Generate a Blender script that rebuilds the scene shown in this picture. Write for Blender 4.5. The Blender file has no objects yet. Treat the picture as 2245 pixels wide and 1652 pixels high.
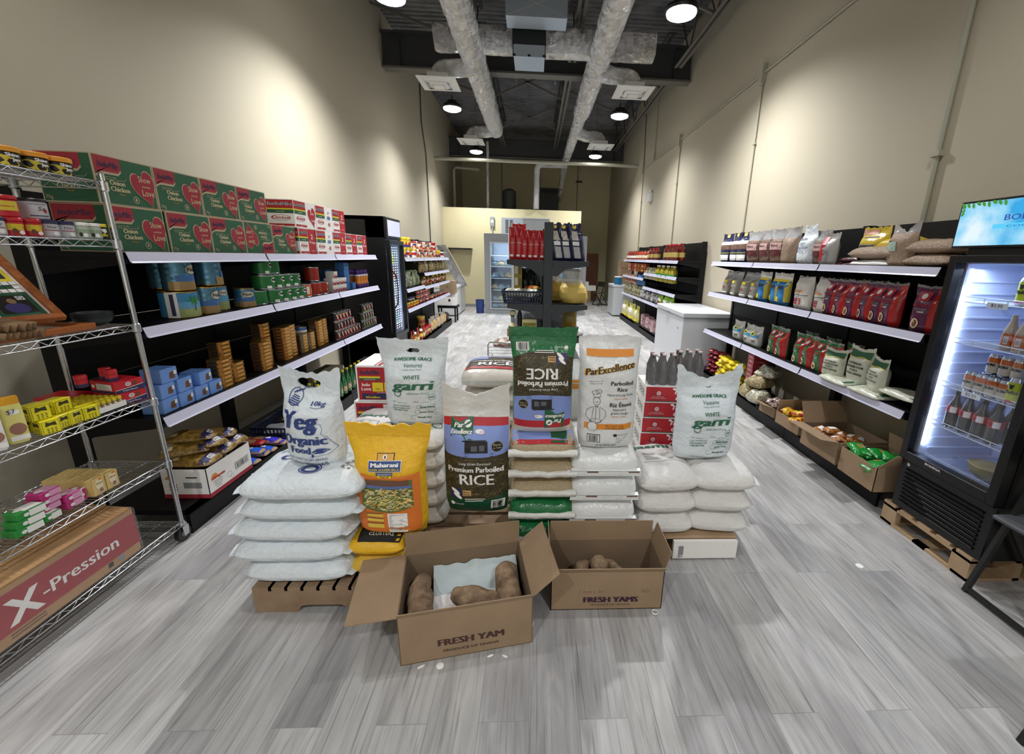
import bpy, math, random
from mathutils import Vector, Matrix, noise
from math import sin, cos, pi, radians as R
# ---------------------------------------------------------------- camera, world, lights, exposure
C = bpy.context.scene.collection
SC = bpy.context.scene
random.seed(7)
FOC, PCX, PCY, PIT, YAW, ROL, CAMH = 935.0, 1218.2, 817.0, .264, -.054, .027, 1.7
def _cam_matrix():
    cp, sp, cy, sy, cr, sr = cos(PIT), sin(PIT), cos(YAW), sin(YAW), cos(ROL), sin(ROL)
    B = Matrix(((1,0,0),(0,0,-1),(0,1,0)))
    Ry = Matrix(((cy,sy,0),(-sy,cy,0),(0,0,1)))
    Rp = Matrix(((1,0,0),(0,cp,-sp),(0,sp,cp)))
    Rr = Matrix(((cr,-sr,0),(sr,cr,0),(0,0,1)))
    return Rr @ Rp @ B @ Ry
RM = _cam_matrix()
cam_data = bpy.data.cameras.new('camera'); cam = bpy.data.objects.new('camera', cam_data); C.objects.link(cam)
cam_data.sensor_width = 36; cam_data.lens = FOC/2245*36
cam_data.shift_x = -(PCX-1122.5)/2245; cam_data.shift_y = (PCY-826)/2245
cam_data.clip_start = .05; cam_data.clip_end = 100
MW = (RM.transposed() @ Matrix(((1,0,0),(0,-1,0),(0,0,-1)))).to_4x4(); MW.translation = (0,0,CAMH)
cam.matrix_world = MW
SC.camera = cam
SC.view_settings.view_transform = 'Standard'; SC.view_settings.look = 'None'; SC.view_settings.gamma = 1
SC.view_settings.use_curve_mapping = False
SC.view_settings.exposure = .08
W = bpy.data.worlds.new('world'); SC.world = W; W.use_nodes = True
W.node_tree.nodes['Background'].inputs[0].default_value = (.9,.95,1,1)
W.node_tree.nodes['Background'].inputs[1].default_value = .02
def spot(name, loc, energy, size=150, blend=.6, rad=.09, col=(.985,.99,1)):
    l = bpy.data.lights.new(name, 'SPOT'); l.energy = energy; l.spot_size = R(size); l.spot_blend = blend
    l.shadow_soft_size = rad; l.color = col
    o = bpy.data.objects.new(name, l); C.objects.link(o); o.location = loc; return o
LAMPS = [(sx*1.72, y, 4.6) for y in (-1.8, 2.1, 6.0, 9.88, 13.57) for sx in (-1, 1)]
LAMP_W = {-1.8: 310, 2.1: 110, 6.0: 840, 9.88: 560, 13.57: 520}
for i, (x, y, z) in enumerate(LAMPS):
    spot('high_bay_light', (x, y, z-.1), LAMP_W[y], 142, .9)
# area lights; the front one is an added, unseen fill behind the camera
def al(name, loc, rot, sx, sy, e, col=(1,1,1)):
    l = bpy.data.lights.new(name, 'AREA'); l.shape = 'RECTANGLE'; l.size = sx; l.size_y = sy; l.energy = e; l.color = col
    o = bpy.data.objects.new(name, l); C.objects.link(o); o.location = loc; o.rotation_euler = rot; return o
al('front_fill_light', (0, -2.6, 2.2), (R(90), 0, 0), 5.2, 3.2, 30, (.93,.97,1))

# ---------------------------------------------------------------- helpers: measuring
def ray(px, py):
    return RM.transposed() @ Vector(((px-PCX)/FOC, (py-PCY)/FOC, 1))
def at(px, py, ax, v):
    d = ray(px, py); o = Vector((0,0,CAMH)); return o + d*((v-o[ax])/d[ax])
def ypx(px, x, z):      # y along a shelf where it crosses picture column px
    a = RM @ Vector((x, 0, z-CAMH)); b = RM @ Vector((0,1,0)); k = (px-PCX)/FOC
    return (k*a.z-a.x)/(b.x-k*b.z)
def xpx(px, y, z):
    a = RM @ Vector((0, y, z-CAMH)); b = RM @ Vector((1,0,0)); k = (px-PCX)/FOC
    return (k*a.z-a.x)/(b.x-k*b.z)
# ---------------------------------------------------------------- helpers: materials
MC = {}
def lin(c):
    if isinstance(c, str):
        c = tuple(int(c[i:i+2], 16)/255 for i in (0,2,4))
        c = tuple(v/12.92 if v <= .04045 else ((v+.055)/1.055)**2.4 for v in c)
    return (*c, 1)
def mat(name, col, rough=.5, metal=0, emit=None, es=1, spec=.5, bump=None, alpha=None, trans=0, var=None, coat=0):
    """bump=(scale, strength[, stretch]) ; var=(scale, col2, contrast)"""
    if name in MC: return MC[name]
    m = bpy.data.materials.new(name); m.use_nodes = True; MC[name] = m
    nt = m.node_tree; b = nt.nodes['Principled BSDF']
    b.inputs['Base Color'].default_value = lin(col); b.inputs['Roughness'].default_value = rough
    b.inputs['Metallic'].default_value = metal; b.inputs['Specular IOR Level'].default_value = spec
    if coat: b.inputs['Coat Weight'].default_value = coat; b.inputs['Coat Roughness'].default_value = .12
    if emit: b.inputs['Emission Color'].default_value = lin(emit); b.inputs['Emission Strength'].default_value = es
    if trans: b.inputs['Transmission Weight'].default_value = trans
    if alpha is not None: b.inputs['Alpha'].default_value = alpha
    if bump or var:
        tc = nt.nodes.new('ShaderNodeTexCoord')
    if var:
        n = nt.nodes.new('ShaderNodeTexNoise'); n.inputs['Scale'].default_value = var[0]; n.inputs['Detail'].default_value = 6
        r = nt.nodes.new('ShaderNodeValToRGB'); k = var[2] if len(var) > 2 else .15
        r.color_ramp.elements[0].position = .5-k; r.color_ramp.elements[1].position = .5+k
        r.color_ramp.elements[0].color = lin(col); r.color_ramp.elements[1].color = lin(var[1])
        nt.links.new(tc.outputs['Object'], n.inputs['Vector']); nt.links.new(n.outputs['Fac'], r.inputs['Fac'])
        nt.links.new(r.outputs['Color'], b.inputs['Base Color'])
    if bump:
        n = nt.nodes.new('ShaderNodeTexNoise'); n.inputs['Scale'].default_value = bump[0]; n.inputs['Detail'].default_value = 4
        bp = nt.nodes.new('ShaderNodeBump'); bp.inputs['Strength'].default_value = bump[1]; bp.inputs['Distance'].default_value = .01
        src = tc.outputs['Object']
        if len(bump) > 2:
            mp = nt.nodes.new('ShaderNodeMapping'); mp.inputs['Scale'].default_value = bump[2]
            nt.links.new(src, mp.inputs['Vector']); src = mp.outputs['Vector']
        nt.links.new(src, n.inputs['Vector']); nt.links.new(n.outputs['Fac'], bp.inputs['Height'])
        nt.links.new(bp.outputs['Normal'], b.inputs['Normal'])
    return m
def film(name, col=(.9,.92,.95), a=.25, rough=.12):
    """thin clear plastic film: mostly see-through with glossy creases"""
    if name in MC: return MC[name]
    m = mat(name, col, rough, spec=.8, alpha=a, bump=(26, .9)); return m
def glass(name, tint=(.92,.97,.97), a=.12):
    if name in MC: return MC[name]
    m = bpy.data.materials.new(name); m.use_nodes = True; MC[name] = m; nt = m.node_tree
    nt.nodes.clear(); o = nt.nodes.new('ShaderNodeOutputMaterial'); t = nt.nodes.new('ShaderNodeBsdfTransparent')
    g = nt.nodes.new('ShaderNodeBsdfGlossy'); mx = nt.nodes.new('ShaderNodeMixShader')
    t.inputs[0].default_value = (*tint, 1); g.inputs['Roughness'].default_value = .03; mx.inputs[0].default_value = a
    nt.links.new(t.outputs[0], mx.inputs[1]); nt.links.new(g.outputs[0], mx.inputs[2]); nt.links.new(mx.outputs[0], o.inputs[0])
    return m
# ---------------------------------------------------------------- helpers: mesh building
_tc = {}
def text2d(s):
    """unit text: cap height 1, left at 0 -> (verts, faces, width)"""
    if s in _tc: return _tc[s]
    cu = bpy.data.curves.new('t', 'FONT'); cu.body = s; cu.resolution_u = 2; cu.fill_mode = 'FRONT'
    ob = bpy.data.objects.new('t', cu); me = ob.to_mesh()
    v = [(p.co.x, p.co.y) for p in me.vertices]; f = [tuple(q.vertices) for q in me.polygons]
    ob.to_mesh_clear(); bpy.data.objects.remove(ob); bpy.data.curves.remove(cu)
    if not v: v = [(0,0),(0,0),(0,0)]; f = [(0,1,2)]
    x0 = min(p[0] for p in v); k = 1/.729
    v = [((p[0]-x0)*k, p[1]*k) for p in v]
    _tc[s] = (v, f, max(p[0] for p in v)); return _tc[s]
class G:
    def __init__(s): s.v = []; s.f = []; s.m = []; s.sm = []; s.mats = []; s.X = None
    def mi(s, m):
        if m not in s.mats: s.mats.append(m)
        return s.mats.index(m)
    def add(s, vs, fs, m, smooth=False):
        b = len(s.v)
        s.v += [tuple(s.X @ Vector(p)) for p in vs] if s.X else [tuple(p) for p in vs]
        i = s.mi(m)
        for f in fs: s.f.append(tuple(b+k for k in f)); s.m.append(i); s.sm.append(smooth)
    def box(s, x0, x1, y0, y1, z0, z1, m, bev=0):
        if bev:
            b = bev; P = []
            for (x, y, z) in ((x0,y0,z0),(x1,y0,z0),(x1,y1,z0),(x0,y1,z0),(x0,y0,z1),(x1,y0,z1),(x1,y1,z1),(x0,y1,z1)):
                ax = b if x == x0 else -b; ay = b if y == y0 else -b; az = b if z == z0 else -b
                P += [(x, y+ay, z+az), (x+ax, y, z+az), (x+ax, y+ay, z)]
            F = []
            for ax, quads in enumerate((((0,3,7,4),(1,2,6,5)), ((0,1,5,4),(3,2,6,7)), ((0,1,2,3),(4,5,6,7)))):
                for q in quads: F.append(tuple(3*k+ax for k in q))
            for i in range(8): F.append((3*i, 3*i+1, 3*i+2))
            for a, c in ((0,1),(1,2),(2,3),(3,0),(4,5),(5,6),(6,7),(7,4),(0,4),(1,5),(2,6),(3,7)):
                d = [k for k in range(3) if (P[3*a+k] != P[3*c+k])]
                ax = 0 if {a,c} in ({0,1},{2,3},{4,5},{6,7}) else 1 if {a,c} in ({1,2},{3,0},{5,6},{7,4}) else 2
                o = [k for k in range(3) if k != ax]
                F.append((3*a+o[0], 3*a+o[1], 3*c+o[1], 3*c+o[0]))
            s.add(P, F, m); return
        s.add([(x0,y0,z0),(x1,y0,z0),(x1,y1,z0),(x0,y1,z0),(x0,y0,z1),(x1,y0,z1),(x1,y1,z1),(x0,y1,z1)],
              [(0,3,2,1),(4,5,6,7),(0,1,5,4),(1,2,6,5),(2,3,7,6),(3,0,4,7)], m)
    def hexa(s, P, m):  # eight corners: bottom 4, top 4
        s.add(P, [(0,3,2,1),(4,5,6,7),(0,1,5,4),(1,2,6,5),(2,3,7,6),(3,0,4,7)], m)
    def slab(s, quad, t, m):   # a sheet: four corners given thickness t along its normal
        q = [Vector(p) for p in quad]; n = (q[1]-q[0]).cross(q[3]-q[0]).normalized()*t
        s.hexa([tuple(p) for p in q]+[tuple(p+n) for p in q], m)
    def bar(s, p0, p1, w, h, m, up=(0,0,1)):
        p0, p1 = Vector(p0), Vector(p1); d = (p1-p0).normalized(); u = Vector(up)
        if abs(d.dot(u)) > .99: u = Vector((1,0,0))
        r = d.cross(u).normalized()*w/2; t = r.cross(d).normalized()*h/2
        s.hexa([p0-r-t, p0+r-t, p1+r-t, p1-r-t, p0-r+t, p0+r+t, p1+r+t, p1-r+t], m)
    def cyl(s, p0, p1, r0, m, r1=None, n=12, caps=True, smooth=True):
        r1 = r0 if r1 is None else r1
        s.tube([p0, p1], [r0, r1], m, n, caps, smooth)
    def tube(s, pts, r, m, n=8, caps=True, smooth=True, closed=False):
        pts = [Vector(p) for p in pts]; k = len(pts)
        rs = r if isinstance(r, (list, tuple)) else [r]*k
        V = []; ref = None
        for i, p in enumerate(pts):
            a = pts[i-1] if (i or closed) else p; c = pts[(i+1) % k] if (i < k-1 or closed) else p
            d = (c-a).normalized()
            if ref is None:
                ref = d.orthogonal().normalized()
            ref = (ref-d*ref.dot(d)); ref = ref.normalized() if ref.length > 1e-6 else d.orthogonal().normalized()
            e = d.cross(ref)
            V += [tuple(p+(ref*cos(2*pi*j/n)+e*sin(2*pi*j/n))*rs[i]) for j in range(n)]
        F = [(i*n+j, i*n+(j+1) % n, ((i+1) % k)*n+(j+1) % n, ((i+1) % k)*n+j) for i in range(k if closed else k-1) for j in range(n)]
        s.add(V, F, m, smooth)
        if caps and not closed: s.add(V[:n], [tuple(range(n))[::-1]], m); s.add(V[-n:], [tuple(range(n))], m)
    def lathe(s, prof, m, n=16, cx=0, cy=0, z0=0, smooth=True, ms=None):
        """prof [(r,z)...]; ms optional material per segment"""
        V = [(cx+r*cos(2*pi*j/n), cy+r*sin(2*pi*j/n), z0+z) for r, z in prof for j in range(n)]
        for i in range(len(prof)-1):
            F = [(j, (j+1) % n, n+(j+1) % n, n+j) for j in range(n)]
            s.add(V[i*n:(i+2)*n], F, ms[i] if ms else m, smooth)
        if prof[0][0] > 1e-4: s.add(V[:n], [tuple(range(n))[::-1]], ms[0] if ms else m)
        if prof[-1][0] > 1e-4: s.add(V[-n:], [tuple(range(n))], ms[-1] if ms else m)
    def surf(s, fn, nu, nv, m, smooth=True, mf=None):
        V = [fn(i/nu, j/nv) for j in range(nv+1) for i in range(nu+1)]
        if not mf:
            s.add(V, [(j*(nu+1)+i, j*(nu+1)+i+1, (j+1)*(nu+1)+i+1, (j+1)*(nu+1)+i) for j in range(nv) for i in range(nu)], m, smooth); return
        b = len(s.v); s.add(V, [], m)
        for j in range(nv):
            for i in range(nu):
                q = mf((i+.5)/nu, (j+.5)/nv)
                if q is None: continue
                s.f.append(tuple(b+k for k in (j*(nu+1)+i, j*(nu+1)+i+1, (j+1)*(nu+1)+i+1, (j+1)*(nu+1)+i))); s.m.append(s.mi(q)); s.sm.append(smooth)
    # ---- flat printed shapes placed through a map fn(x,y)->3D
    def shape(s, pts, fn, m):
        n = len(pts); cx = sum(p[0] for p in pts)/n; cy = sum(p[1] for p in pts)/n
        V = [fn(*p) for p in pts]+[fn(cx, cy)]
        s.add(V, [(i, (i+1) % n, n) for i in range(n)], m)
    def rect(s, x0, y0, x1, y1, fn, m, nx=1, ny=1):
        s.surf(lambda u, v: fn(x0+(x1-x0)*u, y0+(y1-y0)*v), nx, ny, m, False)
    def ell(s, cx, cy, rx, ry, fn, m, n=20, a0=0, a1=2*pi, ring=None, tilt=0):
        def P(k, f=1):
            a = a0+(a1-a0)*k/n; x, y = rx*f*cos(a), ry*f*sin(a)
            return fn(cx+x*cos(tilt)-y*sin(tilt), cy+x*sin(tilt)+y*cos(tilt))
        if ring:
            V = [P(k) for k in range(n+1)]+[P(k, ring) for k in range(n+1)]
            s.add(V, [(k, k+1, n+2+k, n+1+k) for k in range(n)], m)
        else:
            V = [P(k) for k in range(n+1)]+[fn(cx, cy)]
            s.add(V, [(k, k+1, n+1) for k in range(n)], m)
    def heart(s, cx, cy, w, h, fn, m, tilt=0, clip=None):
        pts = []
        for k in range(28):
            t = 2*pi*k/28; x = 16*sin(t)**3/34*w; y = (13*cos(t)-5*cos(2*t)-2*cos(3*t)-cos(4*t)+2.5)/30*h
            x, y = x*cos(tilt)-y*sin(tilt)+cx, x*sin(tilt)+y*cos(tilt)+cy
            if clip is not None: x = min(x, clip)
            pts.append((x, y))
        s.shape(pts, fn, m)
    def line(s, pts, w, fn, m):
        for a, b in zip(pts, pts[1:]):
            dx, dy = b[0]-a[0], b[1]-a[1]; l = math.hypot(dx, dy) or 1; nx, ny = -dy/l*w/2, dx/l*w/2
            s.add([fn(a[0]+nx, a[1]+ny), fn(a[0]-nx, a[1]-ny), fn(b[0]-nx, b[1]-ny), fn(b[0]+nx, b[1]+ny)], [(0,1,2,3)], m)
    def text(s, t, x, y, h, fn, m, al='c', w=None, shear=0, rot=0, bold=0, arc=0):
        v, f, tw = text2d(t); kx = h if w is None else w/max(tw, .01)
        ox = {'l': 0, 'c': -tw*kx/2, 'r': -tw*kx}[al]; cr, sr = cos(rot), sin(rot)
        q0 = Vector(fn(x, y)); nn = (Vector(fn(x+.001, y))-q0).cross(Vector(fn(x, y+.001))-q0)
        nn = nn.normalized() if nn.length > 1e-12 else Vector((0,0,0))
        def T(p, dx=0):
            a = p[0]*kx+ox+shear*p[1]*h+dx; b = p[1]*h
            if arc: b += arc*(1-(2*(a/(tw*kx)))**2)
            q_ = fn(x+a*cr-b*sr, y+a*sr+b*cr); return q_ if dx == 0 else tuple(Vector(q_)+nn*(.0003 if dx > 0 else -.0002))
        for dx in ((0,) if not bold else (-bold*h*.5, 0, bold*h*.5)):
            s.add([T(p, dx) for p in v], f, m)
    def bars(s, x0, y0, x1, y1, fn, m, n=14, seed=1):   # a barcode's stripes
        rr = random.Random(seed); x = x0; d = (x1-x0)/n
        for k in range(n):
            w = d*rr.choice((.3,.5,.75)); s.rect(x, y0, x+w, y1, fn, m); x += d
    def obj(s, name, parent=None, bev=0):
        me = bpy.data.meshes.new(name); me.from_pydata(s.v, [], s.f)
        for m in s.mats: me.materials.append(m)
        me.polygons.foreach_set('material_index', s.m); me.polygons.foreach_set('use_smooth', s.sm); me.update()
        o = bpy.data.objects.new(name, me); C.objects.link(o)
        if parent: o.parent = parent
        return o
def flat(o, X, Y, eps=.0008):
    o, X, Y = Vector(o), Vector(X), Vector(Y); n = X.cross(Y).normalized()*eps
    return lambda x, y: tuple(o+X*x+Y*y+n)
def front(y=0, x=0, z=0, eps=.0008): return flat((x, y, z), (1,0,0), (0,0,1), eps)      # facing -y
def side_l(x=0, y=0, z=0, eps=.0008): return flat((x, y, z), (0,-1,0), (0,0,1), eps)    # facing -x ; x grows towards the front
def side_r(x=0, y=0, z=0, eps=.0008): return flat((x, y, z), (0,1,0), (0,0,1), eps)     # facing +x
def topf(z=0, x=0, y=0, eps=.0008): return flat((x, y, z), (1,0,0), (0,1,0), eps)       # facing up
def tag(o, label, cat, group=None, kind=None):
    if label: o['label'] = label
    if cat: o['category'] = cat
    if group: o['group'] = group
    if kind: o['kind'] = kind
    return o
def thing(name, label, cat, loc=(0,0,0), rz=0, group=None):
    o = bpy.data.objects.new(name, None); C.objects.link(o); o.empty_display_size = .1
    o.location = loc; o.rotation_euler = (0,0,rz); return tag(o, label, cat, group)
def struct(name, g): o = g.obj(name); o['kind'] = 'structure'; return o
def put(o, loc, rz=0, rx=0, ry=0, sc=None):
    o.location = loc; o.rotation_euler = (rx, ry, rz)
    if sc: o.scale = (sc, sc, sc) if isinstance(sc, (int, float)) else sc
    return o
KIDS = {}
def kids(o): return list(o.children)
class Proto:
    """builds a thing once, hands out copies (parts and sub-parts copied too)"""
    def __init__(s, root, cat, group=None): s.o = root; s.used = False; s.cat = cat; s.group = group; s.ch = [(c, list(c.children)) for c in root.children]
    def __call__(s, label, loc, rz=0, group=None, rx=0, ry=0, sc=None):
        if not s.used: r = s.o; s.used = True
        else:
            r = s.o.copy(); C.objects.link(r)
            for c, gs in s.ch:
                d = c.copy(); C.objects.link(d); d.parent = r
                for e in gs: h = e.copy(); C.objects.link(h); h.parent = d
        put(r, loc, rz, rx, ry, sc)
        tag(r, label, s.cat, group or s.group); return r
NTH = ['first','second','third','fourth','fifth','sixth','seventh','eighth','ninth','tenth','eleventh','twelfth','thirteenth','fourteenth','fifteenth','sixteenth','seventeenth','eighteenth','nineteenth','twentieth']
def lv(k, n):   # how high in a stack of n
    if n == 1: return ''
    if k == 0: return 'bottom'
    if k == n-1: return 'top'
    return NTH[k]+' from the bottom'
# ---------------------------------------------------------------- materials
blackm = mat('black_shelf_metal', '0b0c0e', .5, 0, spec=.25, bump=(300,.15))
blackr = mat('black_plastic', '0e0f11', .35)
darkg = mat('charcoal_metal', '33373c', .5, .1)
rail = mat('price_rail_plastic', 'c0c0d4', .35, coat=.2)
white = mat('white_paint', 'e9eaea', .35)
paper = mat('white_paper', 'f2f2f0', .7)
chrome = mat('chrome_wire', 'c9ccd0', .18, 1)
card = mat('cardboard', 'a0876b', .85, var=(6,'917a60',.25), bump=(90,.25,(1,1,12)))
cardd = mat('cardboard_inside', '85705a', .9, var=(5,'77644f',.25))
wood = mat('pallet_wood', 'a58d73', .8, var=(8,'84694f',.3), bump=(40,.5,(1,8,8)))
woodn = mat('new_pallet_wood', 'c2a788', .7, var=(8,'a98c68',.3), bump=(40,.4,(1,8,8)))
ink = mat('black_ink', '1c1b1d', .7)
# ---------------------------------------------------------------- floor, walls, ceiling
def floor_mat():
    m = bpy.data.materials.new('grey_vinyl_planks'); m.use_nodes = True; nt = m.node_tree; N = nt.nodes; L = nt.links
    b = N['Principled BSDF']; tc = N.new('ShaderNodeTexCoord')
    sp = N.new('ShaderNodeSeparateXYZ'); cb = N.new('ShaderNodeCombineXYZ'); L.new(tc.outputs['Object'], sp.inputs[0])
    L.new(sp.outputs['Y'], cb.inputs['X']); L.new(sp.outputs['X'], cb.inputs['Y'])
    br = N.new('ShaderNodeTexBrick'); br.inputs['Scale'].default_value = 1; br.offset = .37; br.offset_frequency = 2
    br.inputs['Brick Width'].default_value = 1.22; br.inputs['Row Height'].default_value = .19
    br.inputs['Mortar Size'].default_value = .0012; br.inputs['Mortar Smooth'].default_value = .3
    br.inputs['Color1'].default_value = (0,0,0,1); br.inputs['Color2'].default_value = (1,1,1,1); br.inputs['Mortar'].default_value = (.5,.5,.5,1)
    L.new(cb.outputs[0], br.inputs['Vector'])
    # shift the grain per plank
    mul = N.new('ShaderNodeMath'); mul.operation = 'MULTIPLY'; mul.inputs[1].default_value = 37; L.new(br.outputs['Color'], mul.inputs[0])
    off = N.new('ShaderNodeCombineXYZ'); L.new(mul.outputs[0], off.inputs[0]); L.new(mul.outputs[0], off.inputs[1])
    va = N.new('ShaderNodeVectorMath'); va.operation = 'ADD'; L.new(cb.outputs[0], va.inputs[0]); L.new(off.outputs[0], va.inputs[1])
    def grain(scl, det, dist, sx, sy):
        mp = N.new('ShaderNodeMapping'); mp.inputs['Scale'].default_value = (sx, sy, 1); L.new(va.outputs[0], mp.inputs['Vector'])
        n = N.new('ShaderNodeTexNoise'); n.inputs['Scale'].default_value = scl; n.inputs['Detail'].default_value = det
        n.inputs['Distortion'].default_value = dist; L.new(mp.outputs[0], n.inputs['Vector']); return n
    g1 = grain(3, 9, 2.2, .5, 4); g2 = grain(9, 10, .6, .3, 12); g3 = grain(1.6, 4, .3, .8, 1.6)
    def ramp(src, stops):
        r = N.new('ShaderNodeValToRGB'); e = r.color_ramp.elements
        e[0].position, e[0].color = stops[0][0], lin(stops[0][1]); e[1].position, e[1].color = stops[-1][0], lin(stops[-1][1])
        for p, c in stops[1:-1]: k = e.new(p); k.color = lin(c)
        L.new(src, r.inputs['Fac']); return r
    base = ramp(g1.outputs['Fac'], [(.3,'b4b3b3'),(.45,'c6c5c4'),(.56,'cfcecc'),(.72,'dcdad7')])
    fine = ramp(g2.outputs['Fac'], [(.3,'b5b3b0'),(.44,'ffffff'),(1,'ffffff')])
    tone = ramp(br.outputs['Color'], [(0,'cdcdd1'),(.35,'e6e6e8'),(.65,'dadada'),(1,'f8f8f8')])
    blotch = ramp(g3.outputs['Fac'], [(.35,'cfcecd'),(.65,'ffffff')])
    def mulc(a, c, f=1):
        x = N.new('ShaderNodeMix'); x.data_type = 'RGBA'; x.blend_type = 'MULTIPLY'; x.inputs[0].default_value = f
        L.new(a, x.inputs[6]); L.new(c, x.inputs[7]); return x.outputs[2]
    c = mulc(mulc(mulc(base.outputs[0], fine.outputs[0], .75), tone.outputs[0], .9), blotch.outputs[0], .8)
    seam = N.new('ShaderNodeMix'); seam.data_type = 'RGBA'; L.new(br.outputs['Fac'], seam.inputs[0]); L.new(c, seam.inputs[6]); seam.inputs[7].default_value = lin('858483')
    L.new(seam.outputs[2], b.inputs['Base Color']); b.inputs['Roughness'].default_value = .42; b.inputs['Specular IOR Level'].default_value = .35
    bp = N.new('ShaderNodeBump'); bp.inputs['Strength'].default_value = .12; bp.inputs['Distance'].default_value = .004
    L.new(g2.outputs['Fac'], bp.inputs['Height']); L.new(bp.outputs[0], b.inputs['Normal'])
    return m
wallm = mat('beige_wall_paint', 'b7af9b', .75, bump=(220,.06))
wally = mat('cream_wall_paint', 'd6cda6', .75, bump=(220,.06))
XL, XR, YB, YP, YF, ZC = -3.0, 3.08, 19.0, 14.8, -2.8, 6.15
g = G(); g.box(XL-.2, XR+.2, YF-.2, YB+.2, -.1, 0, floor_mat()); struct('floor', g)
g = G(); g.box(XL-.2, XL, YF, YB, 0, ZC+.3, wallm); struct('wall_left', g)
g = G(); g.box(XR, XR+.2, YF, YB, 0, ZC+.3, wallm); struct('wall_right', g)
g = G(); g.box(XL-.2, XR+.2, YB, YB+.2, 0, ZC+.3, wally); struct('wall_back', g)
g = G(); g.box(XL-.2, XR+.2, YF-.2, YF, 0, ZC+.3, wallm); struct('wall_front', g)
g = G(); g.box(XL, 1.5, YP, YP+.15, 0, 3.18, wally); g.box(1.38, 1.5, YP+.15, YB, 0, 3.18, wally); struct('wall_partition', g)
g = G(); g.box(XL, 1.38, YP+.15, YB, 3.0, 3.1, mat('storage_deck', '4b4638', .9)); struct('trim_1', g)   # storage deck behind the partition
g = G(); g.box(XL, XL+.012, 12.5, YP, 0, .1, mat('grey_baseboard', '8d8f8c', .6)); struct('baseboard_left', g)
g = G(); g.box(XL, 1.5, YP-.012, YP, 0, .1, MC['grey_baseboard']); struct('baseboard_back', g)
deckm = mat('painted_steel_deck', '8b8c92', .4, .4, var=(3,'616268',.2))
steelm = mat('dark_painted_steel', '4a4b4d', .5, .3)
steell = mat('grey_painted_steel', '6e6b64', .55, .2)
g = G(); V = []; F = []; y = YF; k = 0
while y < YB:
    for dy, z in ((0, ZC), (.07, ZC), (.085, ZC+.04), (.135, ZC+.04)): V += [(XL, y+dy, z), (XR, y+dy, z)]
    y += .15
F = [(2*i, 2*i+1, 2*i+3, 2*i+2) for i in range(len(V)//2-1)]
g.add(V, F, deckm); g.box(XL-.2, XR+.2, YF-.2, YB+.2, ZC+.06, ZC+.3, deckm); struct('ceiling', g)
# main steel beam across the room and the one at the back
def beam(y, z0, z1, label):
    g = G(); g.box(XL, XR, y-.12, y+.12, z0, z0+.035, steell); g.box(XL, XR, y-.12, y+.12, z1-.035, z1, steelm)
    g.box(XL, XR, y-.012, y+.012, z0+.03, z1-.03, steelm)
    for x in (XL+.35, XR-.35): g.box(x-.006, x+.006, y-.12, y+.12, z0+.03, z1-.03, steelm)
    return tag(g.obj('steel_beam'), label, 'beam')
beam(9.75, 5.16, 5.78, 'dark steel beam across the room above the near ceiling diffusers')
beam(16.4, 4.98, 5.6, 'dark steel beam across the room behind the white pipe')
# open-web joists along the room
def joist(x, y0, y1, zb, label, zt=ZC):
    t = thing('steel_joist', label, 'joist', (x, y0, zb), 0, 'open web joists under the roof deck'); L = y1-y0; H = zt-zb-.004
    g = G()
    for s in (-1, 1): g.box(s*.02 if s > 0 else -.075, .075 if s > 0 else -.02, 0, L, 0, .012, steell); g.box(s*.02-.005, s*.02+.005, 0, L, 0, .06, steell)
    g.obj('bottom_chord', t)
    g = G()
    for s in (-1, 1): g.box(.02 if s > 0 else -.075, .075 if s > 0 else -.02, -.1, L+.1, H-.02, H, steelm)
    g.obj('top_chord', t)
    g = G(); n = max(2, int(L/.6)); pts = [(0, L*k/n, .03 if k % 2 else H-.03) for k in range(n+1)]
    for a, b in zip(pts, pts[1:]): g.cyl(a, b, .014, steelm, n=6)
    g.obj('web_rods', t)
for nm, x in (('left', -1.1), ('middle', .66), ('right', 2.72)):
    joist(x, -2.6, 9.4, 5.3, f'{nm} open web steel joist in front of the crossing beam')
    joist(x, 10.1, 16.2, 5.3, f'{nm} open web steel joist behind the crossing beam')
bm = [((-1.1, 11.6, 5.35), (.66, 11.6, 6.05)), ((-1.1, 11.6, 6.05), (.66, 11.6, 5.35)), ((-1.1,14.2,5.35), (.66,14.2,6.05)), ((-1.1,14.2,6.05), (.66,14.2,5.35)),
      ((.66,12.9,6.05), (2.72,12.9,5.35)), ((XL,11.6,5.9), (-1.1,11.6,5.35)), ((.66,7.6,6.0), (2.72,7.6,5.35)), ((XL,7.2,5.9), (-1.1,7.2,5.35)), ((XL,9.2,6.0), (-1.1,9.2,5.4))]
bl = ['rising brace between the left and middle joists behind the beam', 'falling brace crossing the first one behind the beam', 'far rising brace between left and middle joists', 'far falling brace between left and middle joists',
      'brace from the middle joist down to the right joist behind the beam', 'brace from the left wall to the left joist behind the beam', 'brace above the right lamp near the foil cross duct', 'brace from the left wall above the left foil duct', 'brace from the left wall beside the crossing beam']
for (a, b), l in zip(bm, bl):
    g = G(); g.bar(a, b, .04, .04, steell); tag(g.obj('steel_brace'), 'thin steel '+l, 'brace', 'joist bridging')
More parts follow.
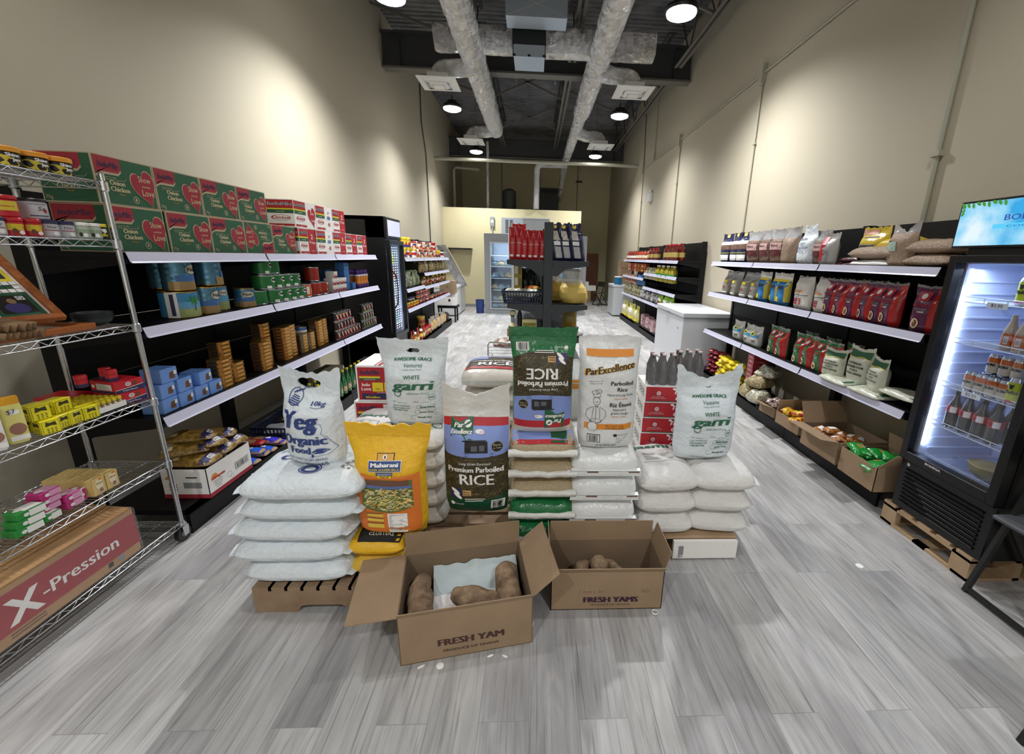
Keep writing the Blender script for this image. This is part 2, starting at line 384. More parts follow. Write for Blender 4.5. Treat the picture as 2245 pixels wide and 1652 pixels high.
# ---------------------------------------------------------------- ducts
def foilmat():
    m = mat('foil_duct_wrap', 'f6f6f8', .16, 1)
    nt = m.node_tree; N = nt.nodes; L = nt.links; b = N['Principled BSDF']; tc = N.new('ShaderNodeTexCoord')
    n = N.new('ShaderNodeTexNoise'); n.inputs['Scale'].default_value = 9; n.inputs['Detail'].default_value = 7; n.inputs['Distortion'].default_value = 1.8
    v = N.new('ShaderNodeTexVoronoi'); v.inputs['Scale'].default_value = 14
    L.new(tc.outputs['Object'], n.inputs['Vector']); L.new(n.outputs['Color'], v.inputs['Vector'])
    ad = N.new('ShaderNodeMath'); ad.operation = 'ADD'; L.new(n.outputs['Fac'], ad.inputs[0]); L.new(v.outputs['Distance'], ad.inputs[1])
    bp = N.new('ShaderNodeBump'); bp.inputs['Strength'].default_value = .7; bp.inputs['Distance'].default_value = .03
    L.new(ad.outputs[0], bp.inputs['Height']); L.new(bp.outputs[0], b.inputs['Normal'])
    return m
foil = foilmat()
def crumple(pts_r, seed, n=18, amp=.018, per=.075):
    """foil tube along a polyline with real crumples"""
    pts = []; rs = []
    for (a, ra), (b, rb) in zip(pts_r, pts_r[1:]):
        a, b = Vector(a), Vector(b); k = max(1, int((b-a).length/per))
        for i in range(k): t = i/k; pts.append(a.lerp(b, t)); rs.append(ra+(rb-ra)*t)
    pts.append(Vector(pts_r[-1][0])); rs.append(pts_r[-1][1])
    g = G(); g.tube(pts, rs, foil, n, smooth=False)
    for i, v in enumerate(g.v):
        w = noise.noise(Vector(v)*5+Vector((seed,0,0)))*amp*.7+noise.noise(Vector(v)*19+Vector((0,seed,0)))*amp*.9
        g.v[i] = (v[0]+w, v[1]+w*.3, v[2]+w)
    return g
def duct(name, pr, seed, label, straps=(), **k):
    g = crumple(pr, seed, **k); o = g.obj(name)
    if label: tag(o, label, 'duct')
    return o
zd = 4.82
o = duct('foil_duct', [((-1.04,-2.5,zd),.21), ((-1.05,12.3,zd),.19)], 1, 'left long foil wrapped round duct running along the ceiling')
o = duct('foil_duct', [((1.02,-2.5,zd),.2), ((1.0,10.6,zd),.18), ((1.0,10.9,zd),.14), ((.98,16.2,zd),.12), ((.95,17.6,4.1),.1), ((.95,18.2,3.95),.1)], 2, 'right long foil wrapped round duct narrowing towards the back')
o = duct('foil_duct', [((-1.62,8,5.02),.2), ((-.4,8,5.02),.2)], 3, 'left stub of the foil cross duct beside the black plenum box', n=24)
o = duct('foil_duct', [((.13,8,5.03),.22), ((1.88,8,5.03),.22)], 4, 'right stub of the foil cross duct beside the black plenum box', n=24)
g = G(); bgal = mat('galvanised_steel', 'a9b3bd', .4, .4)
g.box(-.39, .13, 7.72, 8.22, 4.86, 5.75, mat('black_duct_liner', '23282b', .5)); t = thing('plenum_box', 'black square plenum box between the two foil cross duct stubs', 'air duct')
g.obj('box_body', t); g = G(); g.box(-.37, .11, 7.7, 8.24, 4.7, 4.86, bgal)
for x in (-.36, -.13, .1): g.box(x-.02, x+.02, 7.69, 7.7, 4.7, 4.73, blackr)
g.obj('bottom_frame', t)
g = G(); g.box(-.46, .42, 7.2, 7.55, 5.0, 5.32, bgal); fn = front(7.2, 0, 0, .002); e = .006
for a, b in (((-.46,5.0),(.42,5.32)), ((-.46,5.32),(.42,5.0))): g.line([a, b], .008, fn, mat('galv_edge', 'c5ccd3', .4, .3))
tag(g.obj('return_air_duct'), 'flat grey sheet metal duct end above the black plenum box', 'air duct')
def elbow(sx, y, label, xd=1.03):
    P = []; x0 = sx*xd; x1 = sx*1.62
    P = [((x0, y, 4.72), .14), ((x0+sx*.2, y, 4.66), .13)]
    for a in range(0, 76, 15): P.append(((x1-sx*.13+sx*.13*sin(R(a)), y, 4.53+.12*cos(R(a))), .13))
    P.append(((x1, y, 4.545), .14))
    duct('foil_elbow', P, y+sx, label, n=18)
difm = mat('white_diffuser', 'd9d9d6', .4)
def diffuser(x, y, label):
    t = thing('ceiling_diffuser', label, 'air vent', (x, y, 4.42), 0, 'square air diffusers under the foil elbows')
    g = G(); g.box(-.31, .31, -.31, .31, 0, .012, difm); g.box(-.16, .16, -.16, .16, .012, .12, difm); g.obj('back_plate', t)
    for i, (r0, z) in enumerate(((.24, -.025), (.15, -.045))):
        g = G()
        for a in range(4):
            c, s = cos(a*pi/2), sin(a*pi/2); rr = r0-.05
            P = [(-r0, -r0, z+.03), (r0, -r0, z+.03), (rr, -rr, z), (-rr, -rr, z)]
            g.slab([(p[0]*c-p[1]*s, p[0]*s+p[1]*c, p[2]) for p in P], .004, difm)
        g.box(-.24, .24, -.015, .015, .0, .003, difm)
        g.obj('vane_ring', t)
    g = G(); g.box(-.09, .09, -.09, .09, -.05, -.04, difm); g.obj('centre_plate', t)
for sx, s in ((-1, 'left'), (1, 'right')):
    for y, n in ((8.15, 'near'), (11.85, 'far')):
        elbow(sx, y, f'{n} {s} foil elbow bending down to its square diffuser')
        diffuser(sx*1.62, y, f'{n} {s} white square ceiling diffuser under its foil elbow')
# ---------------------------------------------------------------- high bay lamps
lensm = mat('lit_lamp_lens', (1,1,1), .4, emit=(1,.99,.97), es=22)
def lamp_proto():
    t = thing('high_bay_lamp', '', 'lamp')
    g = G(); g.lathe([(.03,.12),(.09,.11),(.13,.05),(.19,.03),(.2,0),(.19,-.03)], blackr, 24); g.obj('housing', t)
    g = G(); g.lathe([(.178,-.028),(.172,-.05),(.12,-.072),(.001,-.082)], lensm, 24); g.obj('lens', t)
    g = G(); g.tube([(0,0,.12), (0,0,.2)], .012, blackr, 6); g.tube([(0,0,.2), (0,0,ZC-4.6)], .004, blackr, 5); g.obj('cable', t)
    return Proto(t, 'lamp', 'round high bay lamps')
lp = lamp_proto(); nm = {2.1: 'overhead', 6.0: 'near', 9.88: 'middle', 13.57: 'far', -1.8: 'entrance'}
for x, y, z in LAMPS:
    if y < 5: continue
    lp(f'{nm[y]} {"left" if x < 0 else "right"} lit round high bay lamp hanging from the ceiling', (x, y, z))
g = G(); g.tube([(0,0,0), (0,0,1.6)], .005, blackr, 5); g.lathe([(.14,-.05),(.13,-.02),(.03,.0)], blackr, 16)
tag(put(g.obj('unlit_lamp'), (1.65, 17.6, 4.55)), 'small unlit black lamp hanging far back over the dark doorway', 'lamp')
# ---------------------------------------------------------------- pipes and conduits
pw = mat('painted_pipe', 'aaa897', .5)
def pipe(name, pts, r, label, m=pw, cat='pipe', n=8, boxes=(), clips=()):
    if not boxes and not clips:
        g = G(); g.tube(pts, r, m, n); return tag(g.obj(name), label, cat)
    t = thing(name, label, cat); g = G(); g.tube(pts, r, m, n); g.obj('pipe_run', t)
    for b in boxes: g = G(); g.box(*b, m, .004); g.obj('junction_box', t)
    for c in clips: g = G(); g.box(*c, m); g.obj('pipe_clip', t)
pipe('cross_pipe', [(XL,13.9,4.42), (XR,13.9,4.42)], .05, 'pale horizontal pipe crossing the room above the cream partition')
duct('foil_pipe', [((.98,14.6,4.5),.09), ((.2,14.6,4.5),.09), ((.08,14.6,4.46),.09), ((.03,14.6,4.36),.09), ((.02,14.7,3.2),.09)], 8, 'foil wrapped pipe dropping behind the top of the cream partition', n=12, amp=.012)
duct('foil_pipe', [((-1.55,15.1,5.2),.04), ((-1.57,15.1,3.1),.04)], 9, 'thin foil wrapped hose hanging at the left behind the partition', n=8, amp=.008)
pipe('drain_pipe', [(-1.95,16.1,4.55), (-2.75,16.1,4.6), (-2.82,16.1,4.5), (-2.82,16.1,3.1)], .05, 'pale bent pipe in the left corner above the partition')
xw = XR-.02
cz = 4.18
pipe('wall_conduit', [(xw,2.2,cz), (xw,13.1,cz)], .014, 'long horizontal painted conduit running along the right wall', boxes=((XR-.07,XR,6.44,6.54,cz-.14,cz+.1), (XR-.07,XR,9.85,9.95,cz-.14,cz+.1), (XR-.07,XR,13.05,13.15,cz-.12,cz+.1)))
for y, l in ((6.49, 'nearest'), (9.9, 'middle'), (13.1, 'farthest')):
    pipe('drop_conduit', [(xw,y,cz-.1), (xw,y,.3)], .014, f'{l} thin vertical conduit dropping down the right wall', clips=((XR-.04,XR,y-.03,y+.03,3.3,3.33), (XR-.04,XR,y-.03,y+.03,2.05,2.08)))
pipe('riser_conduit', [(xw,3.44,2.0), (xw,3.44,6.1)], .02, 'thicker pale vertical conduit on the right wall behind the big fridge display', clips=((XR-.05,XR,3.4,3.48,2.52,2.56),))
pipe('riser_conduit', [(xw,12.0,4.28), (xw,12.0,5.9)], .012, 'thin conduit rising from the box above the emergency light', boxes=((XR-.06,XR,11.93,12.05,4.2,4.34),))
pipe('ceiling_cable', [(xw,13.1,4.2), (xw,13.15,4.8), (xw-.03,13.1,5.4), (xw-.02,13.3,5.9)], .01, 'dark cable climbing the far right wall to the ceiling', blackr, 'cable')
pipe('wall_cable', [(XL+.02,12.55,5.9), (XL+.02,12.5,5.0), (XL+.02,12.85,4.3), (XL+.02,12.9,2.0)], .014, 'thin dark cable running down the left wall', steelm, 'cable')
pipe('ceiling_conduit', [(-.55,10.2,5.9), (-.45,15.5,5.9)], .015, 'left of three ceiling conduits between the joists', steell, 'conduit')
pipe('ceiling_conduit', [(-.4,10.2,5.9), (-.15,15.5,5.9)], .015, 'middle of three ceiling conduits between the joists', steell, 'conduit')
pipe('ceiling_conduit', [(-.25,10.2,5.9), (-.05,11.4,5.9)], .015, 'short right one of three ceiling conduits, ending at a box', steell, 'conduit', boxes=((-.15,.1,11.4,11.6,5.8,5.95),))
g = G(); g.bar((.4,10.9,6.145), (.4,10.9,5.45), .07, .03, pw); tag(g.obj('hanging_bracket'), 'pale flat bracket hanging from the deck near the middle joist', 'bracket')
# emergency light
t = thing('emergency_light', 'white twin head emergency light on the right wall', 'light', (XR, 12.1, 3.2), -pi/2)
g = G(); g.box(-.14,.14,-.08,0,0,.22,white,.01); g.obj('battery_box', t)
for s in (-1,1): g = G(); g.lathe([(.02,0),(.05,.03),(.055,.07),(.001,.08)], white, 12, s*.08, -.05, .22); g.obj('lamp_head', t)
# ---------------------------------------------------------------- shelving
labm = mat('price_ticket', 'f4f5f6', .6)
def gondola(name, label, side, xl, y0, nb, depth, top, shelves, base_f, base_h, bw=1.2, open_low=(), rails_skip=(), tickets=3, ends=(0,0)):
    """side=-1 left wall (front faces +x), +1 right wall. shelves: {bay: [z...]} tops ; xl = lip plane
    local frame: x along the run, -y towards the shopper"""
    rz = pi/2 if side < 0 else -pi/2
    ys = y0 if side < 0 else y0+nb*bw
    t = thing(name, label, 'shelving unit', (xl-side*0, ys, 0), rz)
    L = nb*bw; bk = depth; rnd = random.Random(nb+int(xl*10))
    for k in range(nb):
        zl = .6 if k in open_low else .16
        g = G(); a, b = k*bw, (k+1)*bw; z = zl; n = 4; hs = (top-zl)/n
        for i in range(n): g.box(a+.004, b-.004, bk-.03, bk-.01, z+.003, z+hs-.003, blackm); z += hs
        g.obj('back_panel', t)
    for k in range(nb+1):
        x = k*bw; g = G(); x0 = max(0, x-.035); x1 = min(L, x+.035)
        if k == 0: x1 = .05
        if k == nb: x0 = L-.05
        g.box(x0, x1, bk-.04, bk+.04, 0, top+.01, blackm); g.obj('upright', t)
    for k in range(nb):
        a, b = k*bw+.003, (k+1)*bw-.003
        g = G(); g.box(a, b, base_f, bk-.03, base_h-.03, base_h, blackm); g.box(a, b, base_f, base_f+.02, .0 if base_f < .02 else 0, base_h, blackm)
        g.box(a, b, base_f-.004, base_f, .02, base_h-.035, blackm); g.obj('base_shelf', t)
        for z in shelves[k]:
            g = G(); g.box(a, b, .0, bk-.03, z-.03, z, blackm); g.box(a, b, .0, .012, z-.055, z, blackm)
            for xx in (a+.01, b-.03): g.hexa([(xx,.02,z-.06),(xx+.02,.02,z-.06),(xx+.02,bk-.03,z-.13),(xx,bk-.03,z-.13),(xx,.02,z-.03),(xx+.02,.02,z-.03),(xx+.02,bk-.03,z-.03),(xx,bk-.03,z-.03)], blackm)
            s = g.obj('shelf', t)
            if (k, z) in rails_skip: continue
            g = G(); g.slab([(a+.006,-.018,z-.052),(b-.006,-.018,z-.052),(b-.006,-.001,z+.003),(a+.006,-.001,z+.003)], .0025, rail)
            g.slab([(a+.006,-.026,z-.054),(b-.006,-.026,z-.054),(b-.006,-.02,z-.046),(a+.006,-.02,z-.046)], .003, rail)
            fn = flat((a, -.0195, z-.052), (1,0,0), Vector((0,.017,.055)).normalized())
            for q in range(rnd.randint(0, tickets)):
                u = rnd.uniform(.1, bw-.2); w = rnd.choice((.05,.09)); g.rect(u, .01, u+w, .045, fn, labm)
                g.rect(u+.008, .022, u+w-.012, .027, lambda x, y, f=fn: f(x, y), ink); g.rect(u+.008, .032, u+w-.03, .036, fn, ink)
            g.obj('price_rail', s)
    return t
Z1, Z2, Z3, ZB = 1.667, 1.272, .752, .16
XLL = -2.115
gondola('shelving_unit', 'long black metal shelving run along the left wall, full of cartons and tins', -1, XLL, 2.38, 3, .5, 1.96,
        {k: [Z1,Z2,Z3] for k in range(3)}, -.03, ZB, open_low=(0,1,2))
RZ = (1.70, 1.275, .735)
XRL = 2.56
gondola('shelving_unit', 'long black metal shelving run on the right wall between chest freezer and big drinks fridge', 1, XRL, 2.64, 3, .4, 2.03,
        {k: list(RZ) for k in range(3)}, -.05, ZB, open_low=(0,1,2))
gondola('shelving_unit', 'far left black shelving run beyond the upright black fridge', -1, -2.1, 7.22, 3, .42, 1.98,
        {0: [1.63, 1.13, .80], 1: [1.63, 1.35, 1.10, .80][:1]+[1.35,1.10,.80], 2: [1.63,1.35,1.10,.80]}, -.03, ZB)
gondola('shelving_unit', 'far right black shelving run with oil bottles, beyond the chest freezer', 1, 2.56, 7.75, 4, .45, 2.03,
        {0: [1.70,1.28,.80], 1: [1.70,1.28,.80], 2: [1.70,1.41,1.10,.80], 3: [1.70,1.41,1.10,.80]}, -.02, ZB)
# ---------------------------------------------------------------- goods: shared shapes
def cylfn(r, eps=.0006, cx=0, cy=0, z0=0):
    return lambda x, y: (cx+(r+eps)*sin(x/r), cy-(r+eps)*cos(x/r), z0+y)
def jar(g, r, h, body, lid, lh=.2, n=16, cx=0, cy=0, z0=0, lr=1.03, band=None):
    """straight jar with a screw lid; band=(z0,z1,mat)"""
    hb = h*(1-lh); g.lathe([(r*.9,0),(r,.004),(r,hb*.93),(r*.88,hb)], body, n, cx, cy, z0)
    g.lathe([(r*lr,hb),(r*lr,h-.004),(r*lr*.92,h)], lid, n, cx, cy, z0)
    if band: g.lathe([(r*1.006, band[0]*h), (r*1.006, band[1]*h)], band[2], n, cx, cy, z0)
def tin(g, r, h, body, rim, n=20, cx=0, cy=0, z0=0, ribs=0):
    P = [(r*.95,0),(r,.003),(r,.008),(r*.985,.01)]; M = [rim]*3
    zz = [.01+(h-.02)*k/(ribs*2+1) for k in range(1, ribs*2+1)]
    for k, z in enumerate(zz): P.append((r*(.97 if k % 2 == 0 else .985), z)); M.append(body)
    P += [(r*.985,h-.01),(r,h-.008),(r,h-.002),(r*.95,h-.004),(r*.9,h-.006),(.0001,h-.006)]; M += [body]+[rim]*5
    g.lathe(P, rim, n, cx, cy, z0, ms=M)
def card_box(g, w, d, h, m=None, edge=None):
    g.box(0, w, 0, d, 0, h, m or card)
def bottle_prof(r, h, neck=.28, shoulder=.5):
    return [(r*.85,0),(r,.008),(r,h*shoulder),(r*.82,h*(shoulder+.1)),(r*neck*1.3,h*(shoulder+.25)),(r*neck,h*.88),(r*neck,h*.95)]
gold = mat('gold_tin', 'c9a45a', .25, .9); silver = mat('silver_tin', 'c4c7cb', .25, .9)
red = mat('red_print', 'b3202b', .45); redd = mat('deep_red_print', '9c2633', .7); green = mat('green_print', '2b5c3f', .75)
navy = mat('navy_print', '2b2a55', .5); cream = mat('cream_print', 'd9caa0', .75); yel = mat('yellow_print', 'ecd32a', .45)
org = mat('orange_print', 'e08a2a', .5); grn2 = mat('bright_green', '2f8a3c', .35); blu = mat('blue_print', '3c6fb5', .45)
wht = mat('white_print', 'f1efec', .5); pnk = mat('pink_print', 'c2307c', .4); blk = mat('black_print', '17161a', .4); brn = mat('brown_print', '6a4128', .6)
beig = mat('beige_cardboard_edge', 'c0ae90', .8); gry = mat('grey_print', '8a8d8f', .6)
# ---- green noodle cartons on the top shelf
CW, CH, CD = .343, .235, .265
def green_front(g, fn, w, clip=None):
    h = CH
    g.rect(.006, .006, w-.006, h-.006, fn, green)
    f2 = lift(fn, .0008); f3 = lift(fn, .0016); f4 = lift(fn, .0024)
    tw = .43*w if clip is None else .8*w
    pts = [(.006,h-.006),(.006,h-.095),(.02,h-.08),(.06,h-.078),(tw-.02,h-.078),(tw,h-.06),(tw,h-.006)]
    g.shape([(x, y-(.012 if i in (1,2,3,4,5) else 0)) for i, (x, y) in enumerate(pts)], f2, beig)
    g.shape(pts, f3, redd)
    g.text('IndoMie', tw*.52, h-.058, .03, f4, navy, w=tw*.72, shear=.25, bold=.05)
    g.line([(.04,h-.112),(tw+.01,h-.112),(tw+.02,h-.1)], .0016, f2, beig); g.text('Instant Noodles', tw*.52, h-.105, .008, f2, beig)
    g.text('Onion', w*.33 if clip is None else w*.5, .098, .024, f2, cream, bold=.08); g.text('Chicken', w*.36 if clip is None else w*.5, .068, .024, f2, cream, bold=.08)
    g.text('Flavour', w*.38 if clip is None else w*.52, .052, .009, f2, org); g.text('70g', .03, .016, .018, f2, beig)
    if clip is None:
        g.heart(w*.81, .095, .165, .20, f2, beig, tilt=.3, clip=w-.003); g.heart(w*.81, .095, .155, .19, f3, redd, tilt=.3, clip=w-.003)
        g.text('Show', w*.81, .135, .032, f4, cream, w=.075); g.text('some', w*.82, .108, .013, f4, cream, w=.05); g.text('Love', w*.84, .066, .034, f4, cream, w=.075)
        g.ell(w*.6, .038, .018, .018, f2, beig, 16, ring=.82); g.ell(w*.6, .038, .006, .009, f2, beig, 8)
B0 = (0,0,0)
def lift(fn, e):
    o = Vector(fn(0,0)); X = Vector(fn(1,0))-o; Y = Vector(fn(0,1))-o; n = X.cross(Y)
    n = n.normalized()*e if n.length > 1e-9 else Vector((0,0,0))
    return lambda x, y: tuple(Vector(fn(x, y))+n)
g = G(); card_box(g, CW, CD, CH, beig); green_front(g, front(0), CW)
green_front(g, side_l(0, CD), CD, clip=1)
fn = topf(CH); g.rect(.01,.01,CW-.01,CD-.01, fn, green); g.rect(.01,CD/2-.02,CW-.01,CD/2+.02, lift(fn,.001), beig)
P = Proto(g.obj('noodle_carton'), 'carton', 'green noodle cartons on the top left shelf')
xf = XLL-.055
for k, y in enumerate((2.385, 2.735, 3.085, 3.432)):
    P(f'green noodle carton on the upper row, {NTH[k]} from the wire rack', (xf, y, Z1+CH+.001), pi/2)
for k, y in enumerate((2.40, 2.765, 3.112)):
    P(f'green noodle carton on the lower row, {NTH[k]} from the wire rack', (xf, y, Z1), pi/2)
P('green noodle carton printed upside down on the lower row, left of the last green one', (xf, 3.459+CW-.001, Z1+CH), pi/2, ry=pi)
P('last green noodle carton on the lower row, beside the white cartons', (xf, 3.81, Z1), pi/2)
# ---- white noodle cartons
def white_panel(g, fn, x0, x1, h):
    f2 = lift(fn, .0008); f3 = lift(fn, .0016); w = x1-x0
    g.rect(x0+.004, h*.68, x1-.004, h-.006, fn, red); g.text('IndoMie', (x0+x1)/2, h*.78, h*.13, f2, wht, w=w*.84, shear=.2, bold=.3); g.text('IndoMie', (x0+x1)/2, h*.78, h*.13, f3, navy, w=w*.82, shear=.2, bold=.05)
    g.rect(x0+.004, h*.63, x1-.004, h*.69, fn, yel); g.rect(x0+.004, h*.5, x1-.004, h*.63, fn, green); g.text('Instant Noodles', (x0+x1)/2, h*.55, h*.035, f2, wht)
    g.text('Chicken', (x0+x1)/2, h*.3, h*.1, f2, red, w=w*.62, bold=.1); g.ell((x0+x1)/2, h*.34, w*.36, h*.1, fn, red, 16, ring=.9); g.rect(x0+.01, .01, x1-.008, h*.12, fn, red)
    g.text('Jumbo', (x0+x1)/2, h*.035, h*.05, f2, wht)
def white_carton(w, h, kind):
    g = G(); card_box(g, w, .24, h, wht); fn = front(0); f2 = front(0,0,0,.0016); f3 = front(0,0,0,.0024)
    s = w*.54 if kind != 'plain' else w
    white_panel(g, fn, 0, s, h)
    if kind == 'heart':
        g.heart(s+(w-s)*.62, h*.42, .15, h*.8, f2, red, tilt=.25, clip=w-.002); g.text('Show', s+(w-s)*.6, h*.55, h*.13, f3, wht, w=.06); g.text('Love', s+(w-s)*.68, h*.28, h*.13, f3, wht, w=.06)
    if kind == 'blue':
        g.text('#1', s+(w-s)*.5, h*.72, h*.12, f2, navy); g.text('100', s+(w-s)*.5, h*.48, h*.16, f2, blu, bold=.1); g.text('41', s+(w-s)*.5, h*.2, h*.18, f2, red, bold=.1)
    if kind == 'free':
        g.rect(s, .003, w-.003, h-.003, f2, red); g.text('2', s+(w-s)*.5, h*.6, h*.2, f3, wht, bold=.1); g.text('Free', s+(w-s)*.5, h*.42, h*.12, f3, wht, w=(w-s)*.7); g.text('Plus 100g', s+(w-s)*.5, h*.12, h*.05, f3, wht)
    white_panel(g, side_l(0, .24), 0, .24, h); g.rect(.005,.005,w-.005,.235, topf(h), wht)
    return g.obj('noodle_carton')
wd = 'white and red noodle carton'
GW = 'white and red noodle cartons on the top left shelf'
PB = Proto(white_carton(.345, CH, 'blue'), 'carton', GW); PH = Proto(white_carton(.385, CH, 'heart'), 'carton', GW); PF = Proto(white_carton(.3, CH, 'free'), 'carton', GW)
xw2 = XLL-.045
PH(wd+' with a red heart, first on the upper row', (xw2, 4.17, Z1+CH+.001), pi/2)
PB(wd+' with blue lettering, in the middle of the upper row', (xw2, 4.565, Z1+CH+.001), pi/2)
PF(wd+' with a two free panel, last on the upper row', (xw2, 4.92, Z1+CH+.001), pi/2)
PF(wd+' with a two free panel, leftmost on the lower row', (xw2, 4.20, Z1), pi/2)
PB(wd+' with blue lettering, on the lower row', (xw2, 4.53, Z1), pi/2)
for k, y in enumerate((4.885, 5.2, 5.52)):
    PF(wd+f' with a two free panel, {("third","fourth","rightmost")[k]} on the lower row', (xw2, y, Z1), pi/2)
# ---- big milk powder tins
def milk_tin(r, h, sky, kind):
    g = G(); body = sky; tin(g, r, h, body, gold, 28, ribs=4 if kind == 'gold' else 0)
    f = cylfn(r, .001); w = r*1.6
    if kind == 'gold':
        g.rect(-w, h*.04, w, h*.3, f, mat('tan_print', 'a98c60', .35, .4), 10); g.rect(-w*.7, h*.3, w*.7, h*.5, f, mat('sea_print', '3e6ea8', .35), 8)
        g.ell(w*.1, h*.68, r*.62, h*.15, cylfn(r, .002), mat('badge_print', 'c9c2ae', .5), 16); g.text('Peak', w*.1, h*.62, h*.13, cylfn(r, .003), ink, w=r*.95, bold=.06)
    else:
        g.rect(-w*.62, h*.04, w, h*.35, f, mat('field_print', '9aa668', .5), 10); g.rect(-w*.62, h*.35, w, h*.6, f, mat('water_print', '5fa0c8', .4), 10)
        g.rect(-w, h*.03, -w*.62, h*.96, f, wht, 3); g.rect(-w*.85, h*.1, -w*.72, h*.9, cylfn(r, .002), navy, 2)
        f2 = cylfn(r, .002); cx = -r*.1
        g.line([(cx, h*.25), (cx+.004, h*.62)], .006, f2, brn)
        for a in range(0, 360, 60): g.ell(cx+.018*cos(R(a)), h*.66+.012*sin(R(a)), .022, .006, f2, grn2, 8, tilt=R(a))
        g.ell(r*.75, h*.72, r*.4, h*.12, f2, mat('badge_print', 'c9c2ae', .5), 14); g.text('Peak', r*.75, h*.68, h*.09, cylfn(r, .003), ink, w=r*.6)
    return g
skyb = mat('blue_tin_print', '5f8fa8', .25, .7); skyc = mat('sky_tin_print', '3f88b8', .35, .1)
def ty(pl, pr, x, z): return (ypx(pl, x, z)+ypx(pr, x, z))/2
o = milk_tin(.083, .19, skyb, 'gold').obj('milk_tin'); PG = Proto(o, 'tin', 'large milk powder tins')
o = milk_tin(.1, .165, skyc, 'palm').obj('milk_tin'); PP = Proto(o, 'tin', 'large milk powder tins')
xt = -2.27
PP('wide sky blue milk tin with a palm tree, bottom left of the tin stack', (-2.25, 2.84, Z2), pi/2)
PG('gold and blue milk tin on top of the palm tree tin', (-2.25, 2.86, Z2+.166), pi/2+.1)
PG('gold and blue milk tin behind the top left one, mostly hidden', (-2.40, 2.95, Z2+.166), pi/2+2)
PG('gold and blue milk tin, second from the left on the bottom row', (-2.23, 3.03, Z2), pi/2, sc=(.9,.9,.95))
PG('gold milk tin turned to its text side, upper right of the stack', (-2.25, 3.12, Z2+.182), pi/2+1.2)
PP('blue palm tree tin, third from the left on the bottom row', (-2.3, 3.21, Z2), pi/2-.9, sc=(.85,.85,1.05))
PG('gold milk tin upper row, behind the one turned to its text side', (-2.40, 3.2, Z2+.182), pi/2+2)
PG('short gold milk tin standing alone right of the big tins', (-2.23, 3.43, Z2), pi/2-.8, sc=(.85,.85,.75))
# ---- green malt drink tins
gm = mat('green_tin_print', '2c7a3e', .3, .2)
g = G(); tin(g, .066, .115, gm, silver, 22); f = cylfn(.066, .001)
g.ell(.015, .075, .038, .02, f, wht, 16); g.ell(.015, .075, .036, .0185, cylfn(.066,.0014), wht, 14); g.text('MILO', .015, .066, .02, cylfn(.066,.002), ink, w=.06, bold=.15); g.rect(-.05, .01, -.02, .03, f, wht); g.ell(.04,.03,.013,.013,f,brn,10)
PM = Proto(g.obj('malt_tin'), 'tin', 'green malt drink tins'); ml = 'green malt drink tin'
PM('large dark green malt tin, leftmost at the bottom', (-2.24, 3.58, Z2), pi/2+1.4, sc=(1.25,1.25,1.0))
PM('large dark green malt tin behind the leftmost one', (-2.33, 3.70, Z2), pi/2+1.2, sc=(1.2,1.2,1.0))
for k, y in enumerate((3.74, 3.87, 4.0, 4.12)): PM(ml+f' on the bottom row, {("left","second","third","right")[k]} of four', (-2.21, y, Z2), pi/2)
for k, y in enumerate((3.67, 3.81, 3.94, 4.07)): PM(ml+f' on the middle row, {("left","second","third","right")[k]} of four', (-2.22, y, Z2+.116), pi/2+.05)
PM(ml+' on the top row, left', (-2.23, 3.69, Z2+.232), pi/2+.1, sc=(1.05,1.05,1)); PM(ml+' on the top row, right, turned to its back', (-2.23, 3.83, Z2+.232), pi/2+1.8, sc=(.9,.9,1))
# ---- orange and red drink tins
ot = mat('orange_tin_print', 'd2602a', .4); rt = mat('red_tin_print', 'a8301f', .35, .1)
g = G(); tin(g, .07, .13, rt, silver, 20); f = cylfn(.07,.001); g.rect(-.01,.02,.07,.06,f,org,5); g.text('Ovaltine', .02, .035, .022, cylfn(.07,.002), navy, w=.09, rot=.5, bold=.1); g.rect(.0,.1,.03,.118,f,wht)
PR = Proto(g.obj('drink_tin'), 'tin', 'orange and red drink tins')
g = G(); tin(g, .07, .125, ot, silver, 20); f = cylfn(.07,.001); g.ell(.02,.06,.03,.025,f,org,14); g.rect(-.05,.03,-.02,.1,f,wht,2)
POr = Proto(g.obj('drink_tin'), 'tin', 'orange and red drink tins')
POr('orange drink tin beside the green malt tins', (-2.21, 4.26, Z2), pi/2); POr('orange drink tin standing in the back row', (-2.36, 4.4, Z2), pi/2)
PR('red drink tin with orange swirl, bottom row left', (-2.21, 4.45, Z2), pi/2+.2); PR('red drink tin with orange swirl, bottom row right', (-2.21, 4.6, Z2), pi/2-.1)
PR('red drink tin standing alone on the top row', (-2.25, 4.52, Z2+.132), pi/2+.5, sc=(1,1,1.1))
# ---- small tea boxes, blue paper packs, squeeze bottles
def cbox(w, d, h, col, extras=None, name='box', bev=0):
    g = G(); g.box(0, w, 0, d, 0, h, col, bev)
    if extras: extras(g, front(0), w, h)
    return g.obj(name)
def tea(g, fn, w, h):
    g.rect(.003, .003, w-.003, h*.5, fn, red); g.ell(w*.5, h*.55, w*.25, h*.25, lift(fn,.001), wht, 12); g.text('E', w*.5, h*.42, h*.3, lift(fn,.002), red, bold=.1); g.rect(w*.55,.006,w-.006,h*.35,lift(fn,.001),navy)
PT = Proto(cbox(.085,.09,.072, wht, tea), 'box', 'small red and white tea boxes')
for k, (y, z) in enumerate(((4.79,0),(4.878,0),(4.966,0),(5.05,0),(4.79,.073),(4.878,.073),(4.97,.073),(5.055,.073),(4.84,.146))):
    PT(f'small red and white tea box, {("bottom","middle","top")[int(z/.07+.3)]} layer, {NTH[k % 4]} from left', (-2.17, y, Z2+z), pi/2, )
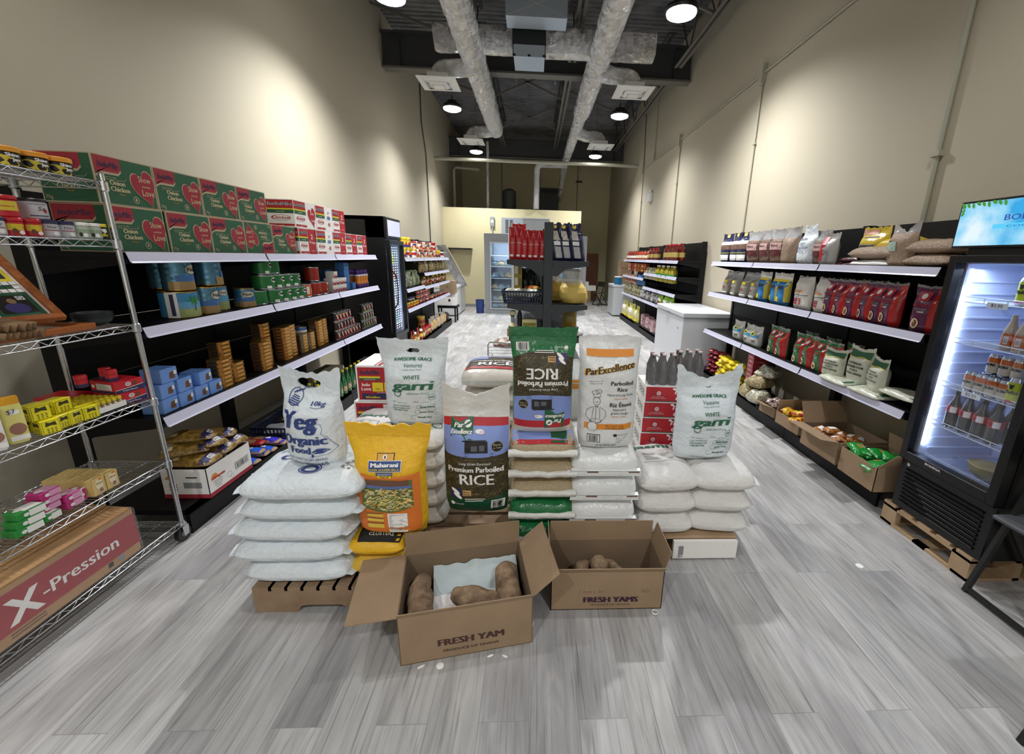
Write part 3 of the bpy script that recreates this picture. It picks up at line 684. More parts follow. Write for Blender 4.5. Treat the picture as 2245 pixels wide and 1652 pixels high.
PBl = Proto(cbox(.13,.1,.075, mat('blue_paper', '3f74b4', .7, bump=(60,.3))), 'pack', 'stacked blue paper packs')
for k in range(4): PBl(f'blue paper pack, {lv(k,4)} in the tall blue stack', (-2.2, 5.17+.005*(k % 2), Z2+k*.077), pi/2)
PBl('blue paper pack on the floor of the shelf right of the blue stack', (-2.17, 5.3, Z2), pi/2, sc=(.7,.8,1))
for k in range(3): PBl(f'blue paper pack, {lv(k,3)} in the low stack behind the tea boxes', (-2.34, 5.05, Z2+k*.077), pi/2)
g = G(); pu = mat('purple_plastic', '4a2c7c', .35); g.lathe([(.03,0),(.036,.01),(.036,.05),(.026,.09),(.034,.15),(.03,.18),(.015,.19)], pu, 14)
g.lathe([(.0368,.045),(.0272,.09),(.0345,.145)], org, 14); g.lathe([(.02,.185),(.026,.19),(.024,.225),(.001,.23)], pu, 12); g.lathe([(.0345,.15),(.0305,.175)], wht, 14)
PSq = Proto(g.obj('squeeze_bottle'), 'bottle', 'purple and orange squeeze bottles')
for k in range(8): PSq(f'purple and orange squeeze bottle, {("front","back")[k//4]} row, {NTH[k % 4]} from left', (-2.19-.09*(k//4), 5.5+.085*(k % 4), Z2), pi/2, sc=(1.05,1.05,.95))
# ---- blue tea light boxes on the third shelf
def blubox(g, fn, w, h):
    g.shape([(w*.45,h*.25),(w*.78,h*.2),(w*.8,h*.6),(w*.7,h*.72),(w*.5,h*.66)], fn, brn); g.shape([(w*.72,h*.5),(w*.88,h*.44),(w*.92,h*.7),(w*.76,h*.78)], lift(fn,.001), wht)
PBx = Proto(cbox(.118,.12,.085, mat('light_blue_box', '6f9be0', .4), blubox, bev=.004), 'box', 'light blue boxes stacked in a pyramid')
for k in range(4): PBx(f'light blue box on the bottom layer, {NTH[k]} from the left', (-2.15, 2.45+.125*k, Z3), pi/2+.05)
for k, y in enumerate((2.46, 2.59, 2.76)): PBx(f'light blue box on the middle layer, {NTH[k]} from the left', (-2.155, y, Z3+.086), pi/2+.08)
PBx('light blue box on the very top of the pyramid', (-2.16, 2.49, Z3+.172), pi/2)
# ---- flat fish tins
ft = mat('orange_fish_tin', 'b06f2a', .35, .3); fl = mat('fish_tin_side', '2f2f38', .4)
def fishtin(body, sidem):
    g = G(); w, d, h = .125, .1, .0285; n = 5
    def ring(z, o): 
        P = []
        for (cx, cy, a0) in ((w-.02-o,-d+.02+o,0),):
            pass
        r = .02; X = w/2-o; Y = d/2-o
        for q, (sx, sy) in enumerate(((1,1),(-1,1),(-1,-1),(1,-1))):
            for i in range(n): a = pi/2*q+pi/2*i/(n-1); P.append((w/2+sx*(X-r)+r*cos(a), d/2+sy*(Y-r)+r*sin(a), z))
        return P
    lay = [ring(0,.004), ring(.002,0), ring(.005,0), ring(.006,.002), ring(h-.006,.002), ring(h-.005,0), ring(h-.001,0), ring(h,.003)]
    V = sum(lay, []); N = 4*n
    for i in range(len(lay)-1):
        g.add(V[i*N:(i+2)*N], [(j,(j+1) % N,N+(j+1) % N,N+j) for j in range(N)], gold if i != 3 else body, i == 3)
    g.add(lay[-1], [tuple(range(N))], gold); g.add(lay[0], [tuple(range(N))[::-1]], gold)
    g.rect(.03,.007,.095,.022, front(.0015,0,0,.001), mat('fish_tin_print', 'd99a44', .4)); g.rect(0.022,.007,d-.022,.022, side_l(.0015,d,0,.001), sidem)
    return g.obj('fish_tin')
PFt = Proto(fishtin(ft, fl), 'tin', 'flat orange fish tins in stacks'); PFg = Proto(fishtin(mat('grey_fish_tin', '6c675c', .4, .3), fl), 'tin', 'flat grey fish tins')
st = [(-2.16,2.955,7,0),(-2.17,3.105,5,0),(-2.27,3.14,10,0),(-2.16,3.43,8,0),(-2.22,3.55,8,0),(-2.27,3.64,12,0),(-2.19,3.80,10,0),(-2.22,3.94,10,0),(-2.2,4.42,9,0),(-2.22,4.56,9,0)]
nmS = ['leftmost','second','tall third','fourth','fifth','tallest','seventh','eighth','ninth','last']
for (x, y, n, q), sn in zip(st, nmS):
    for k in range(n): PFt(f'orange fish tin, {lv(k,n)}, in the {sn} stack'+(' from the left' if sn not in ('leftmost','tallest','last') else ' of fish tins'), (x-.002*random.random(), y+random.uniform(-.002,.002), Z3+k*.029), pi/2)
for y, sn in ((4.1,'left'),(4.24,'right')):
    for k in range(6): PFg(f'grey flat fish tin, {lv(k,6)}, in the {sn} grey stack', (-2.2, y, Z3+k*.029), pi/2)
g = G(); tin(g, .06, .11, blu, silver, 20); g.lathe([(.0606,.02),(.0606,.075)], wht, 20); g.ell(.01,.05,.03,.018,cylfn(.0606,.001),yel,14); g.rect(-.02,.03,.04,.037,cylfn(.0606,.002),navy)
PMk = Proto(g.obj('milk_tin'), 'tin', 'blue and white milk tins')
PMk('blue and white milk tin, upper of two behind the orange stacks', (-2.33, 4.33, Z3+.111), pi/2); PMk('blue and white milk tin, lower of two behind the orange stacks', (-2.33, 4.33, Z3), pi/2)
# ---- tomato and olive tins
def smalltin(body, a, b, s):
    g = G(); tin(g, .037, .1, body, silver, 12); f = cylfn(.037,.0008)
    g.ell(.0,.055,.017,.028,f,a,10); g.line([(-.02,.08),(.0,.03),(.02,.085)], .009, cylfn(.037,.0014), b); g.rect(-.035,.012,.035,.024,f,s,4); return g.obj('food_tin')
PTm = Proto(smalltin(mat('dark_tin_label', '2a2422', .4), mat('tomato_orange', 'cf6a3a', .5), wht, red), 'tin', 'small dark tomato tins'); PTo = Proto(smalltin(mat('olive_tin_label', '39402c', .4), red, wht, mat('olive_green', '7d8a4a', .5)), 'tin', 'small olive green tins')
def tinwall(Pq, what, y0, rows, x=-2.19, dy=.085, h=.101):
    for r, (off, n) in enumerate(rows):
        for k in range(n): Pq(f'{what}, {("bottom","middle","top")[r]} row, {NTH[k]} from the left', (x-.002*k, y0+off+dy*k, Z3+r*h), pi/2+random.uniform(-.3,.3))
tinwall(PTm, 'small dark tomato tin', 4.80, [(0,8),(0,6),(0,5)]); tinwall(PTo, 'small olive green tin', 5.55, [(0,6),(0,5),(0.06,4)], x=-2.2)
# ---------------------------------------------------------------- sacks and bags
def sm(a, b, x): t = max(0, min(1, (x-a)/(b-a))); return t*t*(3-2*t)
def norm_fn(S, w, h, s=-1, eps=.0035):
    """flat print coordinates (metres from the middle, from the bottom) -> point just off the bag surface"""
    def fn(x, y):
        u = x/(w/2); v = y/h; e = .01
        p = Vector(S(u, v, s)); a = Vector(S(u+e, v, s))-Vector(S(u-e, v, s)); b = Vector(S(u, v+e, s))-Vector(S(u, v-e, s))
        n = a.cross(b)
        n = n.normalized() if n.length > 1e-12 else Vector((0,-1,0))
        if n.y > 0 and s == -1: n = -n
        return tuple(p+n*eps)
    return fn
def raised(S, w, h, k): return norm_fn(S, w, h, -1, .0035+.0015*k)
def bandp(g, fn, x0, x1, lo, hi, m, nx=12, ny=3):
    L = lo if callable(lo) else (lambda x: lo); H = hi if callable(hi) else (lambda x: hi)
    g.surf(lambda a, b: fn(x0+(x1-x0)*a, L(x0+(x1-x0)*a)+(H(x0+(x1-x0)*a)-L(x0+(x1-x0)*a))*b), nx, ny, m, True)
def sack_shape(w, h, t, fill=.8, flare=1.12, ears=.03, lean=0, sag=.04, seed=0, wr=.004, slump=0, dip=0, ymid=0):
    """standing sack facing -y: returns S(u,v,side)"""
    def S(u, v, s):
        uc = max(-1, min(1, u)); vc = max(0, min(1, v))
        B = min(1, (vc/.1+.35)**.5) if vc < .066 else 1
        B *= 1-.93*sm(fill-.18, min(.99, fill+.12), vc)
        Wd = w/2*(.93+.07*sm(0, .12, vc))*(1+(flare-1)*sm(fill-.15, 1, vc))
        x = uc*Wd+slump*vc*h
        d = t/2*B*(max(0, 1-abs(uc)**2.6))**.5*(1+.12*sin(pi*min(1, vc/fill)))
        z = vc*h
        z += ears*sm(.8, 1, vc)*(abs(uc)**1.5-.4)-sag*0 - dip*sm(.75, 1, vc)*(1-abs(uc))
        z += .012*(1-vc)*abs(uc)**3*0
        q = Vector((x*7+seed*3.1, z*9, s*2+seed))
        n1 = noise.noise(q)*wr*1.6+noise.noise(q*3.1)*wr*.6
        fold = sin(z*120+noise.noise(q*.6)*5)*wr*.28*sm(.02, .2, vc)*(1-sm(fill, 1, vc))*abs(uc)
        y = ymid+s*d+(n1+fold)*(1-abs(uc)**6)*(1 if s < 0 else .6)*(1 if vc > .01 else 0)
        x += noise.noise(Vector((z*22+seed, uc*2, 7)))*.012*sm(fill, 1, vc)*wr/.006
        z += noise.noise(Vector((uc*5+seed, 3, vc*2)))*.016*sm(.86, 1, vc)*wr/.006
        y += lean*z + noise.noise(Vector((x*9+seed, z*3, 5)))*.02*sm(fill, 1, vc)
        if vc <= 0: z = 0
        return (x, y, z)
    return S
def sack_mesh(g, S, m, nu=22, nv=30, back=None, mf=None):
    g.surf(lambda a, b: S(a*2-1, b, -1), nu, nv, m, True, mf)
    g.surf(lambda a, b: S(1-a*2, b, 1), nu, nv, back or m, True)
    g.surf(lambda a, b: tuple(Vector(S(a*2-1, 0, -1))*(1-b)+Vector(S(a*2-1, 0, 1))*b), nu, 2, back or m)
    g.surf(lambda a, b: tuple(Vector(S(a*2-1, 1, -1))*(1-b)+Vector(S(a*2-1, 1, 1))*b), nu, 1, back or m)
def pillow_shape(w, l, t, p=3.2, q=.42, seed=0, wr=.006, ear=.04, droop=.012):
    """lying sack: long in x, deep in y, resting on z=0"""
    def S(u, v, s):
        au, av = abs(u), abs(v)
        x = u*w/2*(1-.08*av**6)+ear*w*.3*(au**8)*(av**8)*(1 if u > 0 else -1)
        y = v*l/2*(1-.1*au**6)
        D = t/2*(max(0, 1-au**p)*max(0, 1-av**p))**q
        n = noise.noise(Vector((x*8+seed*5, y*8, s)))*wr+noise.noise(Vector((x*22+seed, y*22, s*3)))*wr*.5
        z = t/2+s*D+(n*(1 if s > 0 else .0))*min(1, D/(t*.2)) - droop*max(au, av)**6
        return (x, y, z)
    return S
def pillow(w, l, t, m, seed=0, side=None, seam=None, **k):
    g = G(); S = pillow_shape(w, l, t, seed=seed, **k)
    E_ = lambda a: sin(pi/2*(a*2-1))
    g.surf(lambda a, b: S(E_(a), E_(b), 1), 24, 20, m, True); g.surf(lambda a, b: S(-E_(a), E_(b), -1), 24, 20, side or m, True)
    if seam: # stitched flange along both short ends
        for sx in seam:
            P = []
            n = 14
            for i in range(n+1):
                v = -1+2*i/n; a = Vector(S(sx, v, 1)); P.append((a, a+Vector((sx*.028, 0, -.006+noise.noise(Vector((seed, v*4, 0)))*.014))))
            V = [tuple(p[0]) for p in P]+[tuple(p[1]) for p in P]
            g.add(V, [(i, i+1, n+2+i, n+1+i) for i in range(n)], m, True)
    return g, S
def top_fn(S, w, l, eps=.003):
    def fn(x, y):
        p = S(x/(w/2), y/(l/2), 1); return (p[0], p[1], p[2]+eps)
    return fn
woven = mat('white_woven_sack', 'dbe3e8', .55, bump=(38, 1.0)); wovenw = mat('warm_white_woven_sack', 'e0dedb', .6, bump=(34, 1.0))
film_w = mat('milky_plastic', 'd8d7d2', .3, spec=.6, bump=(26,1.0)); shiny = mat('glossy_white_plastic', 'dfe1e1', .25, spec=.6, bump=(22, .9))
bluei = mat('blue_sack_ink', '2e3f7d', .6); greeni = mat('green_sack_ink', '2f6a50', .6); orgi = mat('orange_sack_ink', 'dd8a2b', .5)
ricem = mat('rice_behind_film', 'b5a585', .35, spec=.6, var=(220,'8f7c58',.2), bump=(120,.6)); ricew = mat('pale_rice_bag', 'd6cfc4', .35, spec=.5, bump=(30,.4))
# pallets
def pallet(name, label, x0, x1, y0, y1, h, m, nb=6, solid=False):
    t = thing(name, label, 'pallet', (x0, y0, 0)); w, d = x1-x0, y1-y0
    for k in range(nb):
        g = G(); a = k*(d-.09)/(nb-1); g.box(0, w, a, a+.09, h-.018, h, m); g.obj('deck_board', t)
    for x in (0, w/2-.02, w-.04):
        g = G()
        if solid:
            for a in (0, d-.11): g.box(x, x+.04, a, a+.11, .018, h-.018, m)
            if d > .8: g.box(x, x+.04, d/2-.05, d/2+.05, .018, h-.018, m)
            g.box(x, x+.04, 0, d, 0, .018, m); g.box(x, x+.04, 0, d, h-.034, h-.018, m)
        else: g.add([(x+dx, y, z) for dx in (0,.04) for (y, z) in ((0,0),(.22,0),(.25,.035),(d-.25,.035),(d-.22,0),(d,0),(d,h-.018),(0,h-.018))],
              [(0,1,2,7),(2,3,6,7),(3,4,5,6),(8,15,10,9),(10,15,14,11),(11,14,13,12),(0,8,9,1),(1,9,10,2),(2,10,11,3),(3,11,12,4),(4,12,13,5),(5,13,14,6),(6,14,15,7),(7,15,8,0)], m)
        g.obj('runner', t)
    if solid:
        for a in (0, d/2-.045, d-.09): g = G(); g.box(0, w, a, a+.09, 0, .018, m); g.obj('bottom_board', t)
    return t
def pallet_front(name, label, x0, x1, y0, y1, h, m):   # stringer board along the front edge, notched
    t = thing(name, label, 'pallet', (x0, y0, 0)); w, d = x1-x0, y1-y0
    for k in range(9):
        g = G(); a = k*(w-.09)/8; g.box(a, a+.09, .0, d, h-.018, h, m); g.obj('deck_board', t)
    for y in (0, d/2-.02, d-.04):
        g = G(); P = ((0,0),(.2,0),(.215,.03),(.24,.04),(.40,.04),(.43,.03),(.46,.015),(.5,0),(.54,0),(.58,0),(w-.03,0),(w,0),(w,h-.018),(0,h-.018)); n = len(P)
        V = [(a, y, z) for a, z in P]+[(a, y+.04, z) for a, z in P]
        Fs = [(0,1,2,3,4,5,6,7,8,9,10,11,12,13), tuple(range(n, 2*n))[::-1]]+[(i, n+i, n+(i+1) % n, (i+1) % n) for i in range(n)]
        g.add(V, Fs, m); g.obj('runner', t)
    return t
pallet_front('wooden_pallet', 'rough wooden pallet under the left stack of white sacks', -1.33, -.64, 1.76, 2.85, .14, wood)
pallet('wooden_pallet', 'rough wooden pallet hidden under the standing navy rice bag', -.62, -.0, 2.02, 2.72, .14, wood)
pallet('wooden_pallet', 'clean light wooden pallet under the right stack of white sacks', .02, 1.21, 2.13, 3.25, .14, woodn, solid=True)
g = G(); g.box(0,.38,0,.022,.006,.12, wht); f = front(0); g.rect(.03,.03,.06,.09,f,gry); g.bars(.03,.012,.06,.028,f,ink,6); g.ell(.3,.09,.002,.002,f,ink,6)
tag(put(g.obj('white_board'), (.83, 2.1, .005)), 'white printed panel leaning on the light pallet under the right sacks', 'board')
# ---- left stack of lying sacks
LS = [(-1.13,.50,.0),(-1.155,.53,.02),(-1.14,.53,-.02),(-1.09,.54,.0)]
for k, (x, w, r) in enumerate(LS):
    g, S = pillow(w, .44, .118, woven, seed=k+1, seam=(-1,1), q=.36, ear=.02, wr=.012)
    o = g.obj('white_sack'); put(o, (x, 1.99, .141+.113*k), r)
    tag(o, f'white woven sack lying {("at the bottom","second from the bottom","in the middle","just below the printed one")[k]} of the left stack', 'sack', 'white sacks in the left stack')
g, S = pillow(.55, .46, .125, woven, seed=9, seam=(-1,), q=.36, ear=.02, wr=.012); f = top_fn(S, .55, .46)
g.text('Organic', -.02, -.03, .05, f, bluei, w=.3, bold=.15, rot=-.05); g.ell(.02,-.12,.05,.045,f,bluei,20,ring=.9); g.ell(.02,-.12,.04,.035,f,bluei,20,ring=.6)
g.text('(PURE AND', .19, -.06, .022, f, ink, rot=1.25, w=.12); g.text('+1 613 2762', .235, -.03, .028, f, ink, rot=1.2, w=.2)
for q in range(5): g.line([(-.2+.03*q, .06), (-.17+.03*q, .12)], .01, f, bluei)
o = g.obj('white_sack'); put(o, (-1.06, 1.98, .593), .02); tag(o, 'white woven sack with dark blue print, topmost lying on the left stack', 'sack', 'white sacks in the left stack')
# ---- standing 10 kg bean sack with handle
def handle_cut(S, cu, cv, ru, rv):
    return lambda a, b: None if (((a*2-1-cu)/ru)**2+((b-cv)/rv)**2 < 1) else True
def standing(name, label, w, h, t, m, deco, loc, rz=0, hole=None, seed=0, nu=28, nv=40, rx=0, ry=0, **k):
    g = G(); S = sack_shape(w, h, t, seed=seed, **k)
    if hole:
        # handle opening: ring vertices pulled onto the hole's rim so that its edge is round
        cu, cv, ru, rv = hole
        def adj(u, v):
            du, dv = (u-cu)/ru, (v-cv)/rv; r = math.hypot(du, dv)
            if r < 1.55:
                r2 = 1+(r-1)*1.0 if r > 1 else r
                if .72 < r < 1.28: s_ = 1/r; return cu+du*ru*s_, cv+dv*rv*s_, r
            return u, v, r
        def half(s):
            V = []; rr = []
            for j in range(nv+1):
                for i in range(nu+1):
                    u, v, r = adj(i/nu*2-1, j/nv); V.append(S(u, v, s)); rr.append(r)
            F = []
            for j in range(nv):
                for i in range(nu):
                    q = (j*(nu+1)+i, j*(nu+1)+i+1, (j+1)*(nu+1)+i+1, (j+1)*(nu+1)+i)
                    if sum(rr[k_] for k_ in q)/4 < .98: continue
                    F.append(q if s < 0 else q[::-1])
            g.add(V, F, m, True)
        half(-1); half(1)
        g.surf(lambda a, b: tuple(Vector(S(a*2-1, 0, -1))*(1-b)+Vector(S(a*2-1, 0, 1))*b), nu, 2, m)
    else: sack_mesh(g, S, m, nu, nv)
    deco(g, lambda k_=0: raised(S, w, h, k_), w, h, S)
    o = g.obj(name); put(o, loc, rz, rx, ry); return tag(o, label, 'sack')
def yeg(g, f, w, h, S):
    a = f(); g.ell(-.055, .335, .037, .037, a, bluei, 24, ring=.9)
    for q in range(5): bandp(g, a, -.088+.004*q, -.024-.003*q, lambda x, q=q: .304+.0075*q+.004*sin(x*60), lambda x, q=q: .308+.0075*q+.004*sin(x*60), bluei, 8, 1)
    for q in range(4): g.line([(-.07+.012*q, .348+.004*q), (-.055+.012*q, .358+.004*q)], .006, a, bluei)
    for q in range(3): g.line([(-.018+.008*q, .372), (-.012+.008*q, .384)], .004, a, bluei)
    g.text('10kg', .062, .302, .019, a, bluei, w=.062, bold=.1, shear=.2); g.line([(.03,.295),(.06,.29),(.09,.297)], .002, a, bluei)
    g.text('Yeg', -.022, .2, .085, a, bluei, w=.165, shear=.15, bold=.14)
    leaf = [(0,.03),(.006,.018),(.014,.02),(.012,.008),(.026,.008),(.018,0),(.02,-.008),(.002,-.008),(0,-.018),(-.002,-.008),(-.02,-.008),(-.018,0),(-.026,.008),(-.012,.008),(-.014,.02),(-.006,.018)]
    g.shape([(.052+x*.75, .2+y*.8) for x, y in leaf], a, bluei)
    pts = [(.02,.165),(.024,.19),(.03,.22),(.055,.232),(.08,.222),(.088,.2),(.083,.18),(.095,.165),(.098,.14)]
    g.line(pts, .0014, a, bluei)
    g.text('Organic', .0, .126, .046, a, bluei, w=.2, bold=.16); g.text('Food', -.02, .078, .036, a, bluei, w=.1, bold=.16)
    g.shape([(.035,.088),(.06,.106),(.09,.104),(.11,.096),(.08,.082),(.05,.08)], a, bluei); g.line([(.045,.086),(.1,.097)], .0018, f(1), woven); g.shape([(.032,.07),(.04,.082),(.044,.07),(.036,.058)], a, bluei)
    g.line([(-.1,.16),(.1,.168),(.112,.14),(.13,.1),(.1,.075),(.06,.068),(.02,.06)], .0014, a, bluei)
    g.text('AND SWEET HONEY BEANS!', 0, .046, .012, a, bluei, w=.19, arc=-.004); g.text('1 613 2762 965', .0, .018, .018, a, bluei, w=.19, bold=.08, arc=-.006)
standing('bean_sack', 'white sack with blue lettering and cut-out handle, standing on the left stack', .275, .455, .17, woven, yeg, (-1.045, 1.97, .708), -.16, hole=(.0, .885, .42, .065), seed=3, fill=.72, flare=1.1, ears=.03, wr=.006, dip=.0)
# ---- yellow rice sack
yw = mat('yellow_sack', 'e6b31e', .5, bump=(30,.8)); owp = mat('orange_sack_panel', 'd9752b', .5)
def mahar(g, f, w, h, S):
    a = f(); a1 = f(1); a2 = f(2); a3 = f(3)
    bandp(g, a, -.15, .15, lambda x: .03, lambda x: .33-.02*cos(x*14), owp, 14, 12)
    bandp(g, a1, -.115, .12, lambda x: .14+.03*(abs(x)/.12)**2, .31, mat('leaf_green_print', '5d6b3a', .5), 12, 8)
    rr = random.Random(5)
    noodle = [mat('noodle_yellow', 'd8c368', .5), mat('noodle_cream', 'ddd3a8', .5), mat('noodle_green', '6f7f35', .5), mat('noodle_orange', 'cf8a45', .5)]
    bandp(g, a2, -.115, .118, .268, .283, mat('bowl_blue', '5b6fa5', .4), 8, 1); bandp(g, a2, -.1, .105, .283, .312, mat('curtain_red', '6b4a3a', .6), 8, 2)
    for q in range(240):
        x = rr.uniform(-.105, .105); y = rr.uniform(.15+.04*(abs(x)/.12)**2, .262); an = rr.uniform(-.9, .9); l = rr.uniform(.012, .026)
        g.line([(x, y), (x+l*cos(an)*.6, y+l*sin(an)*.5+.003), (x+l*cos(an), y+l*sin(an)*.6)], .0042, a3 if q % 2 else a2, noodle[rr.choice((0,0,1,1,2,3))])
    bandp(g, a2, -.125, .13, lambda x: .322-.006*cos(x*20), lambda x: .332-.006*cos(x*20), owp, 10, 1)
    g.rect(-.075, .352, .075, .402, a, wht, 6, 2); g.rect(-.072, .355, .072, .399, a1, mat('maharani_blue', '2f4a86', .4), 6, 2)
    g.text('Maharani', 0, .374, .019, a2, wht, w=.122, bold=.2); g.text('SUPER GOLDEN SELLA', 0, .359, .009, a2, yel, w=.135, bold=.08)
    g.rect(-.036, .402, .04, .432, a, ink, 3, 1); g.rect(-.033, .402, .037, .429, a1, mat('gold_panel', 'd9a13a', .4), 3, 1); g.ell(0, .415, .01, .011, a2, wht, 14); g.ell(0, .415, .004, .007, a3, brn, 8)
    g.rect(-.04, .334, .035, .35, a1, mat('basmati_blue', '33528c', .4), 3, 1); g.text('BASMATI', 0, .338, .009, a2, wht, w=.06); g.rect(-.035, .323, .03, .334, a2, yel, 3, 1); g.text('RICE', 0, .325, .008, a3, brn, w=.04, bold=.1)
    for q, (y0, y1) in enumerate(((.115,.138),(.09,.11),(.055,.085))):
        g.rect(-.1, y0, -.02, y1, a1, mat('pale_yellow', 'e0c04a', .5), 3, 1); g.rect(-.1, y1-.006, -.02, y1, a2, mat('maroon_bar', '8a4230', .5), 3, 1)
    g.rect(.0, .03, .09, .135, a1, wht, 4, 3); g.text('Nutrition Facts', .045, .125, .006, a2, ink, w=.07)
    for q in range(11): g.rect(.006, .118-.0075*q, .07+.012*(q % 3), .1205-.0075*q, a2, gry)
    for q in range(3): g.line([(-.19, .5+.004*q), (0, .505+.004*q), (.19, .5+.004*q)], .001, a, mat('stitch', 'b58a20', .6)) if q == 0 else None
standing('rice_sack', 'bright yellow and orange rice sack standing in front of the mid left stack', .34, .56, .16, yw, mahar, (-.69, 1.93, .355), -.03, seed=6, fill=.8, flare=1.22, ears=.015, wr=.006, nu=26)
for k, (m_, l) in enumerate(((mat('yellow_film_sack', 'd8b040', .3, bump=(30,.5)), 'yellow sack in crinkled clear film lying at the bottom beside the left stack'), (MC['yellow_sack'], 'yellow printed sack lying right under the standing yellow rice sack'))):
    g, S = pillow(.28, .42, .11, m_, seed=20+k, seam=(-1,))
    if k: f = top_fn(S, .28, .42); g.rect(-.09,-.19,.12,-.1,f,ink,6,3); g.text('CLUSTERS', .02,-.16,.02,lambda x,y: tuple(Vector(f(x,y))+Vector((0,0,.002))),wht)
    o = g.obj('rice_sack'); put(o, (-.765, 2.03, .141+.107*k)); tag(o, l, 'sack', 'yellow sacks')
# ---- navy parboiled rice bags
bn = mat('field_brown_print', '4a4128', .45, spec=.4, var=(60,'2f2a1c',.2)); sk = mat('sky_blue_print', '7f93cf', .35, spec=.5); dgr = mat('dark_green_bag', '15472f', .3, spec=.5, bump=(20,.2)); gr3 = mat('green_bag_film', '1d6b3c', .2, spec=.6, bump=(20,1.0))
def straw(g, a, n, x0, x1, y0, y1, seed):
    rr = random.Random(seed); ms = [mat('straw_light', '8f8155', .6), mat('straw_dark', '352e1b', .6), mat('straw_mid', '6d6340', .6)]
    for q in range(n):
        x, y = rr.uniform(x0, x1), rr.uniform(y0, y1); an = rr.gauss(.9, .9); l = rr.uniform(.012, .035)
        x2 = max(x0, min(x1, x+l*cos(an))); y2 = max(y0, min(y1, y+l*sin(an))); g.line([(x, y), (x2, y2)], .0016, a, ms[rr.randrange(3)])
def rice_print(g, f, w, h, k=1.0, flip=False, oy=0, full=True, top=True):
    """the printed panel of a parboiled rice bag; k scale, flip=upside down"""
    F0, F1, F2, F3 = f(0), f(1), f(2), f(3); H = .60
    def T(fn): return (lambda x, y: fn(x*k, oy+y*k)) if not flip else (lambda x, y: fn(-x*k, oy+(H-y)*k))
    A, B_, Cc, D = T(F0), T(F1), T(F2), T(F3); X = .158
    bandp(g, A, -X, X, 0, lambda x: .115-.035*(1-(x/X)**2), dgr if not flip else gr3, 14, 5)
    bandp(g, A, -X, X, lambda x: .115-.035*(1-(x/X)**2), lambda x: .335-.02*(1-(x/X)**2), bn, 14, 10)
    straw(g, B_, 190 if full else 90, -X+.005, X-.005, .1, .305, 4)
    bandp(g, A, -X, X, lambda x: .335-.02*(1-(x/X)**2), .465, sk, 14, 6)
    g.ell(.02, .44, .022, .01, B_, wht, 14); g.ell(.03, .436, .014, .008, B_, mat('cloud_pink', 'd9c3cf', .5), 10)
    g.rect(-.05, .34, .06, .395, Cc, blk, 3, 2); g.shape([(-.068,.395),(-.055,.402),(.05,.402),(.06,.392)], Cc, blk); g.rect(-.02,.35,.01,.375, D, mat('shed_grey', '5c6165', .5)); g.rect(.02,.35,.045,.38, D, mat('shed_grey', '5c6165', .5))
    for y_ in (.322,.334): g.line([(-.15, y_+.008), (-.05, y_), (.08, y_), (.15, y_+.01)], .0022, B_, blk)
    g.ell(.105, .37, .027, .027, B_, mat('seal_gold', 'b59a55', .5), 20); g.ell(.105, .37, .025, .025, Cc, blk, 20); g.text('Farm', .105, .375, .011, D, cream, w=.034); g.text('to Table', .105, .361, .009, D, cream, w=.038)
    bandp(g, A, -X, X, .465, .505, red, 12, 2)
    g.shape([(-.12,.415),(-.12,.507),(-.012,.507),(-.012,.395),(-.03,.385),(-.045,.405),(-.1,.43)], B_, mat('badge_green', '1f5a3a', .4))
    g.text('Par', -.082, .458, .024, Cc, wht, w=.042, bold=.12, shear=.2); g.text('Excellence', -.068, .43, .022, Cc, wht, w=.1, bold=.1, shear=.2); g.ell(-.038, .475, .018, .018, Cc, wht, 16); g.ell(-.038,.476,.011,.005,D,MC['badge_green'],8,tilt=.6)
    g.text('Long Grain Enriched', -.005, .278, .013, Cc, wht, w=.15, shear=.2); g.text('Premium Parboiled', 0, .238, .03, Cc, wht, w=.265, bold=.1, arc=.002); g.text('RICE', .005, .168, .062, Cc, wht, w=.165, bold=.07)
    g.rect(-.125, .09, -.07, .145, Cc, navy, 2, 2)
    for cx, cy in ((-.1, .13), (-.09, .105)): g.ell(cx, cy, .026, .008, D, wht, 12, tilt=-.7)
    g.rect(-.066, .106, -.025, .136, Cc, mat('never_sticky_box', 'c9a467', .5), 2, 1); g.text('Never', -.046, .122, .009, D, brn, w=.032, bold=.1); g.text('Sticky', -.046, .11, .009, D, brn, w=.034, bold=.1)
    for q in range(2): g.rect(-.055, .086-.01*q, .045-.01*q, .0895-.01*q, Cc, wht, 3, 1)
    g.ell(-.118, .06, .01, .01, Cc, wht, 12); g.text('PRODUCERS', -.085, .056, .007, Cc, wht, w=.045)
    g.rect(.075, .035, .14, .08, Cc, wht, 2, 1); g.bars(.08, .038, .135, .077, D, ink, 12)
def ricedeco(g, f, w, h, S):
    rice_print(g, f, w, h, 1.04, oy=.004)
standing('rice_bag', 'navy, red and brown printed bag of parboiled rice standing in the middle of the display', .34, .70, .15, film_w, ricedeco, (-.29, 2.09, .37), -.02, seed=12, fill=.72, flare=1.0, ears=.02, wr=.005, dip=.05, nv=44)
def ricedeco2(g, f, w, h, S):
    rice_print(g, f, w, h, .96, flip=True, oy=.0-.028, full=True)
def greenbag():
    w, h = .315, .56; g = G(); S = sack_shape(w, h, .13, seed=15, fill=.78, flare=1.12, ears=.008, wr=.005)
    sack_mesh(g, S, gr3, 26, 40, mf=lambda a, b: ricew if b < .1 else gr3)
    f = lambda k_=0: raised(S, w, h, k_)
    rice_print(g, f, w, h, .94, flip=True, oy=-.05, full=True)
    o = g.obj('rice_bag'); put(o, (.05, 2.17, .795), 0); tag(o, 'green film rice bag standing upside down on the middle stack', 'sack')
# re-print so the band sits inside the bag: keep the lowest stripe above the base
greenbag()
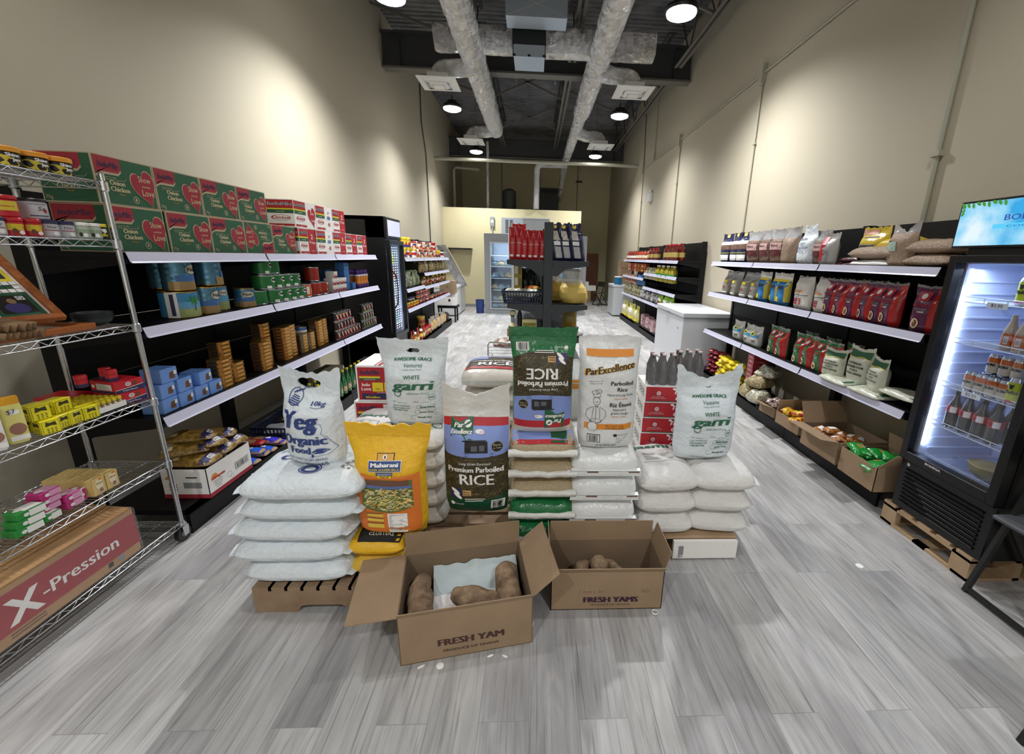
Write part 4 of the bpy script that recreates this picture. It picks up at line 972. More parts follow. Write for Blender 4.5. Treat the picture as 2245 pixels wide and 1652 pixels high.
# ---- stack of lying rice bags in the middle
def rice_lying(label, loc, t, m, strip=None, seed=0, w=.36, l=.5, rz=0):
    th = thing('rice_bag', label, 'sack', loc, rz, 'rice bags in the middle stack')
    g, S = pillow(w, l, t, m, seed=seed, q=.3, p=4, wr=.008)
    if strip:
        f = top_fn(S, w, l)
        g.rect(-w*.46,-l*.42,w*.46,-l*.1,f,sk,8,4); g.rect(-w*.47,-l*.47,w*.47,-l*.42,f,red,8,1); g.rect(w*.12,-l*.46,w*.36,-l*.25,lambda x,y: tuple(Vector(f(x,y))+Vector((0,0,.002))),MC['badge_green'],3,2)
    g.obj('bag_body', th)
    g = G(); n = 12   # folded heat-sealed end hanging over the front
    V = []
    for i in range(n+1):
        u = -1+2*i/n; y = -l/2+.012; zz = t*.42+noise.noise(Vector((seed, u*3, 1)))*.008
        V += [(u*w*.5, y, zz+.012), (u*w*.5, y-.022, zz+.004), (u*w*.5, y-.02, zz-.022), (u*w*.5, y-.012, zz-.024)]
    g.add(V, [(4*i+k_, 4*i+4+k_, 4*i+5+k_, 4*i+1+k_) for i in range(n) for k_ in range(3)], film_w, True); g.obj('sealed_end', th)
    return th
z = .141
for k, (t_, m_, l_) in enumerate(((.155, gr3, 'green film rice bag lying at the very bottom of the middle stack'), (.15, gr3, 'green film rice bag lying second from the bottom of the middle stack'), (.12, ricem, 'clear bag of brown rice lying third from the bottom of the middle stack'), (.115, ricem, 'clear bag of brown rice lying second from the top of the middle stack'), (.125, MC['rice_behind_film'], 'clear rice bag with blue and red strip, top of the middle stack'))):
    rice_lying(l_, (.055, 2.28, z), t_, m_, k == 4, seed=30+k); z += t_*.975
# ---- white stack with the tall white rice sack on it
z = .141
for k in range(4):
    t_ = .148
    th = thing('rice_sack', f'glossy white rice sack {lv(k,4)} of those under the tall white sack', 'sack', (.39, 2.29, z), 0, 'glossy white sacks under the tall rice sack')
    g, S = pillow(.375, .52, t_, shiny, seed=40+k, q=.3, p=4); g.obj('bag_body', th)
    g = G(); y = -.262; g.add([(-.185,y+.02,t_*.36),(.185,y+.02,t_*.36),(.185,y-.006,t_*.33),(-.185,y-.006,t_*.33),(.187,y-.004,t_*.12),(-.187,y-.004,t_*.12)], [(0,1,2,3),(3,2,4,5)], shiny)
    f = front(y-.007); g.rect(-.1,t_*.26,-.04,t_*.31,f,brn); g.rect(.12,t_*.26,.18,t_*.3,f,brn); g.line([(-.185,t_*.33),(.185,t_*.33)], .002, f, gry); g.obj('sewn_end', th)
    z += t_*.97
def parex(g, f, w, h, S):
    a, b, c = f(0), f(1), f(2)
    rib = lambda x: .50-.012*sin((x+.1)*14); g.band = None
    bandp(g, a, -.12, .115, lambda x: .495+.02*(x*4)**2, lambda x: .53+.02*(x*4)**2, orgi, 12, 1)
    g.text('ParExcellence', -.005, .425, .034, a, mat('logo_yellow', 'e3b21f', .5), w=.25, shear=.25, rot=.17, bold=.34); g.text('ParExcellence', -.005, .425, .034, b, mat('logo_brown', '3a241a', .5), w=.245, shear=.25, rot=.17, bold=.1)
    br = MC['logo_brown']
    g.text('Parboiled', .055, .36, .022, a, br, w=.115, bold=.06); g.text('Rice', .058, .327, .022, a, br, w=.05, bold=.06); g.text('Natural Long Grain', .05, .303, .013, a, br, w=.135); g.text('Never Sticky', .053, .283, .01, a, orgi, w=.07)
    g.text('Riz Étuvé', .055, .244, .024, a, br, w=.115, bold=.06); g.text('Naturel à', .05, .222, .014, a, br, w=.068); g.text('grains longs', .05, .203, .014, a, br, w=.09); g.text('Jamais Collant', .05, .186, .01, a, orgi, w=.08)
    g.text('Perfect Rice Every Time!', -.075, .375, .006, a, br, w=.07, shear=.3, rot=.12); g.text('Parfait à Tout Coup!', -.075, .363, .006, a, br, w=.06, shear=.3, rot=.12)
    o = .0016  # chef drawn in thin lines
    g.ell(-.07, .275, .018, .022, a, br, 20, ring=.9); g.ell(-.078, .32, .018, .011, a, br, 16, ring=.86); g.ell(-.062, .325, .016, .012, a, br, 16, ring=.86); g.line([(-.088,.31),(-.085,.295),(-.055,.295),(-.053,.312)], o, a, br)
    g.line([(-.075,.272),(-.07,.269),(-.064,.272)], .003, a, br); g.shape([(-.078,.25),(-.07,.246),(-.062,.25),(-.062,.242),(-.07,.245),(-.078,.242)], a, br)
    g.line([(-.085,.245),(-.115,.225),(-.12,.19),(-.1,.165),(-.07,.15),(-.04,.165),(-.02,.19),(-.025,.225),(-.055,.245)], o, a, br); g.line([(-.072,.24),(-.072,.16)], o, a, br); g.ell(-.07,.165,.03,.014,a,br,18,ring=.9); g.line([(-.085,.24),(-.09,.18)], o, a, br); g.line([(-.055,.24),(-.05,.18)], o, a, br)
    bandp(g, a, -.125, .12, lambda x: .118+.012*(x*6)**2*.5, lambda x: .148+.012*(x*6)**2*.5, orgi, 12, 1); g.ell(-.085, .134, .024, .025, b, br, 22); g.ell(-.085, .134, .022, .023, c, shiny, 22)
    g.text('Riz à grain long', .03, .134, .009, b, br, w=.09); g.text('de première qualité', .03, .122, .009, b, br, w=.1)
    g.rect(-.11, .045, -.045, .09, a, ink, 3, 1); g.rect(-.107, .048, -.048, .087, b, shiny, 3, 1); g.bars(-.1, .05, -.054, .085, c, ink, 14)
    g.ell(.035, .086, .01, .008, a, ink, 14); g.text('PRODUCERS', .078, .083, .009, a, gry, w=.06)
    for q in range(4): g.rect(.04, .072-.009*q, .1-.01*q, .074-.009*q, a, gry)
    g.text('20 kg (44.08 LBS)', -.01, .022, .01, a, ink, w=.11, bold=.05)
standing('rice_sack', 'tall white rice sack with orange ribbon and chef drawing', .31, .60, .17, shiny, parex, (.395, 2.15, .722), .02, seed=50, fill=.86, flare=1.06, ears=-.01, wr=.005, nv=44)
# ---- right stacks
def whsack(label, x, y, z, w, l, t, rz=0, seed=0, deco=None, seam=(-1,1), gname='white sacks in the right stacks'):
    g, S = pillow(w, l, t, wovenw, seed=seed, seam=seam, q=.36, wr=.013, ear=.04)
    if deco: deco(g, top_fn(S, w, l))
    o = g.obj('white_sack'); put(o, (x, y, z), rz); return tag(o, label, 'sack', gname)
def grace_top(g, f):
    g.text('jasmi', -.02, .1, .05, f, greeni, w=.24, bold=.2, shear=.2, rot=.05)
    for q in range(5): g.rect(-.1, .03-.022*q, .08-.02*(q % 3), .036-.022*q, f, gry)
    g.text('www.awesomegraceventures', 0, -.09, .012, f, gry, w=.24)
for k in range(3):
    whsack(f'white sack lying {("at the bottom","in the middle","on top with faint green print")[k]} of the inner right stack', .775, 2.36, .141+.135*k, .36, .48, .14, pi/2*0+.03*k, 60+k, grace_top if k == 2 else None, seam=())
    whsack(f'white sack lying {("at the bottom","in the middle","on top")[k]} of the outer right stack', 1.12+.0*k, 2.36, .141+.135*k, .37, .46, .14, -.12+.04*k, 70+k)
def grace(g, f, w, h, S):
    a, b = f(0), f(1)
    g.text('AWESOME GRACE', .0, .375, .018, a, greeni, w=.2, bold=.12, arc=.004); g.text('Ventures', .0, .345, .02, a, greeni, w=.1, shear=.3); g.text('Quality African Foods', .0, .33, .007, a, greeni, w=.1)
    g.text('WHITE', .0, .285, .022, a, greeni, w=.09, bold=.04); g.text('garri', .0, .225, .055, a, greeni, w=.21, bold=.2, shear=.25); g.ell(-.08,.205,.02,.022,a,greeni,16,ring=.8,tilt=.4)
    g.text('AFRICAN STYLE', .03, .198, .01, a, greeni, w=.12); g.ell(.105,.18,.019,.019,a,greeni,20,ring=.9); g.text('100%', .105,.176,.008,a,greeni,w=.024,bold=.1)
    g.text('NET', -.1, .15, .007, a, greeni); g.line([(-.085,.15),(-.03,.148)], .0014, a, greeni); g.text('PRICE:', .02, .15, .008, a, greeni); g.line([(.045,.15),(.1,.152)], .0014, a, greeni)
    for q in range(3): g.text(('1 5095 149 AVENUE NW','EDMONTON ALBERTA T5Y 4A3','+780 802 9182')[q], -.115, .128-.014*q, .0075+.002*(q == 2), a, greeni, al='l', w=.1 if q < 2 else .085, bold=.08)
    for q, s_ in enumerate(('Neatly Picked','Stone Free','Weevils Free')):
        y = .118-.032*q; x0 = .03-.012*q*q*.5-.006*q; 
        for yy in (y-.006, y+.016): g.line([(x0, yy), (.125, yy+.002)], .0016, a, greeni)
        g.ell(x0, y+.005, .011, .011, a, greeni, 10, a0=pi/2, a1=3*pi/2, ring=.87); g.text(s_, (x0+.125)/2, y, .011, a, greeni, w=.075, bold=.12)
    g.text('www.awesomegraceventures.com', .0, .022, .009, a, greeni, w=.19, bold=.05)
standing('garri_sack', 'white sack with green garri print and handle, standing on the mid left stack', .345, .5, .17, woven, grace, (-.685, 2.42, .735), .03, hole=(0, .87, .22, .03), seed=81, fill=.74, flare=1.14, ears=.02, wr=.006, dip=.0)
standing('garri_sack', 'white sack with green garri print, crumpled top, standing on the outer right stack', .36, .53, .18, woven, grace, (1.03, 2.36, .555), .05, hole=(0, .84, .16, .018), seed=83, fill=.72, flare=1.12, ears=.07, wr=.012, dip=.02)
# ---- mid left stacks behind the yellow sack
for c, (x, n_, s_) in enumerate(((-.95, 5, 'left'), (-.66, 5, 'right'))):
    for k in range(n_):
        whsack(f'white sack, {lv(k,5)} of the {s_} column behind the yellow sack', x, 2.47, .141+.118*k, .31, .5, .122, .0, 90+10*c+k,
               (lambda g, f: ([g.line([(-.1+.05*q,-.16),(-.06+.05*q,-.16),(-.06+.05*q,-.05),(-.1+.05*q,-.05),(-.1+.05*q,-.16)], .003, f, greeni) for q in range(3)], g.ell(.1,-.1,.03,.04,f,greeni,16,ring=.85), g.text('garri', -.02, .02, .05, f, greeni, w=.16, bold=.2))) if k == 4 else None, seam=(), gname='white sacks behind the yellow sack')
# ---- lying rice bags behind, white sack behind the green one
z = .0
for k in range(7):
    t_ = .142; last = k == 6
    th = thing('rice_bag', f'pale rice bag, {lv(k,7)} of the stack behind the navy bag', 'sack', (-.28, 2.98, z), .0, 'pale rice bags in the back stack')
    g, S = pillow(.42, .52, t_, ricew, seed=110+k, q=.34)
    if last:
        f = top_fn(S, .42, .52, .003); f2 = top_fn(S, .42, .52, .005); f3 = top_fn(S, .42, .52, .007)
        g.rect(-.185,-.14,.185,.14,f,bn,10,8); g.rect(-.185,-.175,.185,-.14,f2,red,10,1); g.rect(-.185,.14,.185,.22,f,sk,10,3); g.rect(-.185,.06,-.05,.15,f2,sk,4,2)
        g.text('RICE', .02,-.115,.07,f3,wht,w=.24,bold=.1); g.text('Premium Parboiled', .0,-.02,.04,f3,wht,w=.3,bold=.1); g.text('Par Excellence', -.1,.12,.03,f3,wht,w=.13)
    g.obj('bag_body', th); g = G(); g.slab([(-.19,-.258,t_*.3),(.19,-.258,t_*.3),(.19,-.262,t_*.52),(-.19,-.262,t_*.52)], -.004, film_w); g.obj('sealed_end', th); z += t_*.975
def smallp(g, f, w, h, S):
    a = f(0); bandp(g, a, -.12, .12, .23, .26, orgi, 6, 1); bandp(g, a, -.12, .12, .27, .29, orgi, 6, 1)
    for q in range(7): g.rect(-.1, .2-.015*q, .1-.02*(q % 3), .203-.015*q, a, gry)
standing('rice_sack', 'white sack with orange bands half hidden behind the green bag', .3, .42, .14, shiny, smallp, (.3, 2.75, .64), 0, seed=130, fill=.85)
for k in range(4): whsack(f'white sack, {lv(k,4)} of those under the half hidden orange banded sack', .33, 2.82, .141+.125*k, .34, .4, .13, 0, 140+k, seam=(), gname='hidden white sacks behind the green bag')
# ---- tomato paste cartons and bottle packs
def tomc():
    g = G(); w, d, h = .4, .28, .108; g.box(0,w,0,d,0,h, wht); f = front(0); f2 = front(0,0,0,.0016); f3 = front(0,0,0,.0024)
    g.rect(.006,.008,w-.004,h-.003,f,red); g.rect(.006,.003,w-.004,.01,f,green); g.ell(.09,.062,.014,.014,f2,wht,16); g.ell(.09,.062,.009,.009,f3,red,12,ring=.6)
    g.text('Rich | Bold | Flavour', .09,.036,.006,f2,wht,w=.075); g.text('Riche | Audacieux | Savoureux', .09,.026,.006,f2,wht,w=.1)
    g.text('Tomato', .25,.06,.03,f2,wht,w=.13,shear=.3,bold=.12); g.ell(.24,.034,.04,.016,f2,wht,18,tilt=.25); g.ell(.24,.034,.03,.011,f3,mat('paste','7a1d1a',.4),16,tilt=.25); g.rect(.18,.088,.2,.1,f2,wht); g.rect(.205,.088,.235,.1,f2,green)
    s = side_l(0, d); 
    for q in range(3): g.rect(.08+.06*q,.03,.12+.06*q,.075,s,ink); g.rect(.085+.06*q,.035,.115+.06*q,.07,side_l(0,d,0,.0016),wht); g.line([(.09+.06*q,.05),(.11+.06*q,.06)],.006,side_l(0,d,0,.0024),ink)
    g.text('TOMATO', .05,.085,.01,s,ink,w=.05); return g.obj('tomato_carton')
PTc = Proto(tomc(), 'carton', 'red tomato cartons')
for k in range(7): PTc(f'red tomato carton, {lv(k,7)} of the stack behind the right sacks', (.735-.004*(6-k), 2.64, .141+.109*k), -.06)
def pack():
    g = G(); gl = mat('dark_glass_bottle', '2b1d18', .12, spec=.8); cap = mat('pink_cap', 'c9b3b3', .4); shr = film('shrink_film', a=.1)
    t = thing('bottle_pack', '', 'bottle pack')
    for i in range(3):
        for j in range(2):
            g = G(); g.lathe([(.028,0),(.031,.01),(.031,.12),(.02,.155),(.0125,.175),(.0125,.2)], gl, 14); g.lathe([(.0145,.196),(.0145,.206),(.001,.208)], cap, 12); g.lathe([(.0313,.045),(.0313,.09)], mat('bottle_label_dark', '3a2f2c', .5), 14)
            b = g.obj('bottle', t); b.location = (.034+.066*i, .034+.066*j, 0)
    g = G(); V = []; n = 28
    for z_, s_ in ((.0, 1.0),(.12,1.0),(.165,.82),(.205,.7)):
        for k_ in range(n):
            a = 2*pi*k_/n; ex = .4; x = math.copysign(abs(cos(a))**ex, cos(a))*.102*s_; y = math.copysign(abs(sin(a))**ex, sin(a))*.069*s_
            V.append((.1+x, .067+y, z_))
    g.add(V, [(r*n+k_, r*n+(k_+1) % n, (r+1)*n+(k_+1) % n, (r+1)*n+k_) for r in range(3) for k_ in range(n)], shr, True); g.obj('shrink_wrap', t)
    return Proto(t, 'bottle pack', 'shrink wrapped bottle packs')
PK = pack(); PK('shrink wrapped pack of dark glass bottles, front left on the tomato cartons', (.755, 2.66, .141+.109*7), -.05)
PK('shrink wrapped pack of dark glass bottles, partly behind the crumpled garri sack', (.965, 2.76, .141+.109*7), -.05)
# ---- noodle cartons on the floor behind the left sacks
def floor_carton():
    g = G(); w, d, h = .36, .36, .245; g.box(0,w,0,d,0,h, wht); f = front(0); f2 = front(0,0,0,.0016); f3 = front(0,0,0,.0024)
    g.rect(.01,.01,w-.01,h-.012,f,red); g.text('IndoMie', .09,h-.06,.032,f3,navy,w=.12,shear=.2,bold=.1); g.rect(.02,h-.085,.155,h-.073,f2,yel); g.rect(.02,h-.1,.155,h-.085,f2,green); g.text('Instant Noodles',.088,h-.097,.008,f3,wht)
    g.rect(.19,h-.1,.28,h-.02,f2,wht)
    g.text('Indo', .06,.105,.022,f2,wht,bold=.1); g.text('Love', .06,.075,.024,f2,wht,bold=.1); g.rect(.1,.068,.17,.13,f2,yel); g.rect(.178,.068,.25,.13,f2,yel); g.text('100m', .135,.08,.012,f3,ink)
    g.rect(.03,.015,.33,.055,f2,navy); g.text('Join/win', .09,.042,.009,f3,red,bold=.1); g.text('N1million', .1,.022,.014,f3,yel,w=.09,bold=.15); g.text('www.indomie.ng/100m', .17,.058,.007,f3,wht)
    ft = topf(h); g.rect(.12,.0,.13,d,ft,redd); g.rect(.14,.0,.165,d,ft,redd); return g.obj('noodle_carton')
PFc = Proto(floor_carton(), 'carton', 'noodle cartons on the floor')
for k in range(4): PFc(f'red and white noodle carton, {lv(k,4)} of the stack beside the green bottles', (-1.165+(0,.01,-.03,.0)[k], 2.76, .247*k), 0)
# ---------------------------------------------------------------- yam cartons with open flaps
def carton_open(t, w, d, h, flaps, th=.004, lab=None, printed=None, m=None, mi=None):
    """local: x 0..w, y 0..d. flaps: dict side-> (length, angle deg from vertical outward)"""
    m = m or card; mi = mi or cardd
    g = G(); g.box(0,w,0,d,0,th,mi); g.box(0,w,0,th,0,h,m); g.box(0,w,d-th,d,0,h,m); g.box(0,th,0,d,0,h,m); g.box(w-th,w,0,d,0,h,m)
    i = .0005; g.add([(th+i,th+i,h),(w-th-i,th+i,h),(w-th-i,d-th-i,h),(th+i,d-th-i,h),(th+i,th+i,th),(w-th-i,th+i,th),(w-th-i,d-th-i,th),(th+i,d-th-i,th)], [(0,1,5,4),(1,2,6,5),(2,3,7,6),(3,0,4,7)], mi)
    if printed: printed(g, front(0))
    g.obj('carton_body', t)
    for s_, (L, a) in flaps.items():
        g = G(); a = R(a); c, s = cos(a)*L, sin(a)*L; e = .002
        if s_ == 'front': q = [(e,0,h),(w-e,0,h),(w-e,-s,h+c),(e,-s,h+c)]
        if s_ == 'back': q = [(w-e,d,h),(e,d,h),(e,d+s,h+c),(w-e,d+s,h+c)]
        if s_ == 'left': q = [(0,d-e,h),(0,e,h),(-s,e,h+c),(-s,d-e,h+c)]
        if s_ == 'right': q = [(w,e,h),(w,d-e,h),(w+s,d-e,h+c),(w+s,e,h+c)]
        g.slab(q, -th, m)
        f = flat(q[0], (Vector(q[1])-Vector(q[0])).normalized(), (Vector(q[3])-Vector(q[0])).normalized(), .0006)
        g.obj('flap', t)
        if s_ == 'front':   # corrugated raw edge
            pass
    return t
inkb = mat('faded_brown_ink', '4b2f2c', .8)
def yamprint(g, f):
    g.text('FRESH YAM', .30, .07, .035, f, inkb, w=.28, bold=.2); g.text('PRODUCE OF GHANA', .30, .035, .013, f, inkb, w=.24, bold=.1)
P0 = Vector((-.55, 1.458, 0)); ang = math.atan2(.105, .56)
t = thing('yam_carton', 'open cardboard box of yams in front, flaps spread wide', 'box', P0, ang)
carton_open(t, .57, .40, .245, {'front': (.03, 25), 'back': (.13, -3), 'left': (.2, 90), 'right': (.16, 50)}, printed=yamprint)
def yams(pts, rs, name, label, seed, bump=.01, col=None):
    pts = [Vector(p) for p in pts]; P = []; Rr = []
    n = 16
    for i in range(n+1):
        q = i/n*(len(pts)-1); k = min(int(q), len(pts)-2); f_ = q-k; P.append(pts[k].lerp(pts[k+1], f_)); Rr.append(rs[k]+(rs[k+1]-rs[k])*f_)
    d = (P[0]-P[1]).normalized(); e = (P[-1]-P[-2]).normalized()
    P = [P[0]+d*Rr[0]*.55, P[0]+d*Rr[0]*.35]+P+[P[-1]+e*Rr[-1]*.4, P[-1]+e*Rr[-1]*.62]; Rr = [Rr[0]*.15, Rr[0]*.7]+Rr+[Rr[-1]*.7, Rr[-1]*.15]
    g = G(); g.tube(P, Rr, col or yamm, 18)
    for i, v in enumerate(g.v):
        q = Vector(v)*18+Vector((seed,0,0)); w_ = noise.noise(q)*bump+noise.noise(q*3)*bump*.4; g.v[i] = (v[0]+w_, v[1]+w_*.5, v[2]+w_*.7)
    return tag(g.obj(name), label, 'yam', 'yams in the open cartons')
yamm = mat('yam_skin', '9d856a', .9, var=(16,'66503c',.16), bump=(45,1.0))
def yl(x, y, z=0): v = Matrix.Rotation(ang, 3, 'Z') @ Vector((x, y, 0)); return (P0.x+v.x, P0.y+v.y, z)
yams([yl(.085,.08,.15), yl(.08,.16,.155), yl(.075,.24,.16), yl(.085,.3,.165)], [.056,.06,.055,.042], 'yam', 'long upright brown yam at the left side of the front box', 1)
yams([yl(.485,.1,.15), yl(.48,.2,.155), yl(.485,.29,.17)], [.056,.058,.054], 'yam', 'smooth blunt yam at the right side of the front box', 2, .005)
yams([yl(.23,.17,.17), yl(.28,.15,.165), yl(.35,.125,.16), yl(.41,.1,.155)], [.036,.052,.054,.048], 'yam', 'forked brown yam lying across the middle of the front box', 3)
# crumpled liner bag and paper
g = G()
def crump(x0, x1, y0, y1, zf, m, n=22, seed=0, amp=.02):
    def fn(a, b):
        x, y = x0+(x1-x0)*a, y0+(y1-y0)*b; v = yl(x, y); return (v[0], v[1], zf(a, b)+noise.noise(Vector((x*16, y*16, seed)))*amp+noise.noise(Vector((x*50, y*50, seed)))*amp*.3)
    g.surf(fn, n, n, m, True)
    g.surf(lambda a, b: tuple(Vector(fn(1-a, b))-Vector((0,0,.002))), n, n, m, True)
crump(.13, .55, .24, .39, lambda a, b: .07+.1*b, mat('grey_blue_liner', 'b9c6c8', .6))
tag(g.obj('liner_bag'), 'crumpled pale grey plastic liner at the back of the front yam box', 'bag'); g = G()
crump(.13, .5, .02, .26, lambda a, b: .09+.01*b, mat('white_tissue', 'e5e2e0', .8), seed=4, amp=.012)
tag(g.obj('paper_sheet'), 'crumpled white paper under the yams in the front box', 'paper')
# second carton
def yamprint2(g, f):
    g.text('FRESH YAMS', .3, .045, .032, f, mat('purple_ink', '3a2030', .8), w=.27, bold=.25); g.text('PRODUCE OF GHANA', .3, .025, .01, f, MC['purple_ink'], w=.2); g.text('1 box c 50', .2, .1, .018, f, mat('pencil', '7a6350', .9), w=.12, shear=.3); g.text('7625', .47, .1, .018, f, MC['pencil'], shear=.3)
Q0 = Vector((.10, 1.745, 0)); an2 = .0
t = thing('yam_carton', 'open cardboard box of yams behind on the right, dark inside', 'box', Q0, an2)
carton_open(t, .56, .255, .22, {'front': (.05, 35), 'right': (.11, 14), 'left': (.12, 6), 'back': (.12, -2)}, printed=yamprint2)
yams([(.36,1.83,.18), (.355,1.88,.165), (.35,1.94,.12)], [.04,.042,.036], 'yam', 'pale yam lying in the middle of the back right box', 5)
yams([(.27,1.83,.14), (.265,1.89,.13), (.3,1.945,.1)], [.032,.036,.03], 'yam', 'dark curved yam at the left in the back right box', 6)
yams([(.46,1.83,.14), (.44,1.9,.12), (.41,1.95,.1)], [.03,.034,.03], 'yam', 'dark curved yam right of the pale one in the back right box', 7)
g = G(); g.surf(lambda a, b: (.5+.09*a, 1.80+.1*b*(.4+.6*a), .07+.03*sin(3*a)*a+.01*b), 10, 6, MC['white_tissue'], True); tag(g.obj('paper_scrap'), 'curled pale paper scrap inside the back right box', 'paper')
# scraps on the floor
for (px, py, w_, r_, l) in ((965,1459,.016,0,'round white paper dot on the floor in front of the yam box'), (923,1461,.016,.5,'oval white scrap left of the round paper dot'), (1075,1437,.015,.4,'curved white scrap on the floor, left of a pair'), (1107,1438,.013,-.4,'curved white scrap on the floor, right of a pair'), (1884,1240,.02,.2,'small white paper scrap lying alone in the right aisle')):
    p = at(px, py, 2, 0); g = G(); g.lathe([(w_,0),(w_,.002),(w_*.5,.003),(.0001,.003)], paper, 12)
    o = put(g.obj('paper_scrap'), (p.x, p.y, 0), r_, sc=(1, .35 if 'curved' in l or 'oval' in l else 1, 1)); tag(o, l, 'paper scrap')
p = at(1435, 1343, 2, 0); g = G(); g.tube([(.014*cos(2*pi*k/16), .014*sin(2*pi*k/16), .005) for k in range(16)], .004, mat('clear_ring', 'd5d5d0', .3), 6, closed=True); tag(put(g.obj('plastic_ring'), (p.x, p.y, 0)), 'small clear plastic ring on the floor by the back yam box', 'ring')
p = at(1160, 1400, 2, 0); g = G(); g.tube([(0,0,.003),(.01,.05,.006),(.02,.09,.003)], .002, paper, 5); tag(put(g.obj('paper_strip'), (p.x, p.y, 0)), 'thin white strip on the floor between the two yam boxes', 'paper scrap')
# ---------------------------------------------------------------- chrome wire rack at the left front
RX0, RX1, RY0, RY1 = -2.50, -2.09, 1.13, 2.33
RZS = (.125, .52, .90, 1.31, 1.73, 2.00)
t = thing('wire_rack', 'tall chrome wire shelving rack on casters at the left front', 'rack', (RX1, RY1, 0))
ox, oy = RX1, RY1; W_, L_ = RX1-RX0, RY1-RY0
for x in (0, -W_):
    for y in (0, -L_):
        g = G(); g.tube([(x,y,.1),(x,y,2.03)], .0125, chrome, 12); g.lathe([(.0127,0),(.014,.004),(.0001,.01)], chrome, 12, x, y, 2.03)
        for k in range(70): g.tube([(x,y,.14+.0265*k),(x,y,.1415+.0265*k)], .0131, silver, 10, caps=False)
        g.obj('post', t)
for z in RZS:
    g = G()
    for zz, r in ((z-.006,.0035),(z-.036,.0035)):
        for a, b in (((0,0),(0,-L_)),((0,-L_),(-W_,-L_)),((-W_,-L_),(-W_,0)),((-W_,0),(0,0))): g.tube([(a[0],a[1],zz),(b[0],b[1],zz)], r, chrome, 6)
    def truss(a, b, n):
        P = [Vector(a).lerp(Vector(b), k/n)+Vector((0,0,-.008 if k % 2 else -.034)) for k in range(n+1)]; g.tube(P, .0025, chrome, 5)
    truss((0,0,z),(0,-L_,z),34); truss((-W_,0,z),(-W_,-L_,z),34); truss((0,0,z),(-W_,0,z),12)
    for k in range(1, 56): y = -L_*k/56; g.tube([(0,y,z-.002),(-W_,y,z-.002)], .0019, chrome, 4, caps=False)
    for x in (-W_*.25, -W_*.5, -W_*.75): g.tube([(x,0,z-.006),(x,-L_,z-.006)], .0028, chrome, 4)
    for x in (0, -W_):
        for y in (0, -L_): g.lathe([(.0135,-.05),(.019,-.045),(.019,-.005),(.0135,0)], chrome, 12, x, y, z)
    g.obj('wire_shelf', t)
for x in (0, -W_):
    for y in (0, -L_):
        g = G(); g.box(x-.012,x+.012,y-.02,y+.02,.085,.105,silver); 
        for s_ in (-1,1): g.hexa([(x+s_*.018,y-.02,.035),(x+s_*.021,y-.02,.035),(x+s_*.021,y+.014,.035),(x+s_*.018,y+.014,.035),(x+s_*.018,y-.024,.095),(x+s_*.021,y-.024,.095),(x+s_*.021,y+.02,.095),(x+s_*.018,y+.02,.095)], silver)
        c = g.obj('caster_fork', t); g = G(); g.tube([(x-.013,y-.008,.047),(x+.013,y-.008,.047)], .047, blackr, 22); g.tube([(x-.015,y-.008,.047),(x+.015,y-.008,.047)], .02, gry, 12); g.obj('wheel', c)
# top shelf tubs
def shelfput(Pq, label, y, z, x=-2.145, rz=pi/2, **k): return Pq(label, (x, y, z), rz, **k)
ol = mat('orange_lid', 'e59a2c', .4)
g = G(); jar(g, .05, .075, blk, ol, .28, 24, lr=1.04); f = cylfn(.0502,.0006); g.ell(-.01,.018,.04,.02,f,mat('label_gold','d8c23a',.4),16,tilt=-.3); g.text('Shine', .014,.036,.014,cylfn(.0502,.001),wht,w=.042,bold=.15); g.text('Jam', .022,.02,.013,cylfn(.0502,.001),wht,w=.026,bold=.15)
PJ = Proto(g.obj('gel_tub'), 'tub', 'black tubs with orange lids')
for k, (y, s_) in enumerate(((2.0,'left'),(2.105,'middle'),(2.205,'right'))): PJ(f'{s_} of three black tubs with orange lids on the rack top', (-2.16, y, 2.0), 1.15)
# second shelf jars
def hjar(body, lid, r=.033, h=.07, deco=None, band=None):
    g = G(); jar(g, r, h, body, lid, .2, 18, band=band)
    if deco: deco(g, cylfn(r*1.002,.0006), cylfn(r*1.002,.0012))
    return g.obj('hair_cream_jar')
rd2 = mat('bright_red', 'c42430', .35); sil = mat('silver_grey_jar', 'c3c3c8', .35)
def d1(g, f, f2): g.rect(-.028,.02,.02,.045,f,mat('label_yellow','d9c23c',.4),4,1); g.text('CROWN', .0,.036,.009,f2,yel,w=.045,bold=.15); g.ell(.012,.012,.01,.008,f2,wht,12); g.ell(-.008,.018,.008,.01,f2,brn,8)
def d2(g, f, f2): g.text('Hair', 0,.036,.012,f,ink,w=.03); g.rect(-.025,.026,.025,.029,f,redd,4,1); g.ell(.008,.014,.01,.009,f2,wht,12); g.rect(-.02,.008,.0,.01,f,gry)
def d3(g, f, f2): g.rect(-.03,.02,.03,.04,f,mat('sage','8fa088',.5),4,1); g.ell(0,.014,.009,.009,f2,wht,12); g.ell(-.015,.016,.006,.01,f2,blk,8)
def d4(g, f, f2): g.text('Sulfur', 0,.012,.016,f,yel,w=.05,bold=.1); g.text('B', -.004,.036,.012,f,wht,bold=.2); g.ell(.006,.038,.012,.01,f2,wht,12)
JR = Proto(hjar(rd2, rd2, deco=d1), 'jar', 'jars on the second rack shelf'); JW = Proto(hjar(sil, navy, deco=d2), 'jar', 'jars on the second rack shelf')
JG = Proto(hjar(mat('pale_green_jar','b5c2ae',.4), wht, deco=d3), 'jar', 'jars on the second rack shelf'); JY = Proto(hjar(blk, yel, deco=d4), 'jar', 'jars on the second rack shelf')
zz = 1.73
